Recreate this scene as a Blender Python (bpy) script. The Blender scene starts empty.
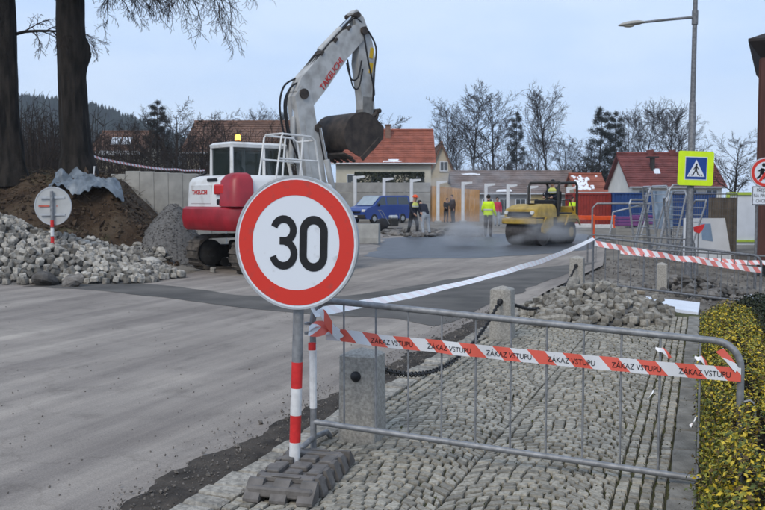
import bpy, bmesh, math, random
import numpy as np
from mathutils import Vector, Matrix, Euler, noise

R = math.radians
scn = bpy.context.scene
C = scn.collection

# ------------------------------------------------------------------ camera
FPX, CXP, CYP, HOR, CAMZ = 900.0, 382.5, 255.0, 200.0, 1.55
PITCH = math.atan((CYP - HOR) / FPX)
cam_d = bpy.data.cameras.new('camera')
cam_d.sensor_width = 36.0
cam_d.lens = FPX / 765.0 * 36.0
cam_d.clip_start = 0.05
cam_d.clip_end = 6000
cam_d.dof.use_dof = True
cam_d.dof.focus_distance = 5.3
cam_d.dof.aperture_fstop = 9.0
cam = bpy.data.objects.new('camera', cam_d)
C.objects.link(cam)
cam.location = (0, 0, CAMZ)
cam.rotation_euler = (R(90) - PITCH, 0, 0)
scn.camera = cam

# ------------------------------------------------------------------ world / sky (thin even overcast)
SUN_EL, SUN_AZ = 42.0, 205.0
w = bpy.data.worlds.new('World')
scn.world = w
w.use_nodes = True
nt = w.node_tree
nt.nodes.clear()
out = nt.nodes.new('ShaderNodeOutputWorld')
bg = nt.nodes.new('ShaderNodeBackground')
sky = nt.nodes.new('ShaderNodeTexSky')
sky.sky_type = 'NISHITA'
sky.sun_disc = False
sky.sun_elevation = R(SUN_EL)
sky.sun_rotation = R(SUN_AZ)
sky.air_density = 1.0
sky.dust_density = 1.5
tc = nt.nodes.new('ShaderNodeTexCoord')
mp = nt.nodes.new('ShaderNodeMapping')
mp.inputs['Scale'].default_value = (1.0, 1.0, 3.2)
nz = nt.nodes.new('ShaderNodeTexNoise')
nz.inputs['Scale'].default_value = 2.3
nz.inputs['Detail'].default_value = 5
nz.inputs['Roughness'].default_value = 0.55
cr = nt.nodes.new('ShaderNodeValToRGB')
cr.color_ramp.elements[0].position = 0.40
cr.color_ramp.elements[0].color = (5.15, 6.85, 9.7, 1)
cr.color_ramp.elements[1].position = 0.60
cr.color_ramp.elements[1].color = (6.5, 7.85, 10.0, 1)
mx = nt.nodes.new('ShaderNodeMixRGB')
mx.inputs[0].default_value = 0.86
nt.links.new(tc.outputs['Generated'], mp.inputs['Vector'])
nt.links.new(mp.outputs['Vector'], nz.inputs['Vector'])
nt.links.new(nz.outputs['Fac'], cr.inputs['Fac'])
nt.links.new(sky.outputs['Color'], mx.inputs[1])
nt.links.new(cr.outputs['Color'], mx.inputs[2])
nt.links.new(mx.outputs['Color'], bg.inputs['Color'])
bg.inputs['Strength'].default_value = 0.1
nt.links.new(bg.outputs['Background'], out.inputs['Surface'])

sun_d = bpy.data.lights.new('sun', 'SUN')
sun_d.energy = 1.5
sun_d.angle = R(25)
sun_d.color = (1.0, 0.91, 0.77)
sun = bpy.data.objects.new('sun', sun_d)
C.objects.link(sun)
sun.location = (-20, -30, 60)
sd = Vector((math.sin(R(SUN_AZ)) * math.cos(R(SUN_EL)), math.cos(R(SUN_AZ)) * math.cos(R(SUN_EL)), math.sin(R(SUN_EL))))
sun.rotation_euler = sd.to_track_quat('Z', 'Y').to_euler()

vs = scn.view_settings
vs.view_transform = 'Standard'
vs.look = 'None'
vs.exposure = 0.25
vs.gamma = 1.0
scn.cycles.volume_step_rate = 2.0
scn.cycles.max_bounces = 6
scn.cycles.volume_bounces = 0

# ------------------------------------------------------------------ pixel helpers (photo pixels 765 x 510)
_f = Vector((0, math.cos(PITCH), -math.sin(PITCH)))
_u = Vector((0, math.sin(PITCH), math.cos(PITCH)))
_r = Vector((1, 0, 0))
def ray(px, py): return _f + _r * ((px - CXP) / FPX) + _u * ((CYP - py) / FPX)
def G(px, py, z=0.0):
    d = ray(px, py); k = (z - CAMZ) / d.z
    return Vector((d.x * k, d.y * k, z))
def P(px, py, Y):
    d = ray(px, py); k = Y / d.y
    return Vector((d.x * k, Y, CAMZ + d.z * k))
def sm(x):
    x = max(0.0, min(1.0, x)); return x * x * (3 - 2 * x)

# street frame: s runs along the kerb, t to its right
SO = Vector((-0.96, 4.5)); SU = Vector((0.334, 0.9426)); SV = Vector((0.9426, -0.334))
KERB_YAW = -math.atan2(0.334, 0.9426)
def ST(s, t, z=0.0): return Vector((SO.x + SU.x * s + SV.x * t, SO.y + SU.y * s + SV.y * t, z))
def toST(x, y):
    d = Vector((x, y)) - SO
    return d.dot(SU), d.dot(SV)

# ------------------------------------------------------------------ materials
MATS = {}
def mat(name, col, rough=0.8, var=0.12, scale=6.0, bump=0.0, bscale=40.0, metal=0.0, col2=None, spec=0.3, emit=None, alpha=None, detail=5, lo=0.35, hi=0.65, stretch=None, trans=0.0):
    if name in MATS: return MATS[name]
    m = bpy.data.materials.new(name); m.use_nodes = True
    t = m.node_tree; b = t.nodes['Principled BSDF']
    b.inputs['Roughness'].default_value = rough
    b.inputs['Metallic'].default_value = metal
    b.inputs['Specular IOR Level'].default_value = spec
    c1 = Vector(col)
    if col2 is None: ca, cb = c1 * (1 - var), c1 * (1 + var)
    else: ca, cb = c1, Vector(col2)
    co = t.nodes.new('ShaderNodeTexCoord')
    src = co.outputs['Object']
    if stretch:
        mpn = t.nodes.new('ShaderNodeMapping')
        mpn.inputs['Rotation'].default_value = (0, 0, stretch[3] if len(stretch) > 3 else 0)
        mpn.inputs['Scale'].default_value = stretch[:3]
        t.links.new(src, mpn.inputs['Vector']); src = mpn.outputs['Vector']
    n = t.nodes.new('ShaderNodeTexNoise')
    n.inputs['Scale'].default_value = scale; n.inputs['Detail'].default_value = detail
    t.links.new(src, n.inputs['Vector'])
    r = t.nodes.new('ShaderNodeValToRGB')
    r.color_ramp.elements[0].position = lo; r.color_ramp.elements[1].position = hi
    r.color_ramp.elements[0].color = (*ca, 1); r.color_ramp.elements[1].color = (*cb, 1)
    t.links.new(n.outputs['Fac'], r.inputs['Fac'])
    t.links.new(r.outputs['Color'], b.inputs['Base Color'])
    if bump:
        n2 = t.nodes.new('ShaderNodeTexNoise'); n2.inputs['Scale'].default_value = bscale; n2.inputs['Detail'].default_value = 4
        t.links.new(co.outputs['Object'], n2.inputs['Vector'])
        bp = t.nodes.new('ShaderNodeBump'); bp.inputs['Strength'].default_value = bump; bp.inputs['Distance'].default_value = 0.02
        t.links.new(n2.outputs['Fac'], bp.inputs['Height']); t.links.new(bp.outputs['Normal'], b.inputs['Normal'])
    if emit:
        b.inputs['Emission Color'].default_value = (*emit[:3], 1); b.inputs['Emission Strength'].default_value = emit[3]
    if alpha is not None: b.inputs['Alpha'].default_value = alpha
    if trans: b.inputs['Transmission Weight'].default_value = trans
    MATS[name] = m
    return m

def per_object_var(m, amt=0.25):
    """brightness varies from piece to piece (Object Info random)"""
    t = m.node_tree; b = t.nodes['Principled BSDF']
    lk = b.inputs['Base Color'].links[0]; src = lk.from_socket
    oi = t.nodes.new('ShaderNodeObjectInfo')
    at = t.nodes.new('ShaderNodeAttribute'); at.attribute_name = 'piece'
    add = t.nodes.new('ShaderNodeMath'); add.operation = 'ADD'
    t.links.new(oi.outputs['Random'], add.inputs[0]); t.links.new(at.outputs['Fac'], add.inputs[1])
    fr = t.nodes.new('ShaderNodeMath'); fr.operation = 'FRACT'; t.links.new(add.outputs[0], fr.inputs[0])
    mr = t.nodes.new('ShaderNodeMapRange'); mr.inputs['To Min'].default_value = 1 - amt; mr.inputs['To Max'].default_value = 1 + amt
    t.links.new(fr.outputs[0], mr.inputs['Value'])
    hs = t.nodes.new('ShaderNodeHueSaturation')
    t.links.new(mr.outputs[0], hs.inputs['Value']); t.links.new(src, hs.inputs['Color'])
    t.links.new(hs.outputs['Color'], b.inputs['Base Color'])
    return m

M_granite = mat('granite', (0.33, 0.31, 0.275), 0.85, 0.22, 55, 0.25, 90)
M_sett = per_object_var(mat('granite_sett', (0.28, 0.258, 0.213), 0.85, 0.25, 40, 0.3, 60), 0.30)
M_sett2 = per_object_var(mat('granite_sett_loose', (0.27, 0.252, 0.222), 0.9, 0.3, 18, 0.5, 50), 0.62)
M_sett3 = per_object_var(mat('granite_sett_dusty', (0.225, 0.208, 0.178), 0.9, 0.3, 18, 0.5, 50), 0.5)
M_joint = mat('joint_sand', (0.04, 0.036, 0.024), 0.95, col2=(0.085, 0.085, 0.03), scale=3.0, bump=0.4, bscale=120)
M_galv = mat('galvanised_steel', (0.25, 0.255, 0.265), 0.55, 0.2, 22, 0.05, 60, metal=0.45)
M_galv_d = mat('weathered_galvanised_steel', (0.17, 0.175, 0.185), 0.6, 0.25, 22, 0.05, 60, metal=0.4)
M_galv_l = mat('bright_galvanised_steel', (0.40, 0.42, 0.45), 0.5, 0.15, 22, metal=0.4)
M_signgrey = mat('sign_back_aluminium', (0.42, 0.44, 0.46), 0.5, 0.12, 6, metal=0.4)
M_signwhite = mat('sign_white', (0.42, 0.43, 0.45), 0.45, col2=(0.66, 0.70, 0.76), scale=14, detail=10, lo=0.24, hi=0.40, spec=0.4)
M_signred = mat('sign_red', (0.40, 0.05, 0.04), 0.45, col2=(0.60, 0.033, 0.02), scale=16, detail=10, lo=0.26, hi=0.42, spec=0.4)
M_black = mat('black_print', (0.012, 0.012, 0.014), 0.5, 0.2, 30)
M_bandred = mat('pole_red', (0.58, 0.03, 0.03), 0.5, 0.12, 25)
M_bandwhite = mat('pole_white', (0.66, 0.66, 0.66), 0.55, 0.1, 25)
M_rubber = mat('recycled_plastic', (0.14, 0.128, 0.118), 0.75, 0.22, 14, 0.25, 60)
M_iron = mat('dark_iron', (0.028, 0.028, 0.03), 0.55, 0.25, 40, metal=0.3)
M_lime = mat('fluorescent_yellow_green', (0.62, 0.84, 0.015), 0.5, 0.05, 6)
M_blue = mat('sign_blue', (0.012, 0.055, 0.26), 0.4, 0.08, 6)
M_wet = mat('fresh_asphalt', (0.035, 0.037, 0.042), 0.42, 0.25, 2.0, 0.5, 60, spec=0.5, col2=(0.07, 0.073, 0.08))
M_patch = mat('asphalt_patch', (0.075, 0.07, 0.064), 0.85, col2=(0.135, 0.125, 0.112), scale=1.1, bump=0.5, bscale=90, stretch=(1, 1, 1), detail=8)
M_dirt = mat('edge_dirt', (0.028, 0.023, 0.019), 0.95, col2=(0.075, 0.062, 0.05), scale=5.0, bump=0.9, bscale=40, detail=8)
M_soil = mat('brown_soil', (0.035, 0.023, 0.016), 0.95, col2=(0.10, 0.07, 0.047), scale=2.2, bump=1.0, bscale=14, detail=8)
M_bark = mat('dark_bark', (0.008, 0.007, 0.006), 0.95, col2=(0.030, 0.025, 0.021), scale=9, bump=1.0, bscale=14, stretch=(1, 1, 0.18), detail=8)
M_twig = mat('twig', (0.028, 0.022, 0.019), 0.95, 0.25, 9)
M_twig_far = mat('far_twig', (0.027, 0.022, 0.020), 0.95, 0.25, 0.5)
M_needle = mat('needles', (0.022, 0.028, 0.022), 0.95, 0.35, 1.0)
M_xwhite = mat('excavator_white', (0.47, 0.455, 0.43), 0.45, col2=(0.66, 0.67, 0.67), scale=2.6, detail=9, lo=0.32, hi=0.52, bump=0.03, bscale=20, spec=0.5)
M_xred = mat('excavator_red', (0.31, 0.014, 0.024), 0.4, 0.2, 3, spec=0.5)
M_xdark = mat('machine_dark', (0.03, 0.029, 0.028), 0.7, 0.3, 8, 0.2, 30)
M_bucket = mat('bucket_steel', (0.035, 0.03, 0.028), 0.7, col2=(0.075, 0.06, 0.05), scale=5, bump=0.4, bscale=25, metal=0.2)
M_boom = mat('boom_grey_white', (0.27, 0.265, 0.255), 0.5, col2=(0.47, 0.475, 0.47), scale=3.2, detail=9, bump=0.05, bscale=30, lo=0.3, hi=0.6)
M_track = mat('muddy_rubber', (0.055, 0.048, 0.042), 0.9, col2=(0.14, 0.12, 0.10), scale=6, bump=0.5, bscale=40)
M_glass = mat('window_glass', (0.05, 0.06, 0.065), 0.08, 0.1, 2, spec=0.6)
M_cabglass = mat('cab_glass', (0.03, 0.045, 0.042), 0.05, 0.1, 2, spec=0.5, alpha=0.38)
M_beacon = mat('amber_beacon', (0.9, 0.35, 0.02), 0.4, 0.05, 3, emit=(1.0, 0.42, 0.05, 4.0))
M_taillight = mat('tail_light', (0.55, 0.01, 0.01), 0.25, 0.05, 3, spec=0.6)
M_ry = mat('roller_yellow', (0.37, 0.24, 0.03), 0.5, 0.25, 4, spec=0.45)
M_chrome = mat('cylinder_rod', (0.6, 0.6, 0.6), 0.2, 0.05, 4, metal=1.0)
M_steel = mat('drum_steel', (0.09, 0.08, 0.075), 0.5, 0.25, 8, metal=0.5)
M_van = mat('van_blue', (0.018, 0.055, 0.25), 0.3, 0.06, 2, spec=0.6)
M_tyre = mat('tyre', (0.018, 0.018, 0.018), 0.85, 0.2, 10)
M_plaster = mat('cream_plaster', (0.52, 0.49, 0.40), 0.9, 0.07, 1.5, 0.1, 30)
M_white = mat('white_plaster', (0.68, 0.67, 0.63), 0.9, 0.07, 1.0, 0.1, 30)
M_beige = mat('beige_plaster', (0.45, 0.40, 0.31), 0.9, 0.08, 1.0, 0.1, 30)
M_yplaster = mat('ochre_plaster', (0.50, 0.40, 0.20), 0.9, 0.08, 1.0, 0.1, 30)
M_greyplaster = mat('grey_plaster', (0.30, 0.30, 0.30), 0.9, 0.08, 1.0, 0.1, 30)
M_tilered = mat('red_tiles', (0.27, 0.085, 0.052), 0.75, 0.2, 1.4, 0.2, 20)
M_tiledark = mat('old_red_tiles', (0.15, 0.045, 0.04), 0.8, 0.25, 1.4, 0.2, 20)
M_tilebrown = mat('brown_tiles', (0.15, 0.085, 0.06), 0.85, 0.25, 1.4, 0.2, 20)
M_tilegrey = mat('grey_brown_tiles', (0.17, 0.13, 0.115), 0.85, 0.22, 1.2, 0.2, 20)
M_snow = mat('snow', (0.78, 0.80, 0.84), 0.8, 0.04, 3)
M_concrete = mat('concrete', (0.29, 0.285, 0.27), 0.9, 0.14, 1.6, 0.3, 30)
M_concrete_l = mat('pale_concrete', (0.40, 0.385, 0.35), 0.9, 0.14, 3, 0.3, 30)
M_postwhite = mat('white_concrete_post', (0.62, 0.63, 0.64), 0.8, 0.06, 3)
M_wood = per_object_var(mat('orange_timber', (0.42, 0.23, 0.09), 0.8, 0.15, 6, 0.2, 30, stretch=(3, 3, 0.4)), 0.2)
M_rustred = mat('container_red', (0.24, 0.028, 0.02), 0.6, 0.15, 3)
M_contblue = mat('container_blue', (0.015, 0.05, 0.17), 0.6, 0.15, 3)
M_orange = mat('orange_plastic', (0.70, 0.09, 0.02), 0.5, 0.1, 5)
M_purple = mat('purple_plastic', (0.17, 0.06, 0.19), 0.6, 0.1, 5)
M_brownbld = mat('dark_brown_wood', (0.075, 0.032, 0.026), 0.8, 0.2, 4, 0.2, 20, stretch=(4, 4, 0.3))
M_brownroof = mat('dark_roof', (0.03, 0.025, 0.024), 0.8, 0.2, 4)
M_tarp = mat('blue_grey_tarp', (0.085, 0.105, 0.125), 0.45, col2=(0.20, 0.235, 0.27), scale=4.0, spec=0.4)
M_bluetarp = mat('faded_blue_sheet', (0.20, 0.27, 0.36), 0.5, 0.15, 4)
M_gravel = mat('grey_gravel', (0.15, 0.145, 0.14), 0.95, 0.25, 20, 1.0, 60)
M_board = mat('white_board', (0.68, 0.72, 0.78), 0.5, 0.05, 3)
M_skin = mat('skin', (0.42, 0.25, 0.18), 0.6, 0.05, 5)
M_hivis = mat('hi_vis_yellow', (0.58, 0.82, 0.02), 0.7, 0.08, 8)
M_navy = mat('navy_cloth', (0.018, 0.02, 0.032), 0.9, 0.2, 10)
M_darkcloth = mat('dark_cloth', (0.02, 0.02, 0.022), 0.9, 0.2, 10)
M_brownpants = mat('brown_trousers', (0.055, 0.045, 0.035), 0.9, 0.2, 10)
M_greycloth = mat('grey_cloth', (0.30, 0.33, 0.37), 0.9, 0.15, 10)
M_helmet = mat('orange_helmet', (0.75, 0.09, 0.02), 0.4, 0.05, 5)
M_vest = mat('pale_yellow_vest', (0.55, 0.58, 0.15), 0.8, 0.1, 8)
M_reflect = mat('reflective_strip', (0.55, 0.56, 0.55), 0.4, 0.05, 8)
M_hair = mat('dark_hair', (0.025, 0.018, 0.014), 0.8, 0.2, 20)
M_rubble = per_object_var(mat('asphalt_rubble', (0.14, 0.13, 0.12), 0.95, 0.3, 8, 0.6, 30), 0.4)
M_boomred = mat('red_lettering', (0.45, 0.03, 0.03), 0.5, 0.1, 5)
M_yellowmark = mat('yellow_mark', (0.7, 0.45, 0.02), 0.5, 0.1, 5)

def tape_mat(name, red, white, period=0.2, slope=0.07):
    m = bpy.data.materials.new(name); m.use_nodes = True
    t = m.node_tree; b = t.nodes['Principled BSDF']; b.inputs['Roughness'].default_value = 0.35
    uv = t.nodes.new('ShaderNodeUVMap'); uv.uv_map = 'UVMap'
    sx = t.nodes.new('ShaderNodeSeparateXYZ'); t.links.new(uv.outputs['UV'], sx.inputs[0])
    ma = t.nodes.new('ShaderNodeMath'); ma.operation = 'MULTIPLY_ADD'; ma.inputs[1].default_value = slope
    t.links.new(sx.outputs['Y'], ma.inputs[0]); t.links.new(sx.outputs['X'], ma.inputs[2])
    dv = t.nodes.new('ShaderNodeMath'); dv.operation = 'DIVIDE'; dv.inputs[1].default_value = period
    t.links.new(ma.outputs[0], dv.inputs[0])
    fr = t.nodes.new('ShaderNodeMath'); fr.operation = 'FRACT'; t.links.new(dv.outputs[0], fr.inputs[0])
    gt = t.nodes.new('ShaderNodeMath'); gt.operation = 'GREATER_THAN'; gt.inputs[1].default_value = 0.5
    t.links.new(fr.outputs[0], gt.inputs[0])
    mxn = t.nodes.new('ShaderNodeMixRGB'); mxn.inputs[1].default_value = (*white, 1); mxn.inputs[2].default_value = (*red, 1)
    t.links.new(gt.outputs[0], mxn.inputs[0]); t.links.new(mxn.outputs[0], b.inputs['Base Color'])
    MATS[name] = m
    return m
M_tape = tape_mat('barrier_tape_print', (0.68, 0.115, 0.08), (0.66, 0.67, 0.70))
M_tape_pale = tape_mat('barrier_tape_reverse', (0.80, 0.72, 0.71), (0.84, 0.84, 0.84))
M_tape_mid = tape_mat('barrier_tape_faded', (0.70, 0.22, 0.2), (0.74, 0.74, 0.76), period=0.17)

# ------------------------------------------------------------------ mesh builder
class MB:
    def __init__(s): s.v = []; s.f = []; s.m = []
    def add(s, vs, fs, mi=0):
        o = len(s.v); s.v += [Vector(q) for q in vs]
        s.f += [tuple(o + i for i in f) for f in fs]; s.m += [mi] * len(fs)
    def box(s, c, size, rot=None, mi=0, bev=0.0):
        hx, hy, hz = size[0] / 2, size[1] / 2, size[2] / 2
        c = Vector(c)
        M = rot.to_matrix() if isinstance(rot, Euler) else (rot if rot is not None else Matrix.Identity(3))
        if bev <= 0:
            vs = [Vector((x, y, z)) for z in (-hz, hz) for y in (-hy, hy) for x in (-hx, hx)]
            fs = [(0, 2, 3, 1), (4, 5, 7, 6), (0, 1, 5, 4), (2, 6, 7, 3), (0, 4, 6, 2), (1, 3, 7, 5)]
        else:
            b = min(bev, hx * .9, hy * .9, hz * .9)
            vs = []; idx = {}
            for sx in (-1, 1):
                for sy in (-1, 1):
                    for sz in (-1, 1):
                        for a in range(3):
                            q = [sx * (hx - b), sy * (hy - b), sz * (hz - b)]
                            q[a] = (sx * hx, sy * hy, sz * hz)[a]
                            idx[(sx, sy, sz, a)] = len(vs); vs.append(Vector(q))
            fs = []
            def face(keys, nrm):
                k = [idx[q] for q in keys]
                n = (vs[k[1]] - vs[k[0]]).cross(vs[k[2]] - vs[k[0]])
                fs.append(tuple(k if n.dot(nrm) > 0 else k[::-1]))
            for a in range(3):
                b1, b2 = (a + 1) % 3, (a + 2) % 3
                for sg in (-1, 1):
                    ks = []
                    for (p, q) in ((-1, -1), (1, -1), (1, 1), (-1, 1)):
                        t = [0, 0, 0]; t[a] = sg; t[b1] = p; t[b2] = q
                        ks.append((*t, a))
                    n = Vector((0, 0, 0)); n[a] = sg
                    face(ks, n)
                for p in (-1, 1):
                    for q in (-1, 1):
                        t0 = [0, 0, 0]; t0[b1] = p; t0[b2] = q
                        e0 = list(t0); e0[a] = -1; e1 = list(t0); e1[a] = 1
                        face([(*e0, b1), (*e1, b1), (*e1, b2), (*e0, b2)], Vector(t0))
            for sx in (-1, 1):
                for sy in (-1, 1):
                    for sz in (-1, 1):
                        face([(sx, sy, sz, 0), (sx, sy, sz, 1), (sx, sy, sz, 2)], Vector((sx, sy, sz)))
        s.add([M @ q + c for q in vs], fs, mi)
        return s
    def tube(s, pts, r, n=8, mi=0, caps=True, flat=None):
        pts = [Vector(p) for p in pts]; k = len(pts)
        rs = r if isinstance(r, (list, tuple)) else [r] * k
        T = []
        for i in range(k):
            a = pts[max(0, i - 1)]; b = pts[min(k - 1, i + 1)]
            d = b - a
            T.append(d.normalized() if d.length > 1e-9 else Vector((0, 0, 1)))
        up = Vector((0, 0, 1)) if abs(T[0].z) < 0.9 else Vector((1, 0, 0))
        nx = T[0].cross(up).normalized()
        vs = []
        for i in range(k):
            nx = (nx - T[i] * nx.dot(T[i]))
            nx = nx.normalized() if nx.length > 1e-6 else T[i].orthogonal().normalized()
            by = T[i].cross(nx)
            for j in range(n):
                a = 2 * math.pi * j / n
                vs.append(pts[i] + nx * (math.cos(a) * rs[i]) + by * (math.sin(a) * rs[i]))
        fs = []
        for i in range(k - 1):
            for j in range(n):
                j2 = (j + 1) % n
                fs.append((i * n + j, i * n + j2, (i + 1) * n + j2, (i + 1) * n + j))
        if caps:
            fs.append(tuple(range(n))[::-1]); fs.append(tuple((k - 1) * n + j for j in range(n)))
        s.add(vs, fs, mi); return s
    def prism(s, poly, a, b, axis='y', mi=0, fn=None):
        """2D polygon (CCW in its own plane) extruded between a and b along an axis"""
        n = len(poly)
        def mk(p, h):
            if axis == 'y': return Vector((p[0], h, p[1]))
            if axis == 'z': return Vector((p[0], p[1], h))
            return Vector((h, p[0], p[1]))
        vs = [mk(p, a) for p in poly] + [mk(p, b) for p in poly]
        if fn: vs = [fn(q) for q in vs]
        fs = [tuple(range(n)), tuple(range(n, 2 * n))[::-1]]
        for i in range(n):
            j = (i + 1) % n
            fs.append((i, i + n, j + n, j))
        s.add(vs, fs, mi); return s
    def disc(s, c, nrm, r, h, n=32, mi=0, r2=None):
        nrm = Vector(nrm).normalized(); c = Vector(c)
        s.tube([c, c + nrm * h], [r, r if r2 is None else r2], n, mi); return s
    def ring(s, c, nrm, r0, r1, h, n=48, mi=0):
        nrm = Vector(nrm).normalized(); c = Vector(c)
        a = nrm.orthogonal().normalized(); b = nrm.cross(a)
        vs = []
        for (rr, hh) in ((r0, 0), (r1, 0), (r1, h), (r0, h)):
            for j in range(n):
                t = 2 * math.pi * j / n
                vs.append(c + a * math.cos(t) * rr + b * math.sin(t) * rr + nrm * hh)
        fs = []
        for k in range(4):
            k2 = (k + 1) % 4
            for j in range(n):
                j2 = (j + 1) % n
                fs.append((k * n + j, k * n + j2, k2 * n + j2, k2 * n + j))
        s.add(vs, fs, mi); return s
    def sphere(s, c, r, n=10, m=6, mi=0, sc=(1, 1, 1)):
        c = Vector(c); vs = [c + Vector((0, 0, r * sc[2]))]
        for i in range(1, m):
            ph = math.pi * i / m
            for j in range(n):
                t = 2 * math.pi * j / n
                vs.append(c + Vector((r * sc[0] * math.sin(ph) * math.cos(t), r * sc[1] * math.sin(ph) * math.sin(t), r * sc[2] * math.cos(ph))))
        vs.append(c - Vector((0, 0, r * sc[2])))
        fs = [(0, 1 + j, 1 + (j + 1) % n) for j in range(n)]
        for i in range(m - 2):
            for j in range(n):
                a = 1 + i * n + j; b = 1 + i * n + (j + 1) % n
                fs.append((a, a + n, b + n, b))
        l = len(vs) - 1
        fs += [(l, 1 + (m - 2) * n + (j + 1) % n, 1 + (m - 2) * n + j) for j in range(n)]
        s.add(vs, fs, mi); return s
    def mesh(s, name, mats, off=None, smooth=False, fixn=True):
        me = bpy.data.meshes.new(name)
        off = Vector(off) if off is not None else Vector((0, 0, 0))
        me.from_pydata([q - off for q in s.v], [], s.f)
        mats = mats if isinstance(mats, (list, tuple)) else [mats]
        for q in mats: me.materials.append(q)
        if len(mats) > 1: me.polygons.foreach_set('material_index', s.m)
        if fixn:
            bm = bmesh.new(); bm.from_mesh(me)
            bmesh.ops.recalc_face_normals(bm, faces=bm.faces)
            bm.to_mesh(me); bm.free()
        if smooth:
            me.polygons.foreach_set('use_smooth', [True] * len(me.polygons))
            try: me.set_sharp_from_angle(angle=R(38))
            except Exception: pass
        me.update()
        return me
    def build(s, name, mats, parent=None, world=False, smooth=False, fixn=True):
        off = None
        if parent is not None and world: off = parent.location.copy()
        o = bpy.data.objects.new(name, s.mesh(name, mats, off, smooth, fixn))
        C.objects.link(o)
        if parent is not None: o.parent = parent
        return o

def tag(o, label=None, cat=None, group=None, kind=None):
    if label: o['label'] = label
    if cat: o['category'] = cat
    if group: o['group'] = group
    if kind: o['kind'] = kind
    return o
def thing(name, label, cat, loc=(0, 0, 0), rz=0.0, group=None):
    o = bpy.data.objects.new(name, None); C.objects.link(o)
    o.location = loc; o.rotation_euler = (0, 0, rz); o.empty_display_size = 0.2
    return tag(o, label, cat, group)
def add_copy(o, parent=None):
    c = o.copy(); C.objects.link(c)
    if parent is not None: c.parent = parent
    return c
def copy_tree(o, parent=None):
    c = o.copy(); C.objects.link(c); c.parent = parent
    for ch in list(o.children): copy_tree(ch, c)
    return c
def meshobj(name, me, parent=None):
    o = bpy.data.objects.new(name, me); C.objects.link(o)
    if parent is not None: o.parent = parent
    return o

def text_mesh(txt, size, mat_, extrude=0.0, align='CENTER', xscale=1.0, bold=0.0):
    cu = bpy.data.curves.new('lettering', 'FONT'); cu.body = txt; cu.size = size
    cu.align_x = align; cu.align_y = 'CENTER'; cu.extrude = extrude; cu.resolution_u = 3; cu.offset = bold
    o = bpy.data.objects.new('lettering', cu); C.objects.link(o)
    dg = bpy.context.evaluated_depsgraph_get()
    me = bpy.data.meshes.new_from_object(o.evaluated_get(dg))
    bpy.data.objects.remove(o); bpy.data.curves.remove(cu)
    for v in me.vertices: v.co.x *= xscale
    me.materials.clear(); me.materials.append(mat_)
    return me

def stroke_poly(pts, wd, closed=False):
    """flat thick polyline -> list of quads in 2D"""
    n = len(pts); L = []
    for i in range(n):
        a = Vector(pts[(i - 1) % n] if closed else pts[max(0, i - 1)])
        b = Vector(pts[(i + 1) % n] if closed else pts[min(n - 1, i + 1)])
        t = (b - a).normalized(); nn = Vector((-t.y, t.x)); p = Vector(pts[i])
        L.append((p + nn * wd / 2, p - nn * wd / 2))
    q = []
    for i in range(n if closed else n - 1):
        j = (i + 1) % n
        q.append((L[i][0], L[i][1], L[j][1], L[j][0]))
    return q

def ribbon(name, pts, width_vecs, mat_, parent=None, sub=1):
    """flat strip; pts centre line, width_vecs half-width vectors; UV in metres along / 0..1 across"""
    vs, fs, uv = [], [], []; L = 0.0
    for i, p in enumerate(pts):
        p = Vector(p); wv = Vector(width_vecs[i] if isinstance(width_vecs, list) else width_vecs)
        if i: L += (p - Vector(pts[i - 1])).length
        vs += [p - wv, p + wv]; uv += [(L, 0), (L, 1)]
    for i in range(len(pts) - 1): fs.append((2 * i, 2 * i + 2, 2 * i + 3, 2 * i + 1))
    off = parent.location if parent is not None else Vector((0, 0, 0))
    me = bpy.data.meshes.new(name); me.from_pydata([q - off for q in vs], [], fs)
    ul = me.uv_layers.new(name='UVMap')
    for poly in me.polygons:
        for li in poly.loop_indices: ul.data[li].uv = uv[me.loops[li].vertex_index]
        poly.use_smooth = True
    me.materials.append(mat_)
    return meshobj(name, me, parent)

# ================================================================== GROUND
def base_z(x, y):
    """terrain height"""
    s, t = toST(x, y)
    z = -0.10
    # pit dug beside the street on the right
    drop = 0.09 * max(0, min(t - 0.3, 4.2)) * sm((s - 9.2) / 1.8) * (1 - sm((s - 19) / 8))
    z -= drop
    # earth bank on the left
    edge = sm((-0.215 * y + 0.55 - x) / 3.3)
    rise = sm((y - 19.2 - 0.25 * max(0, x + 7.0)) / 4.6)
    b = edge * rise
    if b > 0:
        z += 2.35 * b
        rough = 4 * b * (1 - b)
        n = noise.noise(Vector((x * 0.9, y * 0.9, 3.1))) * 0.30 + noise.noise(Vector((x * 2.3, y * 2.3, 7.1))) * 0.16
        z += n * (0.35 + rough) * min(1, b * 3) * (1 - sm((y - 28) / 8))
    # the hollow cut into the bank below the tarpaulin
    hx, hy = x + 7.2, y - 22.0
    z -= 1.2 * math.exp(-(hx / 0.42) ** 2 - (hy / 0.55) ** 2)
    if s > 9 and t > 0.4 and s < 22 and t < 9:
        z += 0.05 * noise.noise(Vector((x * 2.0, y * 2.0, 1.0)))
    return z

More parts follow.
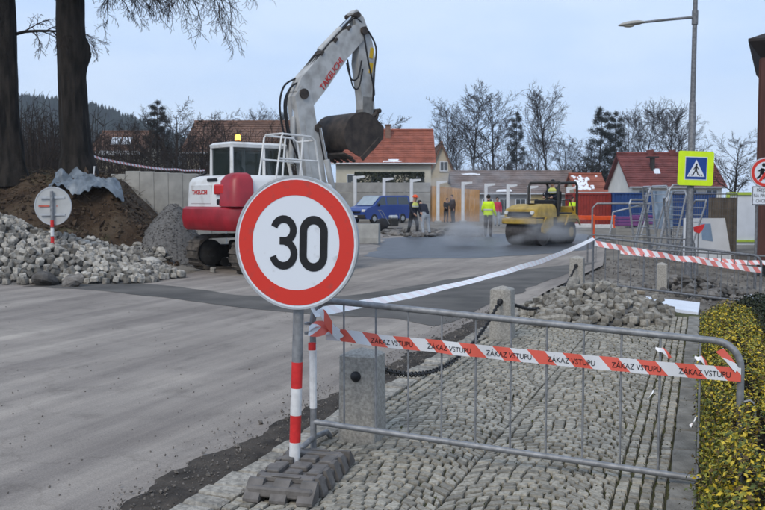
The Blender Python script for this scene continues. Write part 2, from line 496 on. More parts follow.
def axis(segs):
    a = []
    for (x0, x1, st) in segs:
        n = max(1, int(round((x1 - x0) / st)))
        a += [x0 + (x1 - x0) * i / n for i in range(n)]
    a.append(segs[-1][1]); return a
gx = axis([(-900, -200, 140), (-200, -40, 20), (-40, -13, 1.5), (-13, 9, 0.22), (9, 14, 1.0), (14, 40, 4), (40, 200, 40), (200, 900, 140)])
gy = axis([(-60, -6, 9), (-6, 10, 1.0), (10, 17, 0.35), (17, 30, 0.22), (30, 60, 2.0), (60, 200, 10), (200, 1000, 100)])
vs = [(x, y, base_z(x, y)) for y in gy for x in gx]
nx_ = len(gx)
fs = [(j * nx_ + i, j * nx_ + i + 1, (j + 1) * nx_ + i + 1, (j + 1) * nx_ + i) for j in range(len(gy) - 1) for i in range(nx_ - 1)]
me = bpy.data.meshes.new('ground'); me.from_pydata(vs, [], fs)
def ground_material():
    m = bpy.data.materials.new('ground_earth'); m.use_nodes = True
    t = m.node_tree; b = t.nodes['Principled BSDF']; b.inputs['Roughness'].default_value = 0.95
    b.inputs['Specular IOR Level'].default_value = 0.15
    co = t.nodes.new('ShaderNodeTexCoord'); geo = t.nodes.new('ShaderNodeNewGeometry')
    n1 = t.nodes.new('ShaderNodeTexNoise'); n1.inputs['Scale'].default_value = 0.7; n1.inputs['Detail'].default_value = 8; n1.inputs['Roughness'].default_value = 0.65
    t.links.new(co.outputs['Object'], n1.inputs['Vector'])
    r1 = t.nodes.new('ShaderNodeValToRGB')
    e = r1.color_ramp.elements
    e[0].position = 0.36; e[0].color = (0.022, 0.015, 0.011, 1); e[1].position = 0.66; e[1].color = (0.095, 0.073, 0.052, 1)
    k = e.new(0.5); k.color = (0.06, 0.04, 0.026, 1)
    t.links.new(n1.outputs['Fac'], r1.inputs['Fac'])
    # dead leaves / thin grass where the ground lies flat
    n2 = t.nodes.new('ShaderNodeTexNoise'); n2.inputs['Scale'].default_value = 3.0; n2.inputs['Detail'].default_value = 8
    t.links.new(co.outputs['Object'], n2.inputs['Vector'])
    r2 = t.nodes.new('ShaderNodeValToRGB'); e = r2.color_ramp.elements
    e[0].position = 0.38; e[0].color = (0.045, 0.040, 0.020, 1); e[1].position = 0.64; e[1].color = (0.13, 0.105, 0.065, 1)
    t.links.new(n2.outputs['Fac'], r2.inputs['Fac'])
    sp = t.nodes.new('ShaderNodeSeparateXYZ'); t.links.new(geo.outputs['Normal'], sp.inputs[0])
    mr = t.nodes.new('ShaderNodeMapRange'); mr.inputs['From Min'].default_value = 0.86; mr.inputs['From Max'].default_value = 0.98
    t.links.new(sp.outputs['Z'], mr.inputs['Value'])
    # pale trampled building dust on the low flat ground
    sp2 = t.nodes.new('ShaderNodeSeparateXYZ'); t.links.new(co.outputs['Object'], sp2.inputs[0])
    lo = t.nodes.new('ShaderNodeMapRange'); lo.inputs['From Min'].default_value = 0.25; lo.inputs['From Max'].default_value = 0.02
    t.links.new(sp2.outputs['Z'], lo.inputs['Value'])
    r3 = t.nodes.new('ShaderNodeValToRGB'); e = r3.color_ramp.elements
    e[0].position = 0.35; e[0].color = (0.115, 0.098, 0.08, 1); e[1].position = 0.65; e[1].color = (0.27, 0.245, 0.21, 1)
    t.links.new(n1.outputs['Fac'], r3.inputs['Fac'])
    mxa = t.nodes.new('ShaderNodeMixRGB'); t.links.new(mr.outputs[0], mxa.inputs[0]); t.links.new(r1.outputs[0], mxa.inputs[1]); t.links.new(r2.outputs[0], mxa.inputs[2])
    mxb = t.nodes.new('ShaderNodeMixRGB'); t.links.new(lo.outputs[0], mxb.inputs[0]); t.links.new(mxa.outputs[0], mxb.inputs[1]); t.links.new(r3.outputs[0], mxb.inputs[2])
    t.links.new(mxb.outputs[0], b.inputs['Base Color'])
    n3 = t.nodes.new('ShaderNodeTexNoise'); n3.inputs['Scale'].default_value = 9; n3.inputs['Detail'].default_value = 6
    t.links.new(co.outputs['Object'], n3.inputs['Vector'])
    bp = t.nodes.new('ShaderNodeBump'); bp.inputs['Strength'].default_value = 0.9; bp.inputs['Distance'].default_value = 0.08
    t.links.new(n3.outputs['Fac'], bp.inputs['Height']); t.links.new(bp.outputs['Normal'], b.inputs['Normal'])
    return m
me.materials.append(ground_material())
me.polygons.foreach_set('use_smooth', [True] * len(me.polygons))
tag(meshobj('ground', me), kind='structure')

# ---- road sheet
def kerb_t(s): return -0.10
def flat_sheet(name, poly, z, m, kind='structure', parent=None):
    bm = bmesh.new()
    vs = [bm.verts.new((p[0], p[1], z)) for p in poly]
    f = bm.faces.new(vs)
    bmesh.ops.triangulate(bm, faces=[f])
    bmesh.ops.recalc_face_normals(bm, faces=bm.faces)
    for q in bm.faces:
        if q.normal.z < 0: q.normal_flip()
    me = bpy.data.meshes.new(name); bm.to_mesh(me); bm.free(); me.materials.append(m)
    o = meshobj(name, me, parent)
    if kind: tag(o, kind=kind)
    return o

def road_material():
    m = bpy.data.materials.new('dusty_asphalt'); m.use_nodes = True
    t = m.node_tree; b = t.nodes['Principled BSDF']; b.inputs['Roughness'].default_value = 0.88; b.inputs['Specular IOR Level'].default_value = 0.25
    co = t.nodes.new('ShaderNodeTexCoord')
    def nz(scale, detail=6, rough=0.6, rot=None, sc=None):
        n = t.nodes.new('ShaderNodeTexNoise'); n.inputs['Scale'].default_value = scale; n.inputs['Detail'].default_value = detail; n.inputs['Roughness'].default_value = rough
        src = co.outputs['Object']
        if sc:
            a = t.nodes.new('ShaderNodeMapping'); a.inputs['Rotation'].default_value = (0, 0, rot)
            b2 = t.nodes.new('ShaderNodeMapping'); b2.inputs['Scale'].default_value = sc
            t.links.new(src, a.inputs['Vector']); t.links.new(a.outputs[0], b2.inputs['Vector']); src = b2.outputs[0]
        t.links.new(src, n.inputs['Vector']); return n
    def ramp(n, stops):
        r = t.nodes.new('ShaderNodeValToRGB'); e = r.color_ramp.elements
        e[0].position, e[0].color = stops[0][0], (*stops[0][1], 1); e[1].position, e[1].color = stops[-1][0], (*stops[-1][1], 1)
        for p_, c_ in stops[1:-1]: k = e.new(p_); k.color = (*c_, 1)
        t.links.new(n.outputs['Fac'], r.inputs['Fac']); return r
    def mix(a, b_, fac=None, typ='MULTIPLY', f=1.0):
        q = t.nodes.new('ShaderNodeMixRGB'); q.blend_type = typ; q.inputs[0].default_value = f
        if fac is not None: t.links.new(fac, q.inputs[0])
        t.links.new(a, q.inputs[1]); t.links.new(b_, q.inputs[2]); return q.outputs[0]
    base = ramp(nz(0.35, 7, 0.6), [(0.3, (0.212, 0.187, 0.166)), (0.52, (0.275, 0.244, 0.216)), (0.72, (0.345, 0.307, 0.268))]).outputs[0]
    # tyre-dust streaks run along the driving direction, which swings from the left to the far right
    g1 = ramp(nz(1.0, 5, 0.6, R(19.5), (1.9, 0.13, 1)), [(0.36, (0.78, 0.77, 0.775)), (0.62, (1.13, 1.125, 1.115))]).outputs[0]
    g2 = ramp(nz(1.0, 4, 0.7, R(22), (6.0, 0.22, 1)), [(0.4, (0.93, 0.93, 0.93)), (0.6, (1.06, 1.06, 1.05))]).outputs[0]
    fine = ramp(nz(85, 3, 0.7), [(0.3, (0.80, 0.80, 0.80)), (0.7, (1.2, 1.2, 1.2))]).outputs[0]
    blot = ramp(nz(2.2, 9, 0.7), [(0.30, (0.74, 0.73, 0.72)), (0.46, (1, 1, 1)), (0.7, (1.06, 1.05, 1.04))]).outputs[0]
    c = mix(mix(mix(mix(base, g1), g2), fine), blot)
    # hairline cracks
    vo = t.nodes.new('ShaderNodeTexVoronoi'); vo.feature = 'DISTANCE_TO_EDGE'; vo.inputs['Scale'].default_value = 0.28
    dn = nz(2.5, 5); ad = t.nodes.new('ShaderNodeMixRGB'); ad.blend_type = 'ADD'; ad.inputs[0].default_value = 0.55
    t.links.new(co.outputs['Object'], ad.inputs[1]); t.links.new(dn.outputs['Color'], ad.inputs[2]); t.links.new(ad.outputs[0], vo.inputs['Vector'])
    vr = t.nodes.new('ShaderNodeValToRGB'); vr.color_ramp.elements[0].position = 0.0; vr.color_ramp.elements[0].color = (0.55, 0.53, 0.5, 1); vr.color_ramp.elements[1].position = 0.006; vr.color_ramp.elements[1].color = (1, 1, 1, 1)
    t.links.new(vo.outputs['Distance'], vr.inputs['Fac'])
    c = mix(c, vr.outputs[0], f=0.3)
    t.links.new(c, b.inputs['Base Color'])
    bn = nz(140, 3); bp = t.nodes.new('ShaderNodeBump'); bp.inputs['Strength'].default_value = 0.35; bp.inputs['Distance'].default_value = 0.01
    t.links.new(bn.outputs['Fac'], bp.inputs['Height']); t.links.new(bp.outputs['Normal'], b.inputs['Normal'])
    return m
M_road = road_material()
edge_pts = [ST(s, kerb_t(s) - 0.02) for s in np.arange(-12, 12.01, 0.5)]
road_poly = [(-40, -8)] + [(p.x, p.y) for p in edge_pts] + [(5.4, 22), (8.2, 33), (9.5, 44), (-3.5, 44), (-5.0, 27), (-3.9, 22.5), (-4.3, 18.6), (-9, 17.0), (-40, 15.6)]
flat_sheet('road', road_poly, -0.045, M_road)

# ---- darker trench patch running across the road, with a ragged outline
def ragged(px_pts, z, amp=0.1, step=0.35, seed=1):
    pts = [G(x, y, z) for x, y in px_pts]; o = []
    n = len(pts)
    for i in range(n):
        a, b = pts[i], pts[(i + 1) % n]; k = max(1, int((b - a).length / step))
        for j in range(k):
            p = a.lerp(b, j / k); d = (b - a).normalized(); nn = Vector((-d.y, d.x, 0))
            p = p + nn * (noise.noise(Vector((p.x * 1.1 + seed, p.y * 1.1, seed * 3.7))) * amp * min(1.5, 0.4 + p.y / 18))
            o.append((p.x, p.y))
    return o
patch_px = [(20, 286), (70, 282), (124, 281), (180, 287), (240, 295), (300, 299), (360, 294), (430, 283), (505, 271), (560, 266), (594, 262),
            (572, 273), (536, 285), (500, 300), (470, 314), (438, 326), (400, 318), (340, 316), (293, 313), (230, 306), (160, 297), (90, 290)]
flat_sheet('asphalt_patch', ragged(patch_px, -0.041, 0.13), -0.041, M_patch)
wet_px = [(366, 256), (376, 246), (384, 238), (420, 235.5), (470, 234.0), (540, 233), (590, 234), (600, 240), (590, 249), (545, 254), (490, 258), (430, 258), (390, 259)]
flat_sheet('fresh_asphalt', ragged(wet_px, -0.040, 0.35, 0.8, 5), -0.040, M_wet)

# ---- dug strip of dirt between road and kerb: a bumpy sheet with loose stones
rng = random.Random(11)
mb = MB(); S_ = np.arange(-8, 9.6, 0.06); T_ = np.linspace(0, 1, 16)
for s in S_:
    wdt = 0.34 + 0.12 * noise.noise(Vector((s * 0.8, 5, 0))) + 0.10 * noise.noise(Vector((s * 3, 9, 0))) + 0.06 * noise.noise(Vector((s * 8, 3, 0))) 
    for q in T_:
        t = kerb_t(s) - 0.005 - wdt * q
        p = ST(s, t)
        e = math.sin(math.pi * min(1, max(0, q))) ** 0.5
        z = -0.0415 - 0.012 * q + e * (0.010 + 0.022 * noise.noise(Vector((p.x * 7, p.y * 7, 2))) + 0.012 * noise.noise(Vector((p.x * 22, p.y * 22, 4))))
        z = max(z, -0.0405 if 0.05 < q < 0.95 else -0.06)
        mb.v.append(Vector((p.x, p.y, z)))
nT = len(T_)
mb.f = [(i * nT + j, i * nT + j + 1, (i + 1) * nT + j + 1, (i + 1) * nT + j) for i in range(len(S_) - 1) for j in range(nT - 1)]
mb.m = [0] * len(mb.f)
tag(mb.build('dirt_strip', M_dirt, smooth=True), kind='structure')
mb = MB()
def pebble(mb, c, r, rng):
    e = Euler((rng.random() * 6, rng.random() * 6, rng.random() * 6)).to_matrix()
    s = (r * rng.uniform(.7, 1.3), r * rng.uniform(.7, 1.3), r * rng.uniform(.5, .9))
    vs = [e @ Vector((x * s[0], y * s[1], z * s[2])) + Vector(c) for x, y, z in ((1, 0, 0), (-1, 0, 0), (0, 1, 0), (0, -1, 0), (0, 0, 1), (0, 0, -1))]
    mb.add(vs, [(0, 2, 4), (2, 1, 4), (1, 3, 4), (3, 0, 4), (2, 0, 5), (1, 2, 5), (3, 1, 5), (0, 3, 5)])
for i in range(1700):
    s = rng.uniform(-1.2, 9); t = kerb_t(s) - 0.04 - abs(rng.gauss(0.22, 0.17))
    pebble(mb, ST(s, t, -0.03), rng.uniform(0.003, 0.011) * (2.2 if rng.random() < .05 else 1), rng)
for i in range(260):
    p = G(rng.uniform(0, 420), rng.uniform(300, 505), -0.04)
    if toST(p.x, p.y)[1] < -0.7: pebble(mb, p, rng.uniform(0.003, 0.010), rng)
tag(mb.build('loose_grit', mat('grit', (0.15, 0.135, 0.12), 0.95, 0.35, 9)), kind='stuff')

# ================================================================== SIDEWALK
SW_T1 = 2.38
sw = flat_sheet('sidewalk', [(p.x, p.y) for p in ([ST(s, kerb_t(s) + 0.02) for s in np.arange(-8, 10.6, 0.5)] + [ST(10.5, 0.9), ST(9.6, 1.6), ST(9.0, 2.6), ST(5, 2.72), ST(-8, 2.78)])], -0.026, M_joint)
def stone_top(mb, quad, h, rngv, z0=-0.05, inset=0.003, tilt=0.0025):
    """a cobble: quad footprint, slightly crowned and chamfered top"""
    c = sum((Vector(q) for q in quad), Vector((0, 0))) / 4
    tx, ty = rngv.uniform(-tilt, tilt) * 10, rngv.uniform(-tilt, tilt) * 10
    def zz(p): return h + (p.x - c.x) * tx + (p.y - c.y) * ty
    vs = []
    for q in quad: q = Vector(q); vs.append(Vector((q.x, q.y, z0)))
    for q in quad: q = Vector(q); vs.append(Vector((q.x, q.y, zz(q) - 0.008)))
    for q in quad:
        q = Vector(q); d = c - q; q2 = q + d.normalized() * min(inset * 1.8, d.length * .4)
        vs.append(Vector((q2.x, q2.y, zz(q2))))
    fs = [(8, 9, 10, 11)]
    for a in (0, 4):
        for i in range(4):
            j = (i + 1) % 4; fs.append((a + i, a + j, a + 4 + j, a + 4 + i))
    mb.add(vs, fs)
rng = random.Random(5)
stones = []   # (quad in world xy, height)
def add_stone(s0, s1, t0, t1, shear=0.0, gap=0.0075, jit=0.006):
    q = []
    for (s, t) in ((s0 + gap, t0 + gap), (s1 - gap, t0 + gap), (s1 - gap, t1 - gap), (s0 + gap, t1 - gap)):
        q.append((s + rng.uniform(-jit, jit), t + rng.uniform(-jit, jit)))
    return q
BANDS = [(0.36, 1.18), (1.18, 2.0)]
ROW = 0.070
for (b0, b1) in BANDS:
    Wd = b1 - b0; i0 = int(-3 / ROW); i1 = int(11 / ROW)
    for i in range(i0, i1):
        t = b0
        while t < b1 - 0.03:
            wst = rng.uniform(0.060, 0.092)
            if b1 - (t + wst) < 0.04: wst = b1 - t
            def arc(tt): 
                u = (tt - b0) / Wd * 2 - 1
                return 0.20 * (1 - u * u) + 0.035 * math.sin(i * 0.37 + tt * 3)
            a0, a1 = arc(t), arc(t + wst)
            s = i * ROW
            # quad follows the arc
            g = 0.0065
            j = lambda: rng.uniform(-0.005, 0.005)
            q = [(s + a0 + g + j(), t + g + j()), (s + ROW + a0 - g + j(), t + g + j()), (s + ROW + a1 - g + j(), t + wst - g + j()), (s + a1 + g + j(), t + wst - g + j())]
            if not (1.15 < t + wst / 2 and s > 9.2) and s < 9.9: stones.append((q, rng.uniform(-0.004, 0.003)))
            t += wst
# straight border rows on both sides
for (t0, t1) in ((0.145, 0.22), (0.22, 0.29), (0.29, 0.36), (2.0, 2.066), (2.066, 2.132), (2.132, 2.197), (2.197, 2.262)):
    s = -3.0
    while s < 9.6:
        l = rng.uniform(0.06, 0.10)
        if t0 < 1 or s < 8.6: stones.append((add_stone(s, s + l, t0, t1), rng.uniform(-0.006, 0.004)))
        s += l
stw = []
for q, h in stones:
    wq = [ST(a, b) for a, b in q]; wq = [Vector((p.x, p.y)) for p in wq]
    stw.append((wq, h, sum((p.length for p in wq)) / 4))
def in_view(p):
    if p.y < 3.9: return False
    px = CXP + p.x / p.y * FPX
    return -20 < px < 790
stw = [x for x in stw if x[0][0].y > 3.2 and abs(CXP + x[0][0].x / x[0][0].y * FPX - 380) < 480]
stw.sort(key=lambda x: (not in_view(x[0][0]), x[2]))
for k, (q, h, d) in enumerate(stw[:300]):
    c = sum(q, Vector((0, 0))) / 4
    mb = MB(); stone_top(mb, [p - c for p in q], h, rng)
    o = mb.build('sett', M_sett, sw); o.location = (c.x, c.y, 0)
mb = MB(); pv = []
for (q, h, d) in stw[300:]:
    stone_top(mb, q, h, rng); pv += [rng.random()] * 9
o = tag(mb.build('sett_paving', M_sett, sw), kind='stuff')
at = o.data.attributes.new('piece', 'FLOAT', 'FACE'); at.data.foreach_set('value', pv[:len(o.data.polygons)])
# kerb stones along the road side, and flat edging slabs on the hedge side
s = -2.2
M_kerb = per_object_var(mat('kerb_granite', (0.27, 0.25, 0.215), 0.85, 0.3, 30, 0.8, 45), 0.28)
while s < 10.2:
    l = rng.uniform(0.15, 0.27); p = ST(s + l / 2, kerb_t(s + l / 2) + 0.125)
    mb = MB(); mb.box((0, 0, -0.095), (l - 0.024, 0.225 + rng.uniform(-.045, .01), 0.21), None, 0, 0.014)
    for v in mb.v: v += Vector((rng.uniform(-1, 1), rng.uniform(-1, 1), rng.uniform(-.6, .6))) * 0.008
    o = mb.build('kerb_stone', M_kerb, sw); o.location = (p.x, p.y, rng.uniform(-0.006, 0.006))
    o.rotation_euler = (rng.uniform(-.02, .02), rng.uniform(-.02, .02), math.pi / 2 + KERB_YAW + rng.uniform(-.05, .05))
    s += l
M_edging = per_object_var(mat('edging_concrete', (0.15, 0.14, 0.12), 0.9, col2=(0.26, 0.245, 0.215), scale=7, detail=9, bump=0.6, bscale=60), 0.15)
s = -2.0
while s < 8.5:
    l = rng.uniform(0.46, 0.52); p = ST(s + l / 2, 2.34)
    mb = MB(); mb.box((0, 0, -0.06), (l - 0.016, 0.14, 0.12), None, 0, 0.008)
    o = mb.build('edging_slab', M_edging, sw); o.location = (p.x, p.y, rng.uniform(-0.004, 0.004)); o.rotation_euler = (0, 0, math.pi / 2 + KERB_YAW + rng.uniform(-.02, .02))
    s += l
# soil bed under the hedge and lawn beyond
bed = flat_sheet('hedge_bed', [(p.x, p.y) for p in (ST(-8, 2.49), ST(8.4, 2.49), ST(8.4, 3.0), ST(-8, 3.0))], -0.03, M_soil)
M_lawn = mat('lawn_soil', (0.045, 0.06, 0.018), 0.95, col2=(0.09, 0.115, 0.03), scale=6, bump=0.6, bscale=60)
lawn = flat_sheet('lawn', [(p.x, p.y) for p in (ST(-8, 3.0), ST(8.6, 3.0), ST(8.8, 9), ST(-8, 9))], -0.025, M_lawn)
# moss tufts in the joints
mb = MB()
for i in range(1500):
    s = rng.uniform(-0.5, 7); t = rng.uniform(0.2, 2.3) if rng.random() < .5 else rng.uniform(1.7, 2.45)
    p = ST(s, t, -0.012)
    for k in range(2):
        a = rng.random() * 6.28; r = rng.uniform(.004, .012); h = rng.uniform(0.008, .022)
        q = p + Vector((rng.uniform(-.02, .02), rng.uniform(-.02, .02), 0))
        mb.add([q + Vector((math.cos(a) * r, math.sin(a) * r, 0)), q - Vector((math.cos(a) * r, math.sin(a) * r, 0)), q + Vector((rng.uniform(-.01, .01), rng.uniform(-.01, .01), h))], [(0, 1, 2)])
tag(mb.build('joint_moss', mat('moss', (0.055, 0.06, 0.022), 0.95, 0.4, 8), fixn=False), kind='stuff')
#==PART2==
# ================================================================== FOREGROUND THINGS
def frame_from(p0, p1):
    d = (Vector(p1) - Vector(p0)); return d

# ---- speed limit sign, front
def sign_pole(root, base, top, r, bands, grey_top=True):
    """striped pole from base to top (world); bands = list of (z0, z1, mat)"""
    base, top = Vector(base), Vector(top)
    def at(z): return base.lerp(top, (z - base.z) / (top.z - base.z))
    mb = MB(); mb.tube([at(base.z), at(top.z)], r, 16); mb.build('pole', M_galv, root, True, True)
    for (z0, z1, m) in bands:
        mb = MB(); mb.tube([at(z0), at(z1)], r + 0.0015, 16); mb.build('pole_band', m, root, True, True)

def digit_strokes():
    W = 0.047
    quads = []
    # zero: tall stadium
    cx, hw, hh = 0.083, 0.058, 0.118
    pts = []
    for k in range(17): a = math.pi * k / 16; pts.append((cx + hw * math.cos(a), hh - hw + hw * math.sin(a)))
    for k in range(17): a = math.pi + math.pi * k / 16; pts.append((cx + hw * math.cos(a), -hh + hw + hw * math.sin(a)))
    quads += stroke_poly(pts, W * 0.9, True)
    # three: two bowls
    cx, r1, r2 = -0.088, 0.056, 0.062
    p3 = []
    for k in range(15): a = R(165) - R(165 + 75) * k / 14; p3.append((cx + r1 * math.cos(a), 0.118 - r1 + r1 * math.sin(a)))
    p3b = []
    for k in range(17): a = R(75) - R(75 + 165) * k / 16; p3b.append((cx + r2 * math.cos(a), -0.118 + r2 + r2 * math.sin(a)))
    q1 = p3 + [(cx + 0.006, 0.008)]
    q2 = [(cx - 0.022, 0.008), (cx + 0.004, 0.008)] + p3b
    return quads, stroke_poly(q1, W * 0.82), stroke_poly(q2, W * 0.82)

sb = G(294.5, 474); sb.z = 0.0
root = thing('speed_limit_sign', 'round 30 speed limit sign on striped pole, facing the camera', 'road sign', (sb.x, sb.y, 0))
top = P(298.5, 178, sb.y); 
sc_ = P(298.5, 242.5, sb.y - 0.02)
lean = (P(298.3, 310, sb.y) - Vector((sb.x, sb.y, 0.1)))
ptop = Vector((sb.x, sb.y, 0.05)) + lean * ((sc_.z + 0.28) / lean.z)
bz = lambda y: P(295, y, sb.y).z
sign_pole(root, (sb.x, sb.y, 0.06), ptop, 0.030, [(bz(388), bz(362), M_bandred), (bz(415), bz(388), M_bandwhite), (bz(442), bz(415), M_bandred), (bz(468), bz(442), M_bandwhite), (bz(476), bz(468), M_bandred)])
yaw = R(-19)                                # turned to its left
SR = 0.367
Rm = Matrix.Rotation(yaw, 3, 'Z') @ Matrix.Rotation(R(1.5), 3, 'Y') @ Matrix.Rotation(R(90), 3, 'X')
cface = sc_ + (Matrix.Rotation(yaw, 3, 'Z') @ Vector((0, -0.045, 0)))
def sgn(x, y, z=0.0): return Rm @ Vector((x, y, z)) + cface
nrm = Rm @ Vector((0, 0, 1))
mb = MB(); mb.disc(cface - nrm * 0.012, nrm, SR - 0.004, 0.010, 64); mb.build('sign_plate', M_signwhite, root, True, True)
mb = MB(); mb.ring(cface - nrm * 0.026, nrm, SR - 0.009, SR + 0.003, 0.027, 64); mb.build('rim', M_signgrey, root, True, True)
mb = MB(); mb.ring(cface - nrm * 0.0015, nrm, SR * 0.715, SR * 0.945, 0.0015, 64); mb.build('red_ring', M_signred, root, True)
z0, q1, q2 = digit_strokes()
DS = 1.10
def digit(name, sets):
    mb = MB()
    for k, qs in enumerate(sets):
        for q in qs: mb.add([sgn(p[0] * DS * .96 + .022, p[1] * DS, 0.0008 + k * 0.0006) for p in q], [(0, 1, 2, 3)])
    o = mb.build(name, M_black, root, True, fixn=False); return o
digit('numeral_three', (q1, q2)); digit('numeral_zero', (z0,))
for zz in (0.16, -0.16):
    mb = MB(); mb.box(sgn(0, zz, -0.04), (0.46, 0.035, 0.03), Rm); mb.build('bracket', M_galv, root, True)

def plastic_base(root, c, yaw, L=0.80, W=0.40, H=0.105):
    Mx = Matrix.Rotation(yaw, 3, 'Z'); c = Vector(c)
    def q(x, y, z): return Mx @ Vector((x, y, z)) + c
    def bx(name, cen, size, bev=0.006, m=M_rubber):
        mb = MB(); mb.box(q(*cen), size, Mx, 0, bev); return mb.build(name, m, root, True)
    b = bx('base_plate', (0, 0, 0.0475), (W - 0.05, L - 0.06, 0.055), 0.01)
    # sloping buttresses around the edge, slots between them
    def wedge(x, y, dx, dy, wd, ln):
        mb = MB()
        d = Vector((dx, dy, 0)); n = Vector((-dy, dx, 0)); o = Vector((x, y, 0))
        prof = [(0, 0.005), (ln, 0.005), (ln, 0.02), (0.025, H - 0.004), (0, H - 0.004)]
        vs = [q(*(o + d * a + n * (sgn_ * wd / 2) + Vector((0, 0, z)))) for sgn_ in (-1, 1) for a, z in prof]
        k = len(prof)
        mb.add(vs, [tuple(range(k))[::-1], tuple(range(k, 2 * k))] + [(i, (i + 1) % k, k + (i + 1) % k, k + i) for i in range(k)])
        mb.build('buttress', M_rubber, root, True)
    for x in (-W / 2 + 0.055, 0.0, W / 2 - 0.055):
        wedge(x, -L / 2 + 0.115, 0, -1, 0.085, 0.115); wedge(x, L / 2 - 0.115, 0, 1, 0.085, 0.115)
    for y in (-0.2, -0.07, 0.07, 0.2):
        wedge(W / 2 - 0.055, y, 1, 0, 0.075, 0.055); wedge(-W / 2 + 0.055, y, -1, 0, 0.075, 0.055)
    # raised pads on the top with recesses between
    for (x, y, sx, sy) in ((0, -0.235, 0.30, 0.07), (0, 0.235, 0.30, 0.07), (-0.115, -0.08, 0.075, 0.17), (0.115, -0.08, 0.075, 0.17), (-0.115, 0.12, 0.075, 0.13), (0.115, 0.12, 0.075, 0.13), (0, -0.02, 0.10, 0.10), (0, -0.14, 0.08, 0.07), (0, 0.13, 0.09, 0.08)):
        bx('raised_pad', (x, y, 0.088), (sx, sy, 0.03 + 0.001 * abs(x) * 30), 0.006)
    for y in (-0.26, 0.26):
        bx('hand_grip', (0, y, 0.105), (0.16, 0.02, 0.008), 0.003)
bc = (G(243, 503) + G(320, 509) + G(357, 463) + G(285, 458)) / 4
plastic_base(root, (bc.x, bc.y, 0.0), R(-14))

# ---- crowd barriers
def barrier(p0, p1, h, nb, label, m=M_galv, rail_z=0.16, r=0.0195, rb=0.0065, feet=(1, 1), group='crowd barriers', tiltv=None, name='crowd_barrier', foot_len=0.28):
    """p0, p1: ground points under the two uprights"""
    p0, p1 = Vector(p0), Vector(p1)
    base = (p0 + p1) / 2
    root = thing(name, label, 'barrier', base, 0, group)
    ax = (p1 - p0); L = ax.length; ax.normalize()
    up = tiltv.normalized() if tiltv is not None else Vector((0, 0, 1))
    side = ax.cross(up).normalized()
    def Q(a, z, o=0): return p0 + ax * a + up * z + side * o
    cr_ = 0.13; pts = [Q(0, 0.01)]
    pts += [Q(0, h - cr_)]
    for k in range(1, 6): a = math.pi / 2 * k / 6; pts.append(Q(cr_ - cr_ * math.cos(a), h - cr_ + cr_ * math.sin(a)))
    pts.append(Q(cr_, h)); pts.append(Q(L - cr_, h))
    for k in range(1, 6): a = math.pi / 2 * k / 6; pts.append(Q(L - cr_ + cr_ * math.sin(a), h - cr_ + cr_ * math.cos(a)))
    pts += [Q(L, h - cr_), Q(L, 0.01)]
    mb = MB(); mb.tube(pts, r, 12); mb.build('frame', m, root, True, True)
    mb = MB(); mb.tube([Q(0, rail_z), Q(L, rail_z)], r * 0.95, 12); mb.build('lower_rail', m, root, True, True)
    for i in range(1, nb):
        a = L * i / nb
        mb = MB(); mb.tube([Q(a, rail_z), Q(a, h)], rb, 6, 0, False); mb.build('bar', m, root, True, True)
    for k, a in enumerate((0.0, L)):
        if not feet[k]: continue
        mb = MB(); mb.tube([Q(a, 0.012, -foot_len), Q(a, 0.055, -foot_len * .8), Q(a, 0.075, 0), Q(a, 0.055, foot_len * .8), Q(a, 0.012, foot_len)], r * 0.9, 10)
        mb.build('foot', m, root, True, True)
    return root, Q
BL, BR = Vector((-0.43, 5.52, 0.0)), Vector((1.905, 4.74, -0.15))
b1, QB1 = barrier(BL, BR, 0.94, 12, 'grey steel crowd barrier across the cobbled pavement in the foreground, hung with red-white tape', rail_z=0.175)
L1 = (BR - BL).length
# hook and coupling eye
mb = MB(); mb.tube([QB1(L1, 0.62), QB1(L1 + 0.05, 0.64), QB1(L1 + 0.075, 0.62), QB1(L1 + 0.075, 0.5)], 0.007, 8); mb.build('hook', M_galv, b1, True, True)
for z in (0.78, 0.72):
    mb = MB(); mb.ring(QB1(-0.03, z), (0, 0, 1), 0.012, 0.026, 0.014, 14); mb.build('coupling_eye', M_galv, b1, True, True)

# ---- tape on the front barrier, with the printed words
def tape_line(a, b, n, sag, wob=0.0, seed=0):
    o = []
    for i in range(n + 1):
        k = i / n; p = Vector(a).lerp(Vector(b), k); p.z -= sag * 4 * k * (1 - k)
        p.z += wob * noise.noise(Vector((k * 9, seed, 0))); o.append(p)
    return o
axd = (BR - BL).normalized(); sdn = axd.cross(Vector((0, 0, 1))).normalized()
if sdn.y > 0: sdn = -sdn
ta = P(339, 333.5, 5.60) + sdn * 0.03; tb = QB1(L1, 0.745) + sdn * 0.03 ; tb.z = P(742, 375.5, 4.7).z
ta = QB1(0.10, 0.70) + sdn * 0.03; ta.z = P(339, 334, ta.y).z
tp = tape_line(ta, tb, 60, 0.012, 0.006, 1)
tape = ribbon('barrier_tape', tp, [Vector((0, 0, 0.0375)) + sdn * (0.012 * noise.noise(Vector((i * 0.22, 4, 0)))) for i in range(61)], M_tape)
tag(tape, 'red and white printed tape stretched flat along the foreground barrier', 'tape')
cum = [0.0]
for i in range(60): cum.append(cum[-1] + (tp[i + 1] - tp[i]).length)
def on_tape(u, v):
    u = max(0, min(cum[-1] - 1e-4, u)); i = max(k for k in range(60) if cum[k] <= u + 1e-9)
    k = (u - cum[i]) / (cum[i + 1] - cum[i]); return tp[i].lerp(tp[i + 1], k) + Vector((0, 0, v))
wm = text_mesh('ZÁKAZ VSTUPU', 0.043, M_black, 0, 'LEFT', 0.86)
wmin = min(v.co.x for v in wm.vertices); wmax = max(v.co.x for v in wm.vertices)
u0 = -0.06
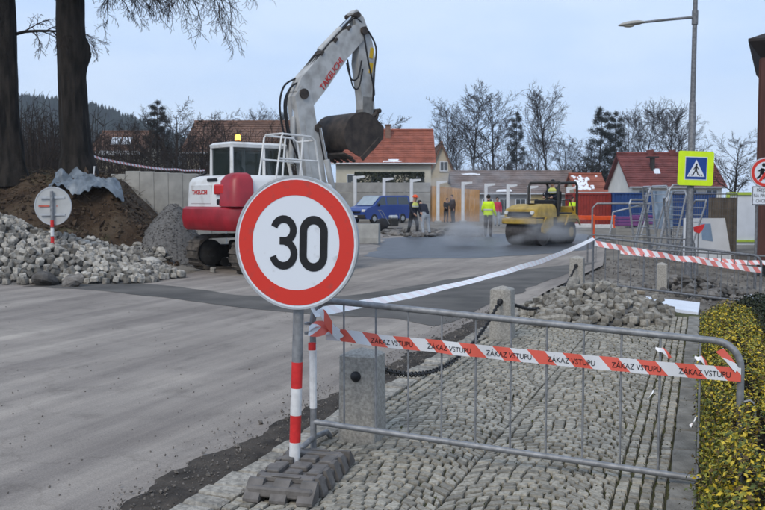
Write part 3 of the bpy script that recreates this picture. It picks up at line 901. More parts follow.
while u0 + (wmax - wmin) < cum[-1] - 0.01:
    if u0 >= 0:
        me = wm.copy()
        for v in me.vertices: v.co = on_tape(u0 + v.co.x - wmin, v.co.y - 0.006) + sdn * 0.0035
        o = meshobj('printed_words', me, tape)
    u0 += 0.352
# knotted end: loops of tape round the left upright
def loop_tape(pts, wv, name='tape_knot'):
    P_ = [Vector(p) for p in pts]; sm_ = []
    for i in range(len(P_) - 1):
        p_1 = P_[max(0, i - 1)]; p1_, p2_ = P_[i], P_[i + 1]; p3_ = P_[min(len(P_) - 1, i + 2)]
        for k in range(6):
            t = k / 6
            sm_.append(0.5 * ((2 * p1_) + (p2_ - p_1) * t + (2 * p_1 - 5 * p1_ + 4 * p2_ - p3_) * t * t + (3 * p1_ - p_1 - 3 * p2_ + p3_) * t ** 3))
    sm_.append(P_[-1]); n = len(sm_)
    wl = [Vector(wv[0]).lerp(Vector(wv[1]), i / (n - 1)) for i in range(n)]
    return ribbon(name, sm_, wl, M_tape, tape)
yk = 5.42
loop_tape([P(340, 335, yk), P(330, 329, yk), P(318, 332, yk - .03), P(309, 331, yk), P(315, 327, yk + .06), P(328, 330, yk)], [(0.0, 0.01, 0.034), (0.01, 0.01, 0.018)])
loop_tape([P(316, 311, yk), P(322, 312, yk - .02), P(327, 320, yk - .03), P(333, 330, yk - .03), P(341, 338, yk - .02)], [(0.015, 0, 0.012), (0.022, 0, 0.012)])
loop_tape([P(309, 329, yk), P(316, 324, yk - .03), P(326, 325, yk), P(336, 332, yk - .02)], [(0.0, 0.01, 0.014), (0.0, 0.01, 0.02)])
mb = MB(); mb.tube([QB1(0, .26), QB1(0, .66)], 0.0225, 12); mb.build('white_wrap', M_bandwhite, tape)
mb = MB(); mb.tube([P(312, 343, yk - .02), P(312, 350, yk - .02)], 0.024, 10); tw = mb.build('tape_wrap', M_bandred, tape)
# far right knot and scraps tied to the bars
loop_tape([QB1(L1 - 0.02, 0.80) + sdn * .03, QB1(L1 - 0.07, 0.86) + sdn * .04, QB1(L1 - 0.11, 0.90) + sdn * .05], [(0.01, 0.005, 0.012), (0.02, 0.0, 0.01)])
def scrap(px, py, a, lab):
    t = (px - 312) / (742 - 312); q = min(QB1(L1 * k / 12, 0.5).to_2d().to_tuple() for k in (1,))
    k = min(range(1, 12), key=lambda k: abs(CXP + QB1(L1 * k / 12, .5).x / QB1(L1 * k / 12, .5).y * FPX - px))
    b_ = QB1(L1 * k / 12, 0.0); p = P(px, py, b_.y) + sdn * 0.012
    r3 = random.Random(px * 7 + py); f_ = r3.choice((-1, 1)); l_ = a
    r = ribbon('tape_scrap', [p + Vector((-.008 * f_, 0, .012)), p + Vector((.006 * f_, -.012, .004)), p + Vector((.4 * l_ * f_, -.014, .004 + r3.uniform(-.012, .012))), p + Vector((.75 * l_ * f_, -.02, r3.uniform(-.03, .0))), p + Vector((l_ * f_, -.012, r3.uniform(-.05, -.01)))], [Vector((.002, .004, .006)), Vector((.002, .004, .01)), Vector((.006, .006, .011)), Vector((.008, .004, .009)), Vector((.006, -.004, .006))], M_tape if l_ > .05 else M_tape_pale)
    tag(r, lab, 'tape', 'tape scraps on the barrier bars')
    return r
scrap(657, 350, .07, 'white torn tape scrap knotted high on a bar near the hedge')
scrap(653, 392, .03, 'torn tape scrap knotted halfway up a barrier bar over the cobbles')
scrap(696, 359, .055, 'torn tape scrap on the last barrier bar before the hedge')
scrap(695, 419, .028, 'small low tape scrap on the last barrier bar before the hedge')

# long pale tape sweeping from the front barrier across to the far one
b2l = P(594, 238.5, 15.2)
la = P(313, 313, 5.44)
lp = tape_line(la, b2l, 70, 0.11, 0.012, 3)
lw = []
for i in range(71):
    k = i / 70; a = R(25) * math.sin(k * 5) ; lw.append((Vector((-.94, .33, 0)) * (.55 + .3 * math.sin(k * 7)) + Vector((0, 0, .68 + .2 * math.sin(k * 11 + 1)))).normalized() * 0.030)
tl = ribbon('barrier_tape', lp, lw, M_tape_pale)
tag(tl, 'long pale barrier tape sweeping over the road from front barrier to far barrier', 'tape')

# ---- granite bollards with chain
def bollard(c, h, w_, label, knob=True):
    root = thing('granite_bollard', label, 'bollard', (c.x, c.y, 0.0), KERB_YAW, 'granite bollards along the kerb')
    mb = MB(); b = 0.012; w0, w1 = w_ / 2, w_ / 2 * 0.94
    lv = [(-0.06, w0), (h - b, w1), (h, w1 - b)]
    vs = []
    for z, hw in lv:
        c2 = 0.012
        for sx, sy in ((-1, -1), (1, -1), (1, 1), (-1, 1)):
            # chamfered vertical corner: two verts
            if (sx, sy) in ((-1, -1), (1, 1)): vs += [Vector((sx * hw, sy * (hw - c2), z)), Vector((sx * (hw - c2), sy * hw, z))]
            else: vs += [Vector((sx * (hw - c2), sy * hw, z)), Vector((sx * hw, sy * (hw - c2), z))]
    vs.append(Vector((0, 0, h + 0.035)))
    fs = [tuple(range(8))[::-1]]
    for a in range(2):
        for j in range(8): fs.append((a * 8 + j, a * 8 + (j + 1) % 8, a * 8 + 8 + (j + 1) % 8, a * 8 + 8 + j))
    for j in range(8): fs.append((16 + j, 16 + (j + 1) % 8, 24))
    mb.add(vs, fs); mb.build('stone_post', M_granite, root)
    for sgn_ in ((-1, 1) if knob else ()):
        mb = MB(); zk = h - 0.135
        mb.tube([Vector((0, sgn_ * (w1 - 0.004), zk)), Vector((0, sgn_ * (w1 + 0.012), zk)), Vector((0, sgn_ * (w1 + 0.02), zk)), Vector((0, sgn_ * (w1 + 0.03), zk))], [0.034, 0.034, 0.028, 0.012], 16)
        mb.build('chain_stud', M_iron, root, False, True)
    return root
cb1 = Vector((-0.13, 5.80)); cb2 = Vector((1.345, 10.05)); cb3 = Vector((3.36, 15.5))
bollard(cb1, 0.56, 0.25, 'granite bollard with black stud standing right behind the front barrier')
bollard(cb2, 0.56, 0.25, 'granite bollard in the middle of the kerb row, left of the cobble heap')
bollard(cb3, 0.56, 0.25, 'granite bollard half hidden behind the small cobble heap')
cb4 = Vector((5.35, 17.2)); 
o = bollard(cb4, 0.55, 0.22, 'granite post standing in the dug-up ground behind the far barrier', False); o.location.z = base_z(5.35, 17.2) + 0.02
def chain(a, b, sag, label, tail=None):
    a, b = Vector(a), Vector(b); n = int((b - a).length * 1.05 / 0.052)
    root = thing('bollard_chain', label, 'chain', (a + b) / 2, 0, 'iron chains between bollards')
    mb = MB()
    pts = []
    for i in range(n + 1):
        k = i / n; p = a.lerp(b, k); p.z -= sag * 4 * k * (1 - k); pts.append(p)
    link = None
    for i in range(n):
        c = (pts[i] + pts[i + 1]) / 2; d = (pts[i + 1] - pts[i]).normalized()
        u1 = d.cross(Vector((0, 0, 1))).normalized(); u2 = d.cross(u1)
        n_ = u1 if i % 2 else u2
        lp_ = []
        for k in range(9):
            t = 2 * math.pi * k / 8
            lp_.append(c + d * (0.037 * math.cos(t)) + n_ * (0.019 * math.sin(t)))
        mb.tube(lp_, 0.0062, 5, 0, False)
    mb.build('chain_links', M_iron, root, True, True)
    for e in (a, b):
        mb = MB(); mb.ring(e - Vector((0, 0, .02)), (b - a).normalized().cross(Vector((0, 0, 1))), 0.018, 0.028, 0.012, 12); mb.build('end_ring', M_iron, root, True, True)
    if tail:
        mb = MB(); mb.tube(tail, 0.008, 6); mb.build('hanging_hook', M_iron, root, True, True)
fwd = Vector((SU.x, SU.y, 0))
c1 = Vector((cb1.x, cb1.y, 0.45)) + fwd * 0.155; c2 = Vector((cb2.x, cb2.y, 0.425)) - fwd * 0.155
mid = c1.lerp(c2, 0.42); mid.z = 0.45 - 0.33 * 4 * .42 * .58 + 0.01
chain(c1, c2, 0.33, 'black iron chain slung between the two nearest granite bollards', [mid, mid + Vector((0.01, 0, -0.05)), mid + Vector((-0.005, 0, -0.1))])
c3 = Vector((cb2.x, cb2.y, 0.425)) + fwd * 0.155; c4 = Vector((cb3.x, cb3.y, 0.425)) - fwd * 0.155
chain(c3, c4, 0.36, 'black iron chain running from the middle bollard behind the cobble heap')

# ---- heaps of granite setts
def sett_meshes(n, a, m, seed):
    r = random.Random(seed); o = []
    for i in range(n):
        mb = MB()
        sx, sy, sz = a * r.uniform(.8, 1.2), a * r.uniform(.8, 1.2), a * r.uniform(.75, 1.1)
        mb.box((0, 0, 0), (sx, sy, sz), None, 0, a * 0.11)
        for v in mb.v:
            v += Vector((r.uniform(-1, 1), r.uniform(-1, 1), r.uniform(-1, 1))) * a * 0.055
        o.append(mb.mesh('sett', m))
    return o
def heap(name, label, cx, cy, hf, xr, yr, a, m, seed, spacing, group, core_mat):
    r = random.Random(seed)
    root = thing(name, label, 'stone heap', (cx, cy, -0.045), 0, group)
    ms = sett_meshes(10, a, m, seed)
    # core mound
    mb = MB(); nx2, ny2 = 44, 30
    for j in range(ny2 + 1):
        for i in range(nx2 + 1):
            x = xr[0] + (xr[1] - xr[0]) * i / nx2; y = yr[0] + (yr[1] - yr[0]) * j / ny2
            mb.v.append(Vector((x, y, max(-0.15, hf(x, y) - a * 0.55))))
    mb.f = [(j * (nx2 + 1) + i, j * (nx2 + 1) + i + 1, (j + 1) * (nx2 + 1) + i + 1, (j + 1) * (nx2 + 1) + i) for j in range(ny2) for i in range(nx2)]
    mb.m = [0] * len(mb.f)
    mb.build('heap_core', core_mat, root, True, True)
    pts = []; cell = {}
    tries = int((xr[1] - xr[0]) * (yr[1] - yr[0]) / spacing ** 2 * 14)
    for _ in range(tries):
        x, y = r.uniform(*xr), r.uniform(*yr); h = hf(x, y)
        if h < 0.02 - r.random() * 0.01: continue
        k = (int(x / spacing), int(y / spacing)); ok = True
        for di in (-1, 0, 1):
            for dj in (-1, 0, 1):
                for (qx, qy) in cell.get((k[0] + di, k[1] + dj), ()):
                    if (qx - x) ** 2 + (qy - y) ** 2 < spacing ** 2: ok = False
        if not ok: continue
        cell.setdefault(k, []).append((x, y)); pts.append((x, y, h))
    pts.sort(key=lambda p: p[1] - p[2] * 1.5)
    far = MB(); pv = []
    for i, (x, y, h) in enumerate(pts):
        me = r.choice(ms); z = max(h + r.uniform(-0.25, 0.3) * a, -0.045 + a * 0.45)
        if h < a: e = Euler((r.uniform(-.3, .3), r.uniform(-.3, .3), r.uniform(0, 6.28)))
        else: e = Euler((r.uniform(0, 6.28), r.uniform(0, 6.28), r.uniform(0, 6.28)))
        if i < 299:
            o = meshobj('sett', me, root); o.location = Vector((x, y, z)) - root.location; o.rotation_euler = e
        else:
            Mx = e.to_matrix(); b = len(far.v)
            far.v += [Mx @ v.co + Vector((x, y, z)) for v in me.vertices]
            far.f += [tuple(b + q for q in p.vertices) for p in me.polygons]; far.m += [0] * len(me.polygons); pv += [r.random()] * len(me.polygons)
    if far.f:
        o = tag(far.build('further_setts', m, root, True, fixn=False), kind='stuff')
        at = o.data.attributes.new('piece', 'FLOAT', 'FACE'); at.data.foreach_set('value', pv)
    return root
def hf_small(x, y):
    u = (x - 3.02) / 1.12; v = (y - 12.35 - 0.25 * (x - 3)) / 1.55
    d = math.sqrt(u * u + v * v)
    h = 0.40 * (1 - d ** 1.4) if d < 1 else -0.05
    h *= 1.0 if u < 0 else (1 - 0.55 * u)
    return h + 0.09 * noise.noise(Vector((x * 3, y * 3, 0))) - 0.02
heap('cobble_heap', 'low heap of dusty grey setts on the pavement before the far barrier', 3.02, 12.3, hf_small, (1.7, 4.3), (10.6, 14.2), 0.098, M_sett3, 3, 0.088, 'heaps of setts', M_gravel)
def hf_left(x, y):
    # tall at the far left, running out to the right; steep front
    px = x / y * FPX + CXP
    top = 1.18 - 0.42 * sm((px - 5) / 60) - 0.28 * sm((px - 70) / 60) - 0.38 * sm((px - 120) / 62)
    front = sm((y - 16.45 - 0.2 * sm((px - 120) / 60)) / 2.1)
    back = 1 - sm((y - 19.4) / 1.6)
    return top * front * back * (1 - sm((px - 165) / 20)) + 0.22 * noise.noise(Vector((x * 1.3, y * 1.3, 0))) * front + 0.08 * noise.noise(Vector((x * 4, y * 4, 0))) * front - 0.09
heap('cobble_heap', 'big heap of pale grey setts at the left roadside below the earth bank', -6.3, 18.0, hf_left, (-9.6, -3.7), (16.2, 20.4), 0.120, M_sett2, 8, 0.102, 'heaps of setts', M_gravel)
# kerb blocks at the left foot of the small heap
for i, (px, py, z, l, yaw_, pit, lab) in enumerate(((553, 318, 0.10, 0.55, 35, 22, 'rough granite kerb block leaning on the small cobble heap, upper one'),
                                                    (549, 326, 0.07, 0.42, 15, 4, 'rough granite kerb block lying at the foot of the small cobble heap'),
                                                    (570, 308, 0.24, 0.6, 62, 28, 'rough granite kerb block tilted against the bollard by the heap'))):
    p = G(px, py); mb = MB(); rr = random.Random(i)
    mb.box((0, 0, 0), (l, 0.16, 0.13), None, 0, 0.02)
    for v in mb.v: v += Vector((rr.uniform(-1, 1), rr.uniform(-1, 1), rr.uniform(-1, 1))) * 0.012
    o = mb.build('kerb_block', M_sett3); o.location = (p.x, p.y, z); o.rotation_euler = (0, R(-pit), R(yaw_))
    tag(o, lab, 'stone block', 'granite blocks at the small heap')

# ---- hedge of golden variegated leaves
def leaf_cloud(name, n, sampler, mats, weights, size, parent, seed, fold=0.3):
    r = np.random.default_rng(seed)
    pos, nor, hf = sampler(n, r)
    n = len(pos)
    nor = nor + r.normal(0, 0.55, (n, 3)); nor /= np.linalg.norm(nor, axis=1)[:, None]
    a = np.cross(nor, r.normal(0, 1, (n, 3))); a /= np.linalg.norm(a, axis=1)[:, None]
    b = np.cross(nor, a)
    s = (size * r.uniform(0.7, 1.3, n))[:, None]
    V = np.empty((n, 4, 3))
    V[:, 0] = pos - a * s; V[:, 1] = pos + b * s * 0.5 + nor * s * fold * 0.3; V[:, 2] = pos + a * s + nor * s * -0.2; V[:, 3] = pos - b * s * 0.5 + nor * s * fold * 0.3
    V = V.reshape(-1, 3) - np.array(parent.location)
    me = bpy.data.meshes.new(name); me.vertices.add(n * 4); me.loops.add(n * 4); me.polygons.add(n)
    me.vertices.foreach_set('co', V.ravel()); me.loops.foreach_set('vertex_index', np.arange(n * 4, dtype=np.int32))
    me.polygons.foreach_set('loop_start', np.arange(0, n * 4, 4, dtype=np.int32)); me.polygons.foreach_set('loop_total', np.full(n, 4, dtype=np.int32))
    mi = np.zeros(n, dtype=np.int32); q = r.random(n)
    wts = np.array([weights(h) for h in hf]); cs = np.cumsum(wts, axis=1); cs /= cs[:, -1:]
    mi = (q[:, None] > cs).sum(axis=1).astype(np.int32)
    for m in mats: me.materials.append(m)
    me.polygons.foreach_set('material_index', mi); me.update(calc_edges=True)
    o = meshobj(name, me, parent); o['kind'] = 'stuff'
    return o
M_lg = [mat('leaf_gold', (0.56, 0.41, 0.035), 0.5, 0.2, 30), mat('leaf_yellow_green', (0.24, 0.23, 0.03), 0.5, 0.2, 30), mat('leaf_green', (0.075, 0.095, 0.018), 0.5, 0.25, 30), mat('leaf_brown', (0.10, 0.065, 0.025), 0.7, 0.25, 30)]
def hedge_sampler(s0, s1, t0, t1, H):
    def f(n, r):
        s = r.uniform(s0, s1, n); th = r.uniform(-0.12, math.pi + 0.12, n)
        lump = np.array([0.15 * noise.noise(Vector((a * 1.7, b * 1.3, 0))) + 0.14 * noise.noise(Vector((a * 5.5, b * 3, 5))) for a, b in zip(s, th)])
        dep = 1 - np.abs(r.normal(0, 0.10, n)) + lump
        cw = (t1 - t0) / 2; tc_ = (t0 + t1) / 2
        ends = np.clip(np.minimum((s - s0) / 0.25, (s1 - s) / 0.25), 0.05, 1) ** 0.5
        ct, st_ = np.cos(th), np.sin(th)
        ex = np.sign(ct) * np.abs(ct) ** 0.7; ez = np.sign(st_) * np.abs(st_) ** 0.7
        t = tc_ - ex * cw * dep * (0.9 + 0.1 * ends); z = np.maximum(0.0, ez * H * dep * ends)
        bot = r.random(n) < 0.25
        z = np.where(bot, r.uniform(0.0, H * 0.8, n), z)
        t = np.where(bot, np.where(r.random(n) < 0.75, t0 + np.abs(r.normal(0, 0.04, n)) - lump * .5, t1 - np.abs(r.normal(0, 0.04, n))), t)
        pos = np.stack([SO.x + SU.x * s + SV.x * t, SO.y + SU.y * s + SV.y * t, z - 0.03], 1)
        nl = np.stack([-ex * SV.x, -ex * SV.y, np.maximum(ez, 0.2)], 1)
        return pos, nl, z / H
    return f
hloc = ST(2.0, 2.85)
hedge = thing('hedge', 'low golden variegated hedge along the right edge of the cobbled pavement', 'hedge', (hloc.x, hloc.y, -0.03))
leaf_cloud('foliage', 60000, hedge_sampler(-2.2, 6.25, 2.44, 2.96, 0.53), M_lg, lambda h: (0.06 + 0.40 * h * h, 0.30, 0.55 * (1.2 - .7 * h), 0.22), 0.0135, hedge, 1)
mb = MB(); rng = random.Random(21)
for i in range(420):
    s = rng.uniform(-2, 6.2); t = rng.uniform(2.5, 2.88); p = ST(s, t, -0.03)
    tip = p + Vector((rng.uniform(-.12, .12), rng.uniform(-.12, .12), rng.uniform(.25, .5)))
    mb.tube([p, p.lerp(tip, .5) + Vector((rng.uniform(-.03, .03), rng.uniform(-.03, .03), 0)), tip], [0.006, 0.004, 0.002], 4, 0, False)
mb.build('stems', M_twig, hedge, True)
def ell_sampler(c, rad):
    def f(n, r):
        d = r.normal(0, 1, (n, 3)); d /= np.linalg.norm(d, axis=1)[:, None]; d[:, 2] = np.abs(d[:, 2])
        lump = np.array([0.16 * noise.noise(Vector(q * 2.5)) for q in d])
        k = (1 - np.abs(r.normal(0, 0.12, n)) + lump)[:, None]
        pos = np.array(c) + d * np.array(rad) * k
        return pos, d, d[:, 2]
    return f
M_dk = [mat('leaf_dark', (0.018, 0.026, 0.012), 0.6, 0.3, 30), mat('leaf_dark_olive', (0.04, 0.045, 0.02), 0.6, 0.3, 30)]
sl = ST(6.85, 3.08)
shr = thing('shrub', 'dark green shrub behind the far end of the golden hedge', 'shrub', (sl.x, sl.y, -0.03))
leaf_cloud('foliage', 9000, ell_sampler((sl.x, sl.y, 0), (0.40, 0.65, 0.50)), M_dk, lambda h: (0.6, 0.4), 0.016, shr, 2)
mb = MB()
for i in range(60):
    p = Vector((sl.x + rng.uniform(-.2, .2), sl.y + rng.uniform(-.3, .3), -0.03))
    mb.tube([p, p + Vector((rng.uniform(-.2, .2), rng.uniform(-.3, .3), rng.uniform(.25, .42)))], [0.007, 0.003], 4, 0, False)
mb.build('stems', M_twig, shr, True)
# grass blades on the lawn in view
mb = MB()
for i in range(9000):
    s = rng.uniform(-0.5, 7.5); t = rng.uniform(2.9, 4.6); p = ST(s, t, -0.026)
    a = rng.random() * 6.28; h = rng.uniform(.02, .055); d = Vector((math.cos(a), math.sin(a), 0)) * 0.003
    mb.v += [p - d, p + d, p + Vector((rng.uniform(-.02, .02), rng.uniform(-.02, .02), h))]; k = len(mb.v); mb.f.append((k - 3, k - 2, k - 1)); mb.m.append(0)
tag(mb.build('grass', mat('grass_blade', (0.085, 0.115, 0.025), 0.7, 0.35, 9), fixn=False), kind='stuff')
#==PART3==
# ================================================================== EXCAVATOR  (local x = forward, y = left, z up)
EXA = math.atan2(0.64, 0.77)
ex = thing('excavator', 'white and red tracked excavator with raised boom on the left of the road', 'excavator', (-2.55, 20.8, -0.045), EXA)
def rounded_rect(x0, x1, y0, y1, r, n=5, corners=(1, 1, 1, 1)):
    """CCW polygon; corners: (x1y1, x0y1, x0y0, x1y0) radius factors"""
    o = []
    for (cx, cy, a0, k) in ((x1, y1, 0, corners[0]), (x0, y1, 90, corners[1]), (x0, y0, 180, corners[2]), (x1, y0, 270, corners[3])):
        rr = r * k
        if rr < 1e-4: o.append((cx, cy)); continue
        sx = -1 if cx == x1 else 1; sy = -1 if cy == y1 else 1
        for i in range(n + 1):
            a = R(a0 + 90 * i / n); o.append((cx + sx * rr + rr * math.cos(a), cy + sy * rr + rr * math.sin(a)))
    return o
def loft(mb, levels, mi=0):
    """levels: list of (z, polygon) with equal counts"""
    n = len(levels[0][1]); vs = []
    for z, poly in levels: vs += [Vector((p[0], p[1], z)) for p in poly]
    fs = [tuple(range(n))[::-1]]
    for a in range(len(levels) - 1):
        for j in range(n): fs.append((a * n + j, a * n + (j + 1) % n, (a + 1) * n + (j + 1) % n, (a + 1) * n + j))
    fs.append(tuple((len(levels) - 1) * n + j for j in range(n)))
    mb.add(vs, fs, mi)
def track(parent, yc, L=3.1, H=0.78, W=0.5):
    r = H / 2; half = L / 2 - r
    path = []
    for i in range(13): a = R(-90 + 180 * i / 12); path.append((half + r * math.cos(a), r + r * math.sin(a)))
    for i in range(13): a = R(90 + 180 * i / 12); path.append((-half + r * math.cos(a), r + r * math.sin(a)))
    n = len(path); mb = MB()
    inner = [(p[0] * (1 - 0.05 / L), r + (p[1] - r) * (1 - 0.06 / r)) for p in path]
    vs = []
    for y in (yc - W / 2, yc + W / 2):
        vs += [Vector((p[0], y, p[1])) for p in path] + [Vector((p[0], y, p[1])) for p in inner]
    fs = []
    for i in range(n):
        j = (i + 1) % n
        fs += [(i, j, 2 * n + j, 2 * n + i), (n + i, 3 * n + i, 3 * n + j, n + j), (i, n + i, n + j, j), (2 * n + i, 2 * n + j, 3 * n + j, 3 * n + i)]
    mb.add(vs, fs); tr = mb.build('track', M_track, parent, False, True)
    # grousers
    per = 2 * (2 * half) + 2 * math.pi * r; k = 40; mb = MB()
    for i in range(k):
        d = per * i / k
        if d < 2 * half: p = Vector((-half + d, 0, 0)); nn = Vector((0, 0, -1)); tg = Vector((1, 0, 0))
        elif d < 2 * half + math.pi * r: a = (d - 2 * half) / r - math.pi / 2; p = Vector((half + r * math.cos(a), 0, r + r * math.sin(a))); nn = Vector((math.cos(a), 0, math.sin(a))); tg = Vector((-math.sin(a), 0, math.cos(a)))
        elif d < 4 * half + math.pi * r: p = Vector((half - (d - 2 * half - math.pi * r), 0, 2 * r)); nn = Vector((0, 0, 1)); tg = Vector((-1, 0, 0))
        else: a = math.pi / 2 + (d - 4 * half - math.pi * r) / r; p = Vector((-half + r * math.cos(a), 0, r + r * math.sin(a))); nn = Vector((math.cos(a), 0, math.sin(a))); tg = Vector((-math.sin(a), 0, math.cos(a)))
        Mx = Matrix((tg, Vector((0, 1, 0)), nn)).transposed()
        mb.box(p + Vector((0, yc, 0)) + nn * 0.008, (0.085, W + 0.01, 0.035), Mx)
    g = tag(mb.build('grousers', M_track, tr), kind='stuff')
    for sx, rr, nm in ((-half, r * 0.78, 'sprocket'), (half, r * 0.78, 'idler')):
        mb = MB(); mb.tube([(sx, yc - W / 2 + 0.03, r), (sx, yc - W / 2 + 0.06, r), (sx, yc + W / 2 - 0.06, r), (sx, yc + W / 2 - 0.03, r)], [rr * .8, rr, rr, rr * .8], 20)
        mb.tube([(sx, yc - W / 2 - 0.01, r), (sx, yc + W / 2 + 0.01, r)], rr * 0.32, 12); mb.build(nm, M_xdark, tr, False, True)
    for i in range(5):
        x = -half + 0.35 + i * (2 * half - 0.7) / 4
        mb = MB(); mb.tube([(x, yc - W / 2 + 0.03, 0.16), (x, yc + W / 2 - 0.03, 0.16)], 0.11, 14); mb.build('track_roller', M_xdark, tr, False, True)
    mb = MB(); mb.box((0, yc, r + 0.02), (2 * half - 0.1, W * 0.7, 0.3), None, 0, 0.03); mb.build('track_frame', M_xdark, tr)
track(ex, 0.97); track(ex, -0.97)
mb = MB(); mb.box((0, 0, 0.5), (1.5, 1.5, 0.34), None, 0, 0.05); mb.build('undercarriage', M_xdark, ex)
mb = MB(); mb.tube([(0, 0, 0.64), (0, 0, 0.93)], 0.62, 28); mb.build('slew_ring', M_xdark, ex, False, True)
mb = MB(); loft(mb, [(0.90, rounded_rect(-1.2, 1.55, -1.18, 1.18, 0.1)), (1.14, rounded_rect(-1.2, 1.55, -1.2, 1.2, 0.1))]); mb.build('turntable', M_xdark, ex)
def tail(off, r, x1=-0.62): return rounded_rect(-1.78 - off, x1, -1.22 - off, 1.22 + off, r, 7, (0, 1, 1, 0))
mb = MB(); loft(mb, [(0.93, tail(-0.06, 0.34)), (1.0, tail(-0.01, 0.36)), (1.2, tail(0.02, 0.38)), (1.40, tail(0.0, 0.38)), (1.45, tail(-0.05, 0.35))]); mb.build('counterweight', M_xred, ex, False, True)
mb = MB(); loft(mb, [(1.452, tail(-0.10, 0.30, 0.1)), (1.98, tail(-0.13, 0.30, 0.1)), (2.08, tail(-0.19, 0.28, 0.06)), (2.13, tail(-0.32, 0.24, 0.0))]); hood = mb.build('engine_hood', M_xwhite, ex, False, True)
# red moulded corner on the right of the tail
mb = MB(); loft(mb, [(1.46, rounded_rect(-1.76, -1.22, -1.24, -0.62, 0.20, 6, (0, .4, 1, .15))), (2.0, rounded_rect(-1.73, -1.24, -1.22, -0.64, 0.19, 6, (0, .4, 1, .15))), (2.12, rounded_rect(-1.64, -1.27, -1.16, -0.70, 0.16, 6, (0, .4, 1, .15))), (2.17, rounded_rect(-1.52, -1.32, -1.08, -0.76, 0.08, 6, (0, .4, 1, .15)))]); mb.build('tail_corner', M_xred, ex, False, True)
mb = MB(); mb.box((-1.72, -0.62, 1.82), (0.06, 0.42, 0.22), None, 0, 0.03); mb.build('tail_light', M_taillight, ex)
mb = MB(); mb.box((-1.67, -0.55, 1.55), (0.05, 0.24, 0.13), None, 0, 0.03); mb.build('air_grille', M_black, ex)
mb = MB(); mb.box((-1.675, 0.28, 1.72), (0.03, 0.92, 0.42), None, 0, 0.012); pn = mb.build('tail_panel', M_xwhite, ex)
mb = MB(); mb.box((-1.66, -0.2, 2.03), (0.03, 0.42, 0.07), None, 0, 0.012); mb.build('hood_latch', M_black, ex)
tm = text_mesh('TAKEUCHI', 0.135, M_boomred, 0.004, 'CENTER', 1.05, 0.003)
o = meshobj('tail_lettering', tm, pn); o.matrix_local = Matrix.Translation((-1.693, 0.3, 1.76)) @ Matrix(((0, 0, -1), (-1, 0, 0), (0, 1, 0))).to_4x4()
# right-hand deck with side panel, tool box, vents
mb = MB(); loft(mb, [(1.14, rounded_rect(-0.60, 0.95, -1.2, -0.38, 0.08)), (1.9, rounded_rect(-0.60, 0.90, -1.2, -0.38, 0.1)), (1.97, rounded_rect(-0.58, 0.85, -1.15, -0.42, 0.1))]); mb.build('side_tank', M_xwhite, ex, False, True)
mb = MB(); mb.box((-0.30, -1.205, 1.78), (0.34, 0.03, 0.2), None, 0, 0.01); mb.build('side_vent', M_black, ex)
mb = MB(); mb.box((0.2, -1.205, 1.3), (1.3, 0.03, 0.22), None, 0, 0.01); mb.build('side_skirt', M_xred, ex)
mb = MB(); mb.tube([(-0.35, 0.75, 2.05), (-0.35, 0.75, 2.3), (-0.40, 0.75, 2.36)], 0.05, 10); mb.build('exhaust', M_xdark, ex, False, True)
mb = MB(); mb.box((-1.25, 1.0, 2.16), (0.25, 0.06, 0.05), Euler((0, R(-25), 0)), 0, 0.01); mb.build('grab_handle', M_black, ex)
# cab
cx0, cx1, cy0, cy1, cz0, cz1 = -1.0, 0.62, 0.12, 1.14, 1.16, 2.90
cab = MB(); loft(cab, [(cz0, rounded_rect(cx0, cx1 + 0.12, cy0, cy1, 0.08)), (2.12, rounded_rect(cx0, cx1 + 0.1, cy0, cy1, 0.08))]); cab = cab.build('cab', M_xwhite, ex, False, True)
def pillar(a, b, w=0.075): 
    mb = MB(); mb.tube([a, b], [w * .7, w * .62], 4); mb.build('pillar', M_xwhite, cab)
for (a, b) in (((cx0 + .05, cy0 + .05, 2.1), (cx0 + .06, cy0 + .06, 2.82)), ((cx0 + .05, cy1 - .05, 2.1), (cx0 + .06, cy1 - .06, 2.82)), ((cx1 + .05, cy0 + .05, 2.1), (cx1 - .12, cy0 + .06, 2.82)), ((cx1 + .05, cy1 - .05, 2.1), (cx1 - .12, cy1 - .06, 2.82)), ((-0.1, cy0 + .05, 2.1), (-0.1, cy0 + .06, 2.82)), ((-0.1, cy1 - .05, 2.1), (-0.1, cy1 - .06, 2.82))):
    pillar(a, b)
mb = MB(); loft(mb, [(2.79, rounded_rect(cx0 + 0.0, cx1 - 0.04, cy0, cy1, 0.12)), (2.86, rounded_rect(cx0 - 0.02, cx1 - 0.02, cy0 - .01, cy1 + .01, 0.12)), (2.91, rounded_rect(cx0 + .05, cx1 - 0.1, cy0 + .06, cy1 - .06, 0.1))]); mb.build('cab_roof', M_xwhite, cab, False, True)
for (cc, sz) in (((cx0 + .045, (cy0 + cy1) / 2, 2.46), (0.012, 0.84, 0.64)), ((-0.53, cy0 + .045, 2.46), (0.76, 0.012, 0.64)), ((-0.53, cy1 - .045, 2.46), (0.76, 0.012, 0.64)), ((0.22, cy0 + .045, 2.46), (0.56, 0.012, 0.64)), ((0.22, cy1 - .045, 2.46), (0.56, 0.012, 0.64))):
    mb = MB(); mb.box(cc, sz); mb.build('pane', M_cabglass, cab)
mb = MB(); mb.box((cx1 - 0.03, (cy0 + cy1) / 2, 2.46), (0.012, 0.84, 0.68), Euler((0, R(-14), 0))); mb.build('windscreen', M_cabglass, cab)
mb = MB(); mb.box((-0.35, 0.62, 2.02), (0.5, 0.5, 0.14), None, 0, 0.04); mb.box((-0.62, 0.62, 2.38), (0.12, 0.46, 0.62), None, 0, 0.04); mb.build('seat', M_darkcloth, cab)
mb = MB(); mb.box((0.1, 0.63, 2.4), (0.012, 0.012, 0.01)); 
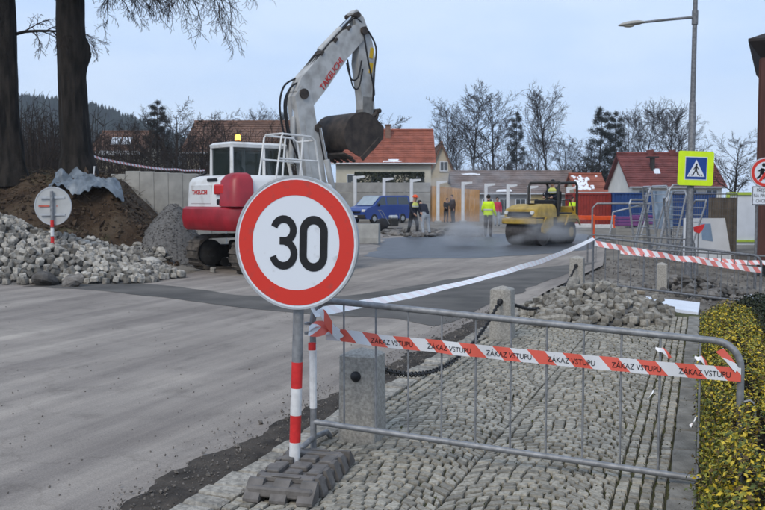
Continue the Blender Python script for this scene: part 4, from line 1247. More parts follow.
mb = MB(); mb.tube([(-0.62, 0.45, 2.905), (-0.62, 0.45, 2.96)], 0.06, 14); mb.build('beacon_base', M_black, cab, False, True)
mb = MB(); mb.tube([(-0.62, 0.45, 2.96), (-0.62, 0.45, 3.06), (-0.62, 0.45, 3.10)], [0.07, 0.065, 0.03], 14); mb.build('beacon', M_beacon, cab, False, True)
# handrails on the right-hand deck
def rail(pts, name='handrail', r=0.022, m=M_xwhite):
    mb = MB(); mb.tube(pts, r, 7); mb.build(name, m, ex, False, True)
for yy in (-1.12, -0.42):
    rail([(-0.62, yy, 2.0), (-0.46, yy, 2.98), (-0.42, yy, 3.03), (0.30, yy, 3.0), (0.42, yy, 2.92), (0.60, yy, 1.95)])
    rail([(-0.54, yy, 2.50), (0.50, yy, 2.46)])
    rail([(0.0, yy, 1.95), (0.10, yy, 3.0)])
rail([(-0.42, -1.12, 3.04), (-0.42, -0.42, 3.04)]); rail([(0.42, -1.12, 2.92), (0.42, -0.42, 2.92)])
# boom: plane r (=x), z, at y ~ -0.12
BY = -0.16
def zs(z): return z - 0.065 * max(0, z - 1.5)
def slab(name, poly, hw, m, parent=ex, yc=BY, bev=0.0):
    poly = [(p[0], zs(p[1])) for p in poly]; mb = MB(); mb.prism(poly, yc - hw, yc + hw, 'y'); return mb.build(name, m, parent)
lower = slab('lower_boom', [(0.82, 1.35), (1.38, 1.35), (1.34, 1.75), (1.22, 2.6), (1.02, 3.55), (0.93, 4.05), (0.86, 4.38), (0.60, 4.42), (0.42, 4.15), (0.56, 3.4), (0.70, 2.5)], 0.19, M_boom)
slab('boom_rib', [(0.92, 1.9), (1.16, 1.9), (0.88, 3.7), (0.66, 3.7)], 0.198, mat('boom_panel', (0.40, 0.405, 0.40), 0.5, 0.15, 5), lower)
upper = slab('upper_boom', [(0.48, 4.28), (0.62, 3.98), (0.95, 3.95), (1.35, 4.42), (1.95, 5.22), (2.42, 5.72), (2.60, 5.92), (2.55, 6.12), (2.35, 6.18), (1.85, 5.92), (1.15, 5.20), (0.62, 4.62)], 0.17, M_boom)
stick = slab('stick', [(2.16, 6.42), (2.28, 6.52), (2.48, 6.34), (2.76, 5.72), (2.86, 5.2), (2.80, 4.3), (2.74, 3.48), (2.62, 3.36), (2.48, 3.46), (2.44, 4.2), (2.30, 5.15), (2.36, 5.8), (2.26, 6.1)], 0.13, M_boom)
slab('stick_plate', [(2.44, 3.46), (2.72, 3.42), (2.78, 4.3), (2.46, 4.3)], 0.14, mat('stick_worn', (0.19, 0.185, 0.175), 0.6, 0.25, 6), stick)
def cyl(a, b, r, name, frac=0.55, yo=0.0, parent=ex):
    a, b = Vector((a[0], BY + yo, zs(a[1]))), Vector((b[0], BY + yo, zs(b[1]))); m_ = a.lerp(b, frac)
    mb = MB(); mb.tube([a, m_], r, 14); q = mb.build(name, M_boom, parent, False, True)
    mb = MB(); mb.tube([m_, b], r * 0.55, 12); mb.build('piston_rod', M_chrome, q, False, True)
cyl((1.5, 1.45), (1.06, 3.4), 0.075, 'boom_cylinder', 0.6, -0.29); cyl((1.5, 1.45), (1.06, 3.4), 0.075, 'boom_cylinder', 0.6, 0.29)
cyl((1.25, 5.36), (2.24, 6.36), 0.075, 'stick_cylinder', 0.62, 0.0)
cyl((0.42, 2.5), (0.55, 4.42), 0.065, 'adjust_cylinder', 0.6, 0.0)
cyl((2.74, 5.72), (2.90, 3.95), 0.06, 'bucket_cylinder', 0.58, 0.0)
for (a, b) in (((2.90, 3.95), (2.56, 3.62)), ((2.90, 3.95), (2.62, 3.05))):
    for yo in (-0.17, 0.17):
        mb = MB(); mb.tube([(a[0], BY + yo, zs(a[1])), (b[0], BY + yo, zs(b[1]))], 0.045, 6); mb.build('linkage', M_bucket, ex)
for (x, z, rr) in ((0.66, 4.22, 0.12), (1.1, 1.5, 0.14), (2.44, 5.98, 0.1), (2.6, 3.5, 0.09), (2.24, 6.36, 0.07), (1.06, 3.4, 0.1), (2.90, 3.95, .06)):
    mb = MB(); z = zs(z); mb.tube([(x, BY - 0.235, z), (x, BY + 0.235, z)], rr, 14); mb.build('pivot_pin', M_bucket, ex, False, True)
def hose(pts, yo, r=0.024):
    q = [Vector((p[0], BY + yo + (p[2] if len(p) > 2 else 0), zs(p[1]))) for p in pts]; o = []
    for i in range(len(q) - 1):
        a, b, c, d = q[max(0, i - 1)], q[i], q[i + 1], q[min(len(q) - 1, i + 2)]
        for k in range(5):
            t = k / 5; o.append(0.5 * (2 * b + (c - a) * t + (2 * a - 5 * b + 4 * c - d) * t * t + (3 * b - a - 3 * c + d) * t ** 3))
    o.append(q[-1]); mb = MB(); mb.tube(o, r, 6); mb.build('hose', M_black, ex, False, True)
hose([(0.55, 2.6), (0.30, 3.2), (0.18, 3.9), (0.30, 4.4), (0.62, 4.62)], 0.08); hose([(0.60, 2.6), (0.36, 3.2), (0.26, 3.9), (0.38, 4.35), (0.7, 4.55)], -0.06)
hose([(0.62, 2.5), (0.42, 3.3), (0.34, 3.95), (0.46, 4.3), (0.8, 4.7)], 0.14, 0.02)
for k, yo in enumerate((-0.13, -0.05, 0.05, 0.12)):
    hose([(0.8, 4.75 + .01 * k), (1.3, 5.40), (1.9, 6.02), (2.2, 6.28), (2.42, 6.2)], yo, 0.018)
hose([(1.9, 5.1, 0), (2.0, 4.7, -.05), (2.2, 4.75, -.05), (2.36, 5.2, 0)], -0.2, 0.02); hose([(1.95, 5.2, 0), (2.06, 4.55, -.05), (2.25, 4.5, -.05), (2.42, 5.0, 0)], -0.17, 0.018)
hose([(2.5, 6.1, 0), (2.78, 5.6, -.06), (2.72, 4.9, -.06), (2.74, 4.2, 0)], -0.17, 0.022); hose([(2.42, 6.0, 0), (2.5, 5.2, -.09), (2.66, 4.6, -.09), (2.76, 4.35, 0)], -0.19, 0.022)
for (x, z) in ((2.72, 5.45), (2.70, 5.05)):
    mb = MB(); mb.box((x, BY - 0.137, zs(z)), (0.1, 0.012, 0.26), Euler((0, R(10), 0))); mb.build('yellow_sticker', M_yellowmark, stick)
tm = text_mesh('TAKEUCHI', 0.20, M_boomred, 0.003, 'CENTER', 1.0, 0.004)
o = meshobj('boom_lettering', tm, upper)
an = math.atan2(zs(5.22) - zs(4.42), 1.95 - 1.35)
ux = Vector((math.cos(an), 0, math.sin(an))); uz = Vector((-math.sin(an), 0, math.cos(an)))
o.matrix_local = Matrix.Translation((1.48, BY - 0.176, zs(4.78))) @ Matrix((ux, uz, Vector((0, -1, 0)))).transposed().to_4x4()
for i in range(3):
    mb = MB(); mb.box((1.2 + i * 0.4, BY - 0.05, zs(5.28 + i * 0.36)), (0.12, 0.3, 0.06), Euler((0, -an, 0))); mb.build('hose_clamp', M_bucket, upper)
# bucket: hollow curved shell with side plates and teeth
prof = [(2.70, 3.36)] + [(2.08 + .58 * math.cos(R(a)), 3.12 + .56 * math.sin(R(a))) for a in range(48, 230, 13)]
bw = 0.60
mb = MB(); n = len(prof); vs = []
inn = [(p[0] + (2.1 - p[0]) * 0.06, p[1] + (3.05 - p[1]) * 0.06) for p in prof]
for y in (BY - bw, BY + bw): vs += [Vector((p[0], y, p[1])) for p in prof] + [Vector((p[0], y, p[1])) for p in inn]
fs = []
for i in range(n - 1): fs += [(i, i + 1, 2 * n + i + 1, 2 * n + i), (n + i, 3 * n + i, 3 * n + i + 1, n + i + 1), (i, n + i, n + i + 1, i + 1), (2 * n + i, 2 * n + i + 1, 3 * n + i + 1, 3 * n + i)]
fs += [(0, 2 * n, 3 * n, n), (n - 1, 2 * n - 1, 4 * n - 1, 3 * n - 1)]
mb.add(vs, fs); bk = mb.build('bucket', M_bucket, ex, False, True)
for sg in (-1, 1):
    mb = MB(); mb.prism(prof + [(1.95, 2.62), (2.36, 2.78), (2.68, 3.08)], BY + sg * bw, BY + sg * (bw + 0.035), 'y'); mb.build('bucket_side', M_bucket, bk)
    mb = MB(); mb.box((2.28, BY + sg * (bw + .045), 2.82), (0.75, 0.05, 0.12), Euler((0, R(-42), 0)), 0, .015); mb.build('wear_strip', M_bucket, bk)
    mb = MB(); mb.prism([(2.45, 3.60), (2.78, 3.46), (2.70, 3.0), (2.5, 2.95)], BY + sg * 0.17, BY + sg * 0.21, 'y'); mb.build('bucket_ear', M_bucket, bk)
mb = MB(); mb.box((1.62, BY, 2.64), (0.3, 2 * bw + 0.06, 0.04), Euler((0, R(20), 0))); mb.build('bucket_lip', M_bucket, bk)
for k in range(5):
    y = BY - bw + 0.1 + k * (2 * bw - 0.2) / 4; mb = MB(); mb.box((1.80, y, 2.56), (0.24, 0.09, 0.06), Euler((0, R(25), 0)), 0, 0.015); mb.build('bucket_tooth', M_bucket, bk)
# driver glimpsed in the cab
# ================================================================== PEOPLE
def catmull(q, k=4): return q
def person(loc, rz, label, lean=0.0, arms=None, legs=None, jacket=M_navy, trousers=M_darkcloth, boots=M_black, sit=False, helmet=None, hair=M_hair, vest=None, scale=1.0, head_tilt=0.0, group='road workers', gloves=None, vest_from=0.9):
    """faces local -y; one skinned body, hair / helmet / vest as children. arms: ((elbowL, wristL), (elbowR, wristR)) relative to the shoulder"""
    root = thing('person', label, 'person', loc, rz, group)
    V = []; E = []; RD = []; TG = []
    def v(p, r, tg, par=None):
        V.append(Vector(p)); RD.append(r if isinstance(r, tuple) else (r, r)); TG.append(tg)
        if par is not None: E.append((par, len(V) - 1))
        return len(V) - 1
    hz = 0.93
    def up(p):
        """upper-body point, bent forward about the pelvis"""
        q = Vector(p) - Vector((0, 0, hz)); q = Matrix.Rotation(lean, 3, 'X') @ q; return q + Vector((0, 0, hz))
    pel = v((0, 0, hz), (.175, .135), 'j')
    sp = v(up((0, 0, 1.10)), (.17, .13), 'j', pel)
    ch = v(up((0, 0, 1.30)), (.195, .14), 'j', sp)
    nb = v(up((0, 0, 1.455)), (.075, .07), 'j', ch)
    nk = v(up((0, -.01, 1.515)), (.052, .055), 's', nb)
    hd = Matrix.Rotation(head_tilt, 3, 'X')
    def hp(x, y, z): return up(Vector((0, -.01, 1.515)) + hd @ Vector((x, y, z)))
    jaw = v(hp(0, -.03, .065), (.066, .08), 's', nk)
    mid_ = v(hp(0, -.02, .125), (.078, .097), 's', jaw)
    tp_ = v(hp(0, -.012, .20), (.066, .083), 's', mid_)
    nose = v(hp(0, -.118, .095), (.012, .012), 's', mid_)
    if arms is None: arms = (((.05, .0, -.29), (.06, -.10, -.54)), ((-.05, .0, -.29), (-.06, -.10, -.54)))
    for k, sx in enumerate((1, -1)):
        sh = v(up((sx * .185, 0, 1.405)), (.082, .082), 'j', ch)
        S = Vector((sx * .185, 0, 1.405))
        eb, wr = Vector(arms[k][0]), Vector(arms[k][1])
        e_ = v(up(S + eb), (.066, .066), 'j', sh); w_ = v(up(S + wr), (.046, .048), 'j', e_)
        d = (wr - eb).normalized(); px_ = d.cross(Vector((0, 1, 0))); px_ = px_.normalized() if px_.length > .1 else Vector((1, 0, 0)); cu_ = px_.cross(d)
        hd_ = v(up(S + wr + d * .07), (.026, .036), 's', w_)
        for f, ln in ((-1.2, .065), (-.4, .08), (.4, .083), (1.2, .072)):
            f1 = v(up(S + wr + d * .105 + cu_ * f * .017), (.0085, .0085), 's', hd_); v(up(S + wr + d * (.105 + ln * .8) + cu_ * f * .018 + px_ * sx * -.02), (.007, .007), 's', f1)
        th_ = v(up(S + wr + d * .06 + cu_ * -.05), (.01, .01), 's', hd_); v(up(S + wr + d * .10 + cu_ * -.06), (.008, .008), 's', th_)
    if legs is None: legs = (((.015, -.02, -.42), (.02, .03, -.82)), ((-.015, -.02, -.42), (-.02, .03, -.82)))
    for k, sx in enumerate((1, -1)):
        H = Vector((sx * .09, 0, .90)); kn, an_ = Vector(legs[k][0]), Vector(legs[k][1])
        h_ = v(H + kn * .12, (.11, .115), 't', pel); k_ = v(H + kn, (.08, .085), 't', h_); a_ = v(H + an_, (.06, .066), 't', k_)
        b_ = v(H + an_ + Vector((0, .02, -.045)), (.045, .05), 'b', a_); v(H + an_ + Vector((sx * .015, -.16, -.055)), (.042, .028), 'b', b_)
    me = bpy.data.meshes.new('body'); me.from_pydata(V, E, [])
    ob = meshobj('body', me)
    sk = ob.modifiers.new('skin', 'SKIN'); sk.use_smooth_shade = True
    sd_ = me.skin_vertices[0].data
    for i, r in enumerate(RD): sd_[i].radius = r; sd_[i].use_root = (i == pel)
    ss = ob.modifiers.new('sub', 'SUBSURF'); ss.levels = 1; ss.render_levels = 1
    dg = bpy.context.evaluated_depsgraph_get(); me2 = bpy.data.meshes.new_from_object(ob.evaluated_get(dg))
    bpy.data.objects.remove(ob)
    me2.materials.clear()
    for m in (jacket, trousers, gloves or M_skin, boots): me2.materials.append(m)
    tix = {'j': 0, 't': 1, 's': 2, 'b': 3}
    segs = [(V[a], V[b], TG[b]) for a, b in E]
    for pl in me2.polygons:
        c = pl.center; best = None
        for a, b, tg in segs:
            ab = b - a; t = max(0, min(1, (c - a).dot(ab) / max(1e-9, ab.length_squared))); dd = (a + ab * t - c).length
            if best is None or dd < best[0] - 1e-5: best = (dd, tg)
        pl.material_index = tix[best[1]]; pl.use_smooth = True
    bo = meshobj('body', me2, root); 
    root.scale = (scale,) * 3
    # head covering
    hm = MB(); c = hp(0, -.008, .165)
    if helmet:
        hm.sphere(c, .118, 12, 8, 0, (.95, 1.12, .95)); hm.v = [q if (q - c).z > -.01 else Vector((q.x, q.y, c.z - .012)) for q in hm.v]
        hm.box(c + Vector((0, -.13, -.012)), (.16, .08, .012)); hm.build('helmet', helmet, root, False, True)
    else:
        hm.sphere(c + Vector((0, .015, .0)), .104, 12, 8, 0, (.86, 1.0, .88)); hm.v = [q if q.y > c.y - .06 or q.z > c.z + .03 else q + Vector((0, .06, 0)) for q in hm.v]; hm.build('hair', hair, root, False, True)
    for sx in (-1, 1):
        mb = MB(); mb.sphere(hp(sx * .033, -.098, .118), .011, 6, 4); mb.build('eye', M_black, root)
        mb = MB(); mb.sphere(hp(sx * .083, -.01, .105), .025, 6, 4, 0, (.4, .8, 1.2)); mb.build('ear', M_skin, root)
    mb = MB(); mb.box(hp(0, -.106, .05), (.05, .012, .01)); mb.build('mouth', mat('lips', (0.28, 0.12, 0.10), 0.6, 0.05, 5), root)
    if vest:
        rbz = 1.10 if vest_from < 1.1 else 1.28
        mb = MB(); lv = [q for q in [(.90, .20, .155), (1.10, .20, .155), (1.26, .215, .165), (1.34, .218, .163), (1.40, .20, .14), (1.465, .11, .095)] if q[0] >= vest_from]
        vs = []; n = 16
        for z, rx, ry in lv:
            for j in range(n): a = 2 * math.pi * j / n; vs.append(up((rx * math.cos(a), ry * math.sin(a), z)))
        fs = [(a * n + j, a * n + (j + 1) % n, (a + 1) * n + (j + 1) % n, (a + 1) * n + j) for a in range(len(lv) - 1) for j in range(n)]
        mb.add(vs, fs); mb.build('vest', vest, root, False, True)
        mb = MB(); vs = []
        for z in (rbz, rbz + .05):
            for j in range(n): a = 2 * math.pi * j / n; vs.append(up((.222 * math.cos(a), .172 * math.sin(a), z)))
        mb.add(vs, [(j, (j + 1) % n, n + (j + 1) % n, n + j) for j in range(n)]); mb.build('reflective_band', M_reflect, root, False, True)
    return root
def at_px(px, py, z=-0.04): return G(px, py, z)
# hi-vis worker watching the roller (seen from behind, turned right)
person(at_px(488, 236.5), R(160), 'person in bright yellow hi-vis jacket standing on the steaming fresh asphalt', 0.03, (((.06, .02, -.28), (.05, -.22, -.40)), ((-.06, .0, -.29), (-.10, -.12, -.5))), None, M_hivis, M_brownpants, vest=M_hivis, scale=1.04)
# pair at the rubble
person(at_px(413, 236.5), R(40), 'person in dark clothes with orange helmet and pale vest, walking near the van', 0.16, (((.04, -.06, -.28), (.0, -.26, -.36)), ((-.04, -.08, -.27), (-.02, -.28, -.38))), (((.02, -.16, -.39), (.02, -.12, -.82)), ((-.02, .08, -.41), (-.02, .22, -.79))), M_navy, M_darkcloth, helmet=M_helmet, vest=M_vest, vest_from=1.25, scale=1.03)
person(at_px(426, 234.5), R(-150), 'person in navy jacket and grey trousers bending over beside the orange-helmeted worker', 0.75, (((.03, -.10, -.26), (.0, -.22, -.48)), ((-.03, -.10, -.26), (.0, -.24, -.48))), (((.05, -.10, -.40), (.06, .02, -.82)), ((-.05, -.06, -.41), (-.06, .04, -.82))), M_navy, M_greycloth, head_tilt=0.3, scale=1.05)
# pair by the timber fence
person(at_px(446, 222.2), R(20), 'person in black standing left of a pair in front of the timber fence', 0.25, (((.05, -.12, -.25), (.0, -.34, -.28)), ((-.05, -.12, -.25), (0, -.34, -.28))), None, M_darkcloth, M_darkcloth)
person(at_px(453, 222.4), R(-60), 'person in dark brown jacket standing right of a pair in front of the timber fence', 0.1, None, None, mat('dark_brown_cloth', (0.035, 0.022, 0.02), 0.9, 0.2, 9), M_darkcloth, scale=1.12)
person(at_px(572, 228.5), R(30), 'person in hi-vis vest half hidden behind the yellow road roller', 0.05, None, None, M_hivis, M_navy, vest=M_hivis)
person(at_px(497, 226.0), R(-10), 'person in red and grey clothes partly hidden behind the hi-vis worker', 0.0, None, None, mat('red_cloth', (0.45, 0.04, 0.08), 0.9, 0.1, 9), M_greycloth)

# ================================================================== ROAD ROLLER (local x = forward)
rc = G(543, 244.5, -0.04)
ro = thing('road_roller', 'yellow tandem road roller with black roll bar working on fresh asphalt', 'road roller', (rc.x, rc.y + 0.35, -0.04), math.atan2(-0.76, -0.65))
mb = MB(); mb.tube([(1.0, -0.66, 0.52), (1.0, 0.66, 0.52)], 0.52, 36); dr = mb.build('front_drum', M_steel, ro, False, True)
for sg in (-1, 1):
    mb = MB(); mb.ring((1.0, sg * 0.665, 0.52), (0, sg, 0), 0.42, 0.515, 0.02, 32); mb.build('drum_rim', M_steel, dr, False, True)
    mb = MB(); mb.prism([(0.45, 0.72), (1.05, 0.45), (1.22, 0.5), (1.22, 0.72), (0.95, 1.06), (0.45, 1.06)], sg * 0.70, sg * 0.78, 'y'); mb.build('drum_yoke', M_ry, ro)
mb = MB(); mb.box((1.62, 0, 0.92), (0.1, 1.5, 0.22), None, 0, 0.03); mb.build('front_bumper', M_ry, ro)
for sg in (-1, 1):
    mb = MB(); mb.box((1.40, sg * 0.73, 0.92), (0.5, 0.07, 0.18), None, 0, 0.02); mb.build('bumper_arm', M_ry, ro)
mb = MB(); loft(mb, [(1.06, rounded_rect(0.0, 1.62, -0.72, 0.72, 0.12)), (1.36, rounded_rect(0.0, 1.58, -0.70, 0.70, 0.14)), (1.50, rounded_rect(0.0, 1.25, -0.64, 0.64, 0.14)), (1.56, rounded_rect(0.05, 0.95, -0.55, 0.55, 0.12))]); hd_ = mb.build('hood', M_ry, ro, False, True)
mb = MB(); mb.box((1.615, 0, 1.18), (0.04, 1.06, 0.18), None, 0, 0.01); mb.build('grille', M_black, hd_)
for sg in (-1, 1):
    mb = MB(); mb.tube([(1.60, sg * 0.56, 1.24), (1.66, sg * 0.56, 1.24)], 0.075, 14); mb.build('headlight', mat('headlight', (0.7, 0.7, 0.66), 0.2, 0.05, 4, spec=0.6), hd_, False, True)
mb = MB(); mb.box((0.9, 0.15, 1.573), (0.4, 0.3, 0.03), None, 0, 0.008); mb.build('hood_vent', M_black, hd_)
mb = MB(); mb.box((-0.1, 0, 0.72), (0.9, 0.8, 0.44), None, 0, 0.04); mb.build('articulation', M_xdark, ro)
mb = MB(); mb.box((-0.85, 0, 1.0), (1.5, 1.36, 0.36), None, 0, 0.05); mb.build('rear_frame', M_ry, ro)
mb = MB(); mb.box((-0.65, 0, 1.20), (1.2, 1.3, 0.05), None, 0, 0.01); mb.build('platform', M_xdark, ro)
for k in range(4):
    y = -0.51 + k * 0.34
    mb = MB(); mb.tube([(-1.15, y - 0.155, 0.46), (-1.15, y - 0.12, 0.46), (-1.15, y + 0.12, 0.46), (-1.15, y + 0.155, 0.46)], [0.40, 0.46, 0.46, 0.40], 26); wl = mb.build('rear_tyre', M_tyre, ro, False, True)
    mb = MB(); mb.tube([(-1.15, y - 0.158, 0.46), (-1.15, y + 0.158, 0.46)], 0.2, 16); mb.build('rim', M_ry, wl, False, True)
for sg in (-1, 1):
    mb = MB(); mb.prism([(-1.75, 0.72), (-1.5, 1.12), (-0.75, 1.12), (-0.55, 0.75), (-0.8, 0.98), (-1.45, 0.98)], sg * 0.69, sg * 0.76, 'y'); mb.build('fender', M_ry, ro)
mb = MB(); mb.box((-1.62, 0, 1.22), (0.14, 1.3, 0.5), None, 0, 0.04); mb.build('rear_cover', M_ry, ro)
mb = MB(); mb.box((-0.95, 0, 1.52), (0.42, 0.46, 0.12), None, 0, 0.04); mb.box((-1.14, 0, 1.80), (0.1, 0.44, 0.52), None, 0, 0.04); mb.box((-0.95, 0, 1.35), (0.3, 0.3, 0.26)); mb.build('seat', M_darkcloth, ro)
mb = MB(); mb.box((-0.22, 0, 1.50), (0.22, 0.85, 0.44), None, 0, 0.04); mb.build('console', M_black, ro)
mb = MB(); mb.tube([(-0.26, 0, 1.66), (-0.42, 0, 1.88)], 0.025, 8); mb.ring((-0.42, 0, 1.88), (-0.6, 0, 0.8), 0.16, 0.19, 0.03, 20); mb.build('steering_wheel', M_black, ro, False, True)
for sg in (-1, 1):
    mb = MB(); mb.tube([(-0.12, sg * 0.66, 1.1), (-0.12, sg * 0.66, 2.22), (-0.22, sg * 0.66, 2.36), (-1.45, sg * 0.66, 2.40), (-1.58, sg * 0.66, 2.28), (-1.60, sg * 0.66, 1.1)], 0.05, 8); mb.build('roll_bar', M_xdark, ro, False, True)
    mb = MB(); mb.tube([(-0.15, sg * 0.72, 1.3), (-0.2, sg * 0.72, 1.7), (-0.9, sg * 0.72, 1.72), (-1.2, sg * 0.72, 1.3)], 0.022, 7); mb.build('side_rail', M_xdark, ro, False, True)
for x in (-0.22, -1.5):
    mb2 = MB(); mb2.tube([(x, -0.66, 2.38), (x, 0.66, 2.38)], 0.05, 8); mb2.build('roll_bar', M_xdark, ro, False, True)
ro.scale = (.93, .93, .93)
Rw = Matrix.Rotation(math.atan2(-0.76, -0.65), 3, 'Z'); sp_ = Rw @ Vector((-0.86, 0, 0)) + ro.location
person((sp_.x, sp_.y, 1.58 * .93 - 0.93 - 0.04 + 0.05), math.atan2(-0.76, -0.65) + math.pi / 2, 'person in dark jacket and vest sitting at the wheel of the yellow road roller', 0.12, (((.08, -.12, -.24), (-.02, -.40, -.26)), ((-.08, -.12, -.24), (.02, -.40, -.26))), (((.05, -.42, .02), (.05, -.46, -.36)), ((-.05, -.42, .02), (-.05, -.46, -.36))), M_navy, M_darkcloth, vest=M_vest, vest_from=1.25, hair=M_black)

# ================================================================== VAN (local x = forward)
vp = G(379, 222.0, -0.08)
VY = 64.0; vx = P(379, 222, VY).x
van = thing('van', 'blue minibus van parked in front of the concrete wall', 'van', (vx, VY, -0.08), math.atan2(-0.74, -0.67))
side = [(-2.42, 0.32), (2.30, 0.32), (2.42, 0.5), (2.38, 0.92), (2.15, 1.08), (1.55, 1.22), (1.38, 1.26), (-2.36, 1.26), (-2.45, 0.9)]
mb = MB(); mb.prism(side, -0.95, 0.95, 'y'); body = mb.build('body', M_van, van)
top_ = MB(); pr = [(1.52, 1.22), (0.72, 1.88), (0.45, 1.94), (-2.1, 1.96), (-2.3, 1.88), (-2.38, 1.24)]
n = len(pr); vs = [Vector((p[0], -(0.93 - (p[1] - 1.22) * 0.16), p[1])) for p in pr] + [Vector((p[0], (0.93 - (p[1] - 1.22) * 0.16), p[1])) for p in pr]
top_.add(vs, [tuple(range(n)), tuple(range(n, 2 * n))[::-1]] + [(i, i + n, (i + 1) % n + n, (i + 1) % n) for i in range(n)]); top_.build('roof', M_van, van)
def vside(poly, sg, name, m=M_glass, out=0.008):
    mb = MB(); vs = [Vector((p[0], sg * (0.93 - max(0, p[1] - 1.22) * 0.16 + out), p[1])) for p in poly] + [Vector((p[0], sg * (0.93 - max(0, p[1] - 1.22) * 0.16 - 0.03), p[1])) for p in poly]
    k = len(poly); mb.add(vs, [tuple(range(k)), tuple(range(k, 2 * k))] + [(i, i + k, (i + 1) % k + k, (i + 1) % k) for i in range(k)]); return mb.build(name, m, van)
for sg in (-1, 1):
    vside([(1.30, 1.30), (0.66, 1.82), (0.28, 1.84), (0.28, 1.30)], sg, 'side_window')
    vside([(0.12, 1.32), (0.12, 1.83), (-0.95, 1.84), (-0.95, 1.32)], sg, 'side_window'); vside([(-1.08, 1.32), (-1.08, 1.84), (-2.1, 1.84), (-2.2, 1.32)], sg, 'side_window')
    for x in (1.52, -1.48):
        mb = MB(); mb.tube([(x, sg * 0.74, 0.335), (x, sg * 0.78, 0.335), (x, sg * 0.95, 0.335), (x, sg * 0.97, 0.335)], [0.27, 0.335, 0.335, 0.29], 24); wh = mb.build('wheel', M_tyre, van, False, True)
        mb = MB(); mb.tube([(x, sg * 0.955, 0.335), (x, sg * 0.98, 0.335)], [0.2, 0.17], 18); mb.build('rim', M_signgrey, wh, False, True)
    mb = MB(); mb.box((2.33, sg * 0.70, 0.88), (0.12, 0.36, 0.2), None, 0, 0.04); mb.build('headlight', mat('headlight', (0.7, 0.7, 0.66), 0.2, 0.05, 4, spec=0.6), van)
    mb = MB(); mb.box((1.12, sg * 1.04, 1.3), (0.1, 0.16, 0.2), None, 0, 0.03); mb.build('wing_mirror', M_black, van)
mb = MB(); mb.box((1.145, 0, 1.585), (1.0, 1.52, 0.012), Euler((0, R(39.5), 0))); mb.build('windscreen', mat('windscreen_glass', (0.30, 0.36, 0.40), 0.1, 0.1, 2, spec=0.6), van)
mb = MB(); mb.box((2.42, 0, 0.50), (0.12, 1.84, 0.26), None, 0, 0.04); mb.build('bumper', M_xdark, van)
mb = MB(); mb.box((2.41, 0, 0.78), (0.05, 0.9, 0.12), None, 0, 0.015); mb.build('grille', M_black, van)
mb = MB(); mb.box((2.485, 0, 0.52), (0.012, 0.5, 0.11)); mb.build('number_plate', M_signwhite, van)
#==PART4==
# ================================================================== BUILDINGS
def windows(root, c0, ax, up_n, specs, wallmat=None, frame=M_signwhite):
    """specs: (a, z, w, h) along ax from c0; up_n outward normal"""
    ax = Vector(ax).normalized(); nn = Vector(up_n).normalized()
    for (a, z, ww, hh) in specs:
        Mx = Matrix((ax, nn, Vector((0, 0, 1)))).transposed(); c = Vector(c0) + ax * a + Vector((0, 0, z))
        mb = MB(); t = 0.07
        for (dx, dz, sx, sz) in ((-ww / 2, 0, t, hh + t), (ww / 2, 0, t, hh + t), (0, hh / 2, ww - t, t), (0, -hh / 2, ww - t, t), (0, 0, t * .7, hh - t)):
            mb.box(c + ax * dx + Vector((0, 0, dz)) + nn * 0.02, (sx, 0.09, sz), Mx)
        f = mb.build('window', frame, root, True)
        mb = MB(); mb.box(c + nn * 0.005, (ww - t * .5, 0.05, hh - t * .5), Mx); g = mb.build('pane', M_glass, f); g.data.transform(Matrix.Translation(-root.location))
        mb = MB(); mb.box(c + nn * 0.06 + Vector((0, 0, -hh / 2 - 0.06)), (ww + 0.2, 0.16, 0.05), Mx); g = mb.build('sill', M_concrete_l, f); g.data.transform(Matrix.Translation(-root.location))
def tiled_roof(root, e0, e1, r0, r1, m, rows=14, tw=0.9, seed=1, th=0.06, name='roof'):
    """one slope: eave e0-e1 to ridge r0-r1, overlapping courses of tiles as stepped strips"""
    e0, e1, r0, r1 = map(Vector, (e0, e1, r0, r1)); n = (e1 - e0).cross(r0 - e0).normalized()
    if n.z < 0: n = -n
    mb = MB(); mb.add([e0, e1, r1, r0, e0 - n * .15, e1 - n * .15, r1 - n * .15, r0 - n * .15], [(0, 1, 2, 3), (7, 6, 5, 4), (0, 4, 5, 1), (1, 5, 6, 2), (2, 6, 7, 3), (3, 7, 4, 0)])
    rf = mb.build(name, m, root, True)
    rr = random.Random(seed); mb = MB()
    for i in range(rows):
        a, b = i / rows, min(1.0, (i + 1.25) / rows)
        p0, p1, q0, q1 = e0.lerp(r0, a), e1.lerp(r1, a), e0.lerp(r0, b), e1.lerp(r1, b)
        k = max(1, int((p1 - p0).length / tw))
        for j in range(k):
            u0, u1 = j / k + .002, (j + 1) / k - .002; lift = th + rr.uniform(-.012, .012)
            A, B, C_, D = p0.lerp(p1, u0), p0.lerp(p1, u1), q0.lerp(q1, u1), q0.lerp(q1, u0)
            mb.add([A + n * lift, B + n * lift, C_ + n * .012, D + n * .012, A + n * .0, B + n * .0], [(0, 1, 2, 3), (4, 5, 1, 0)])
    o = tag(mb.build('tile_courses', m, rf), kind='stuff'); o.data.transform(Matrix.Translation(-root.location))
    return rf
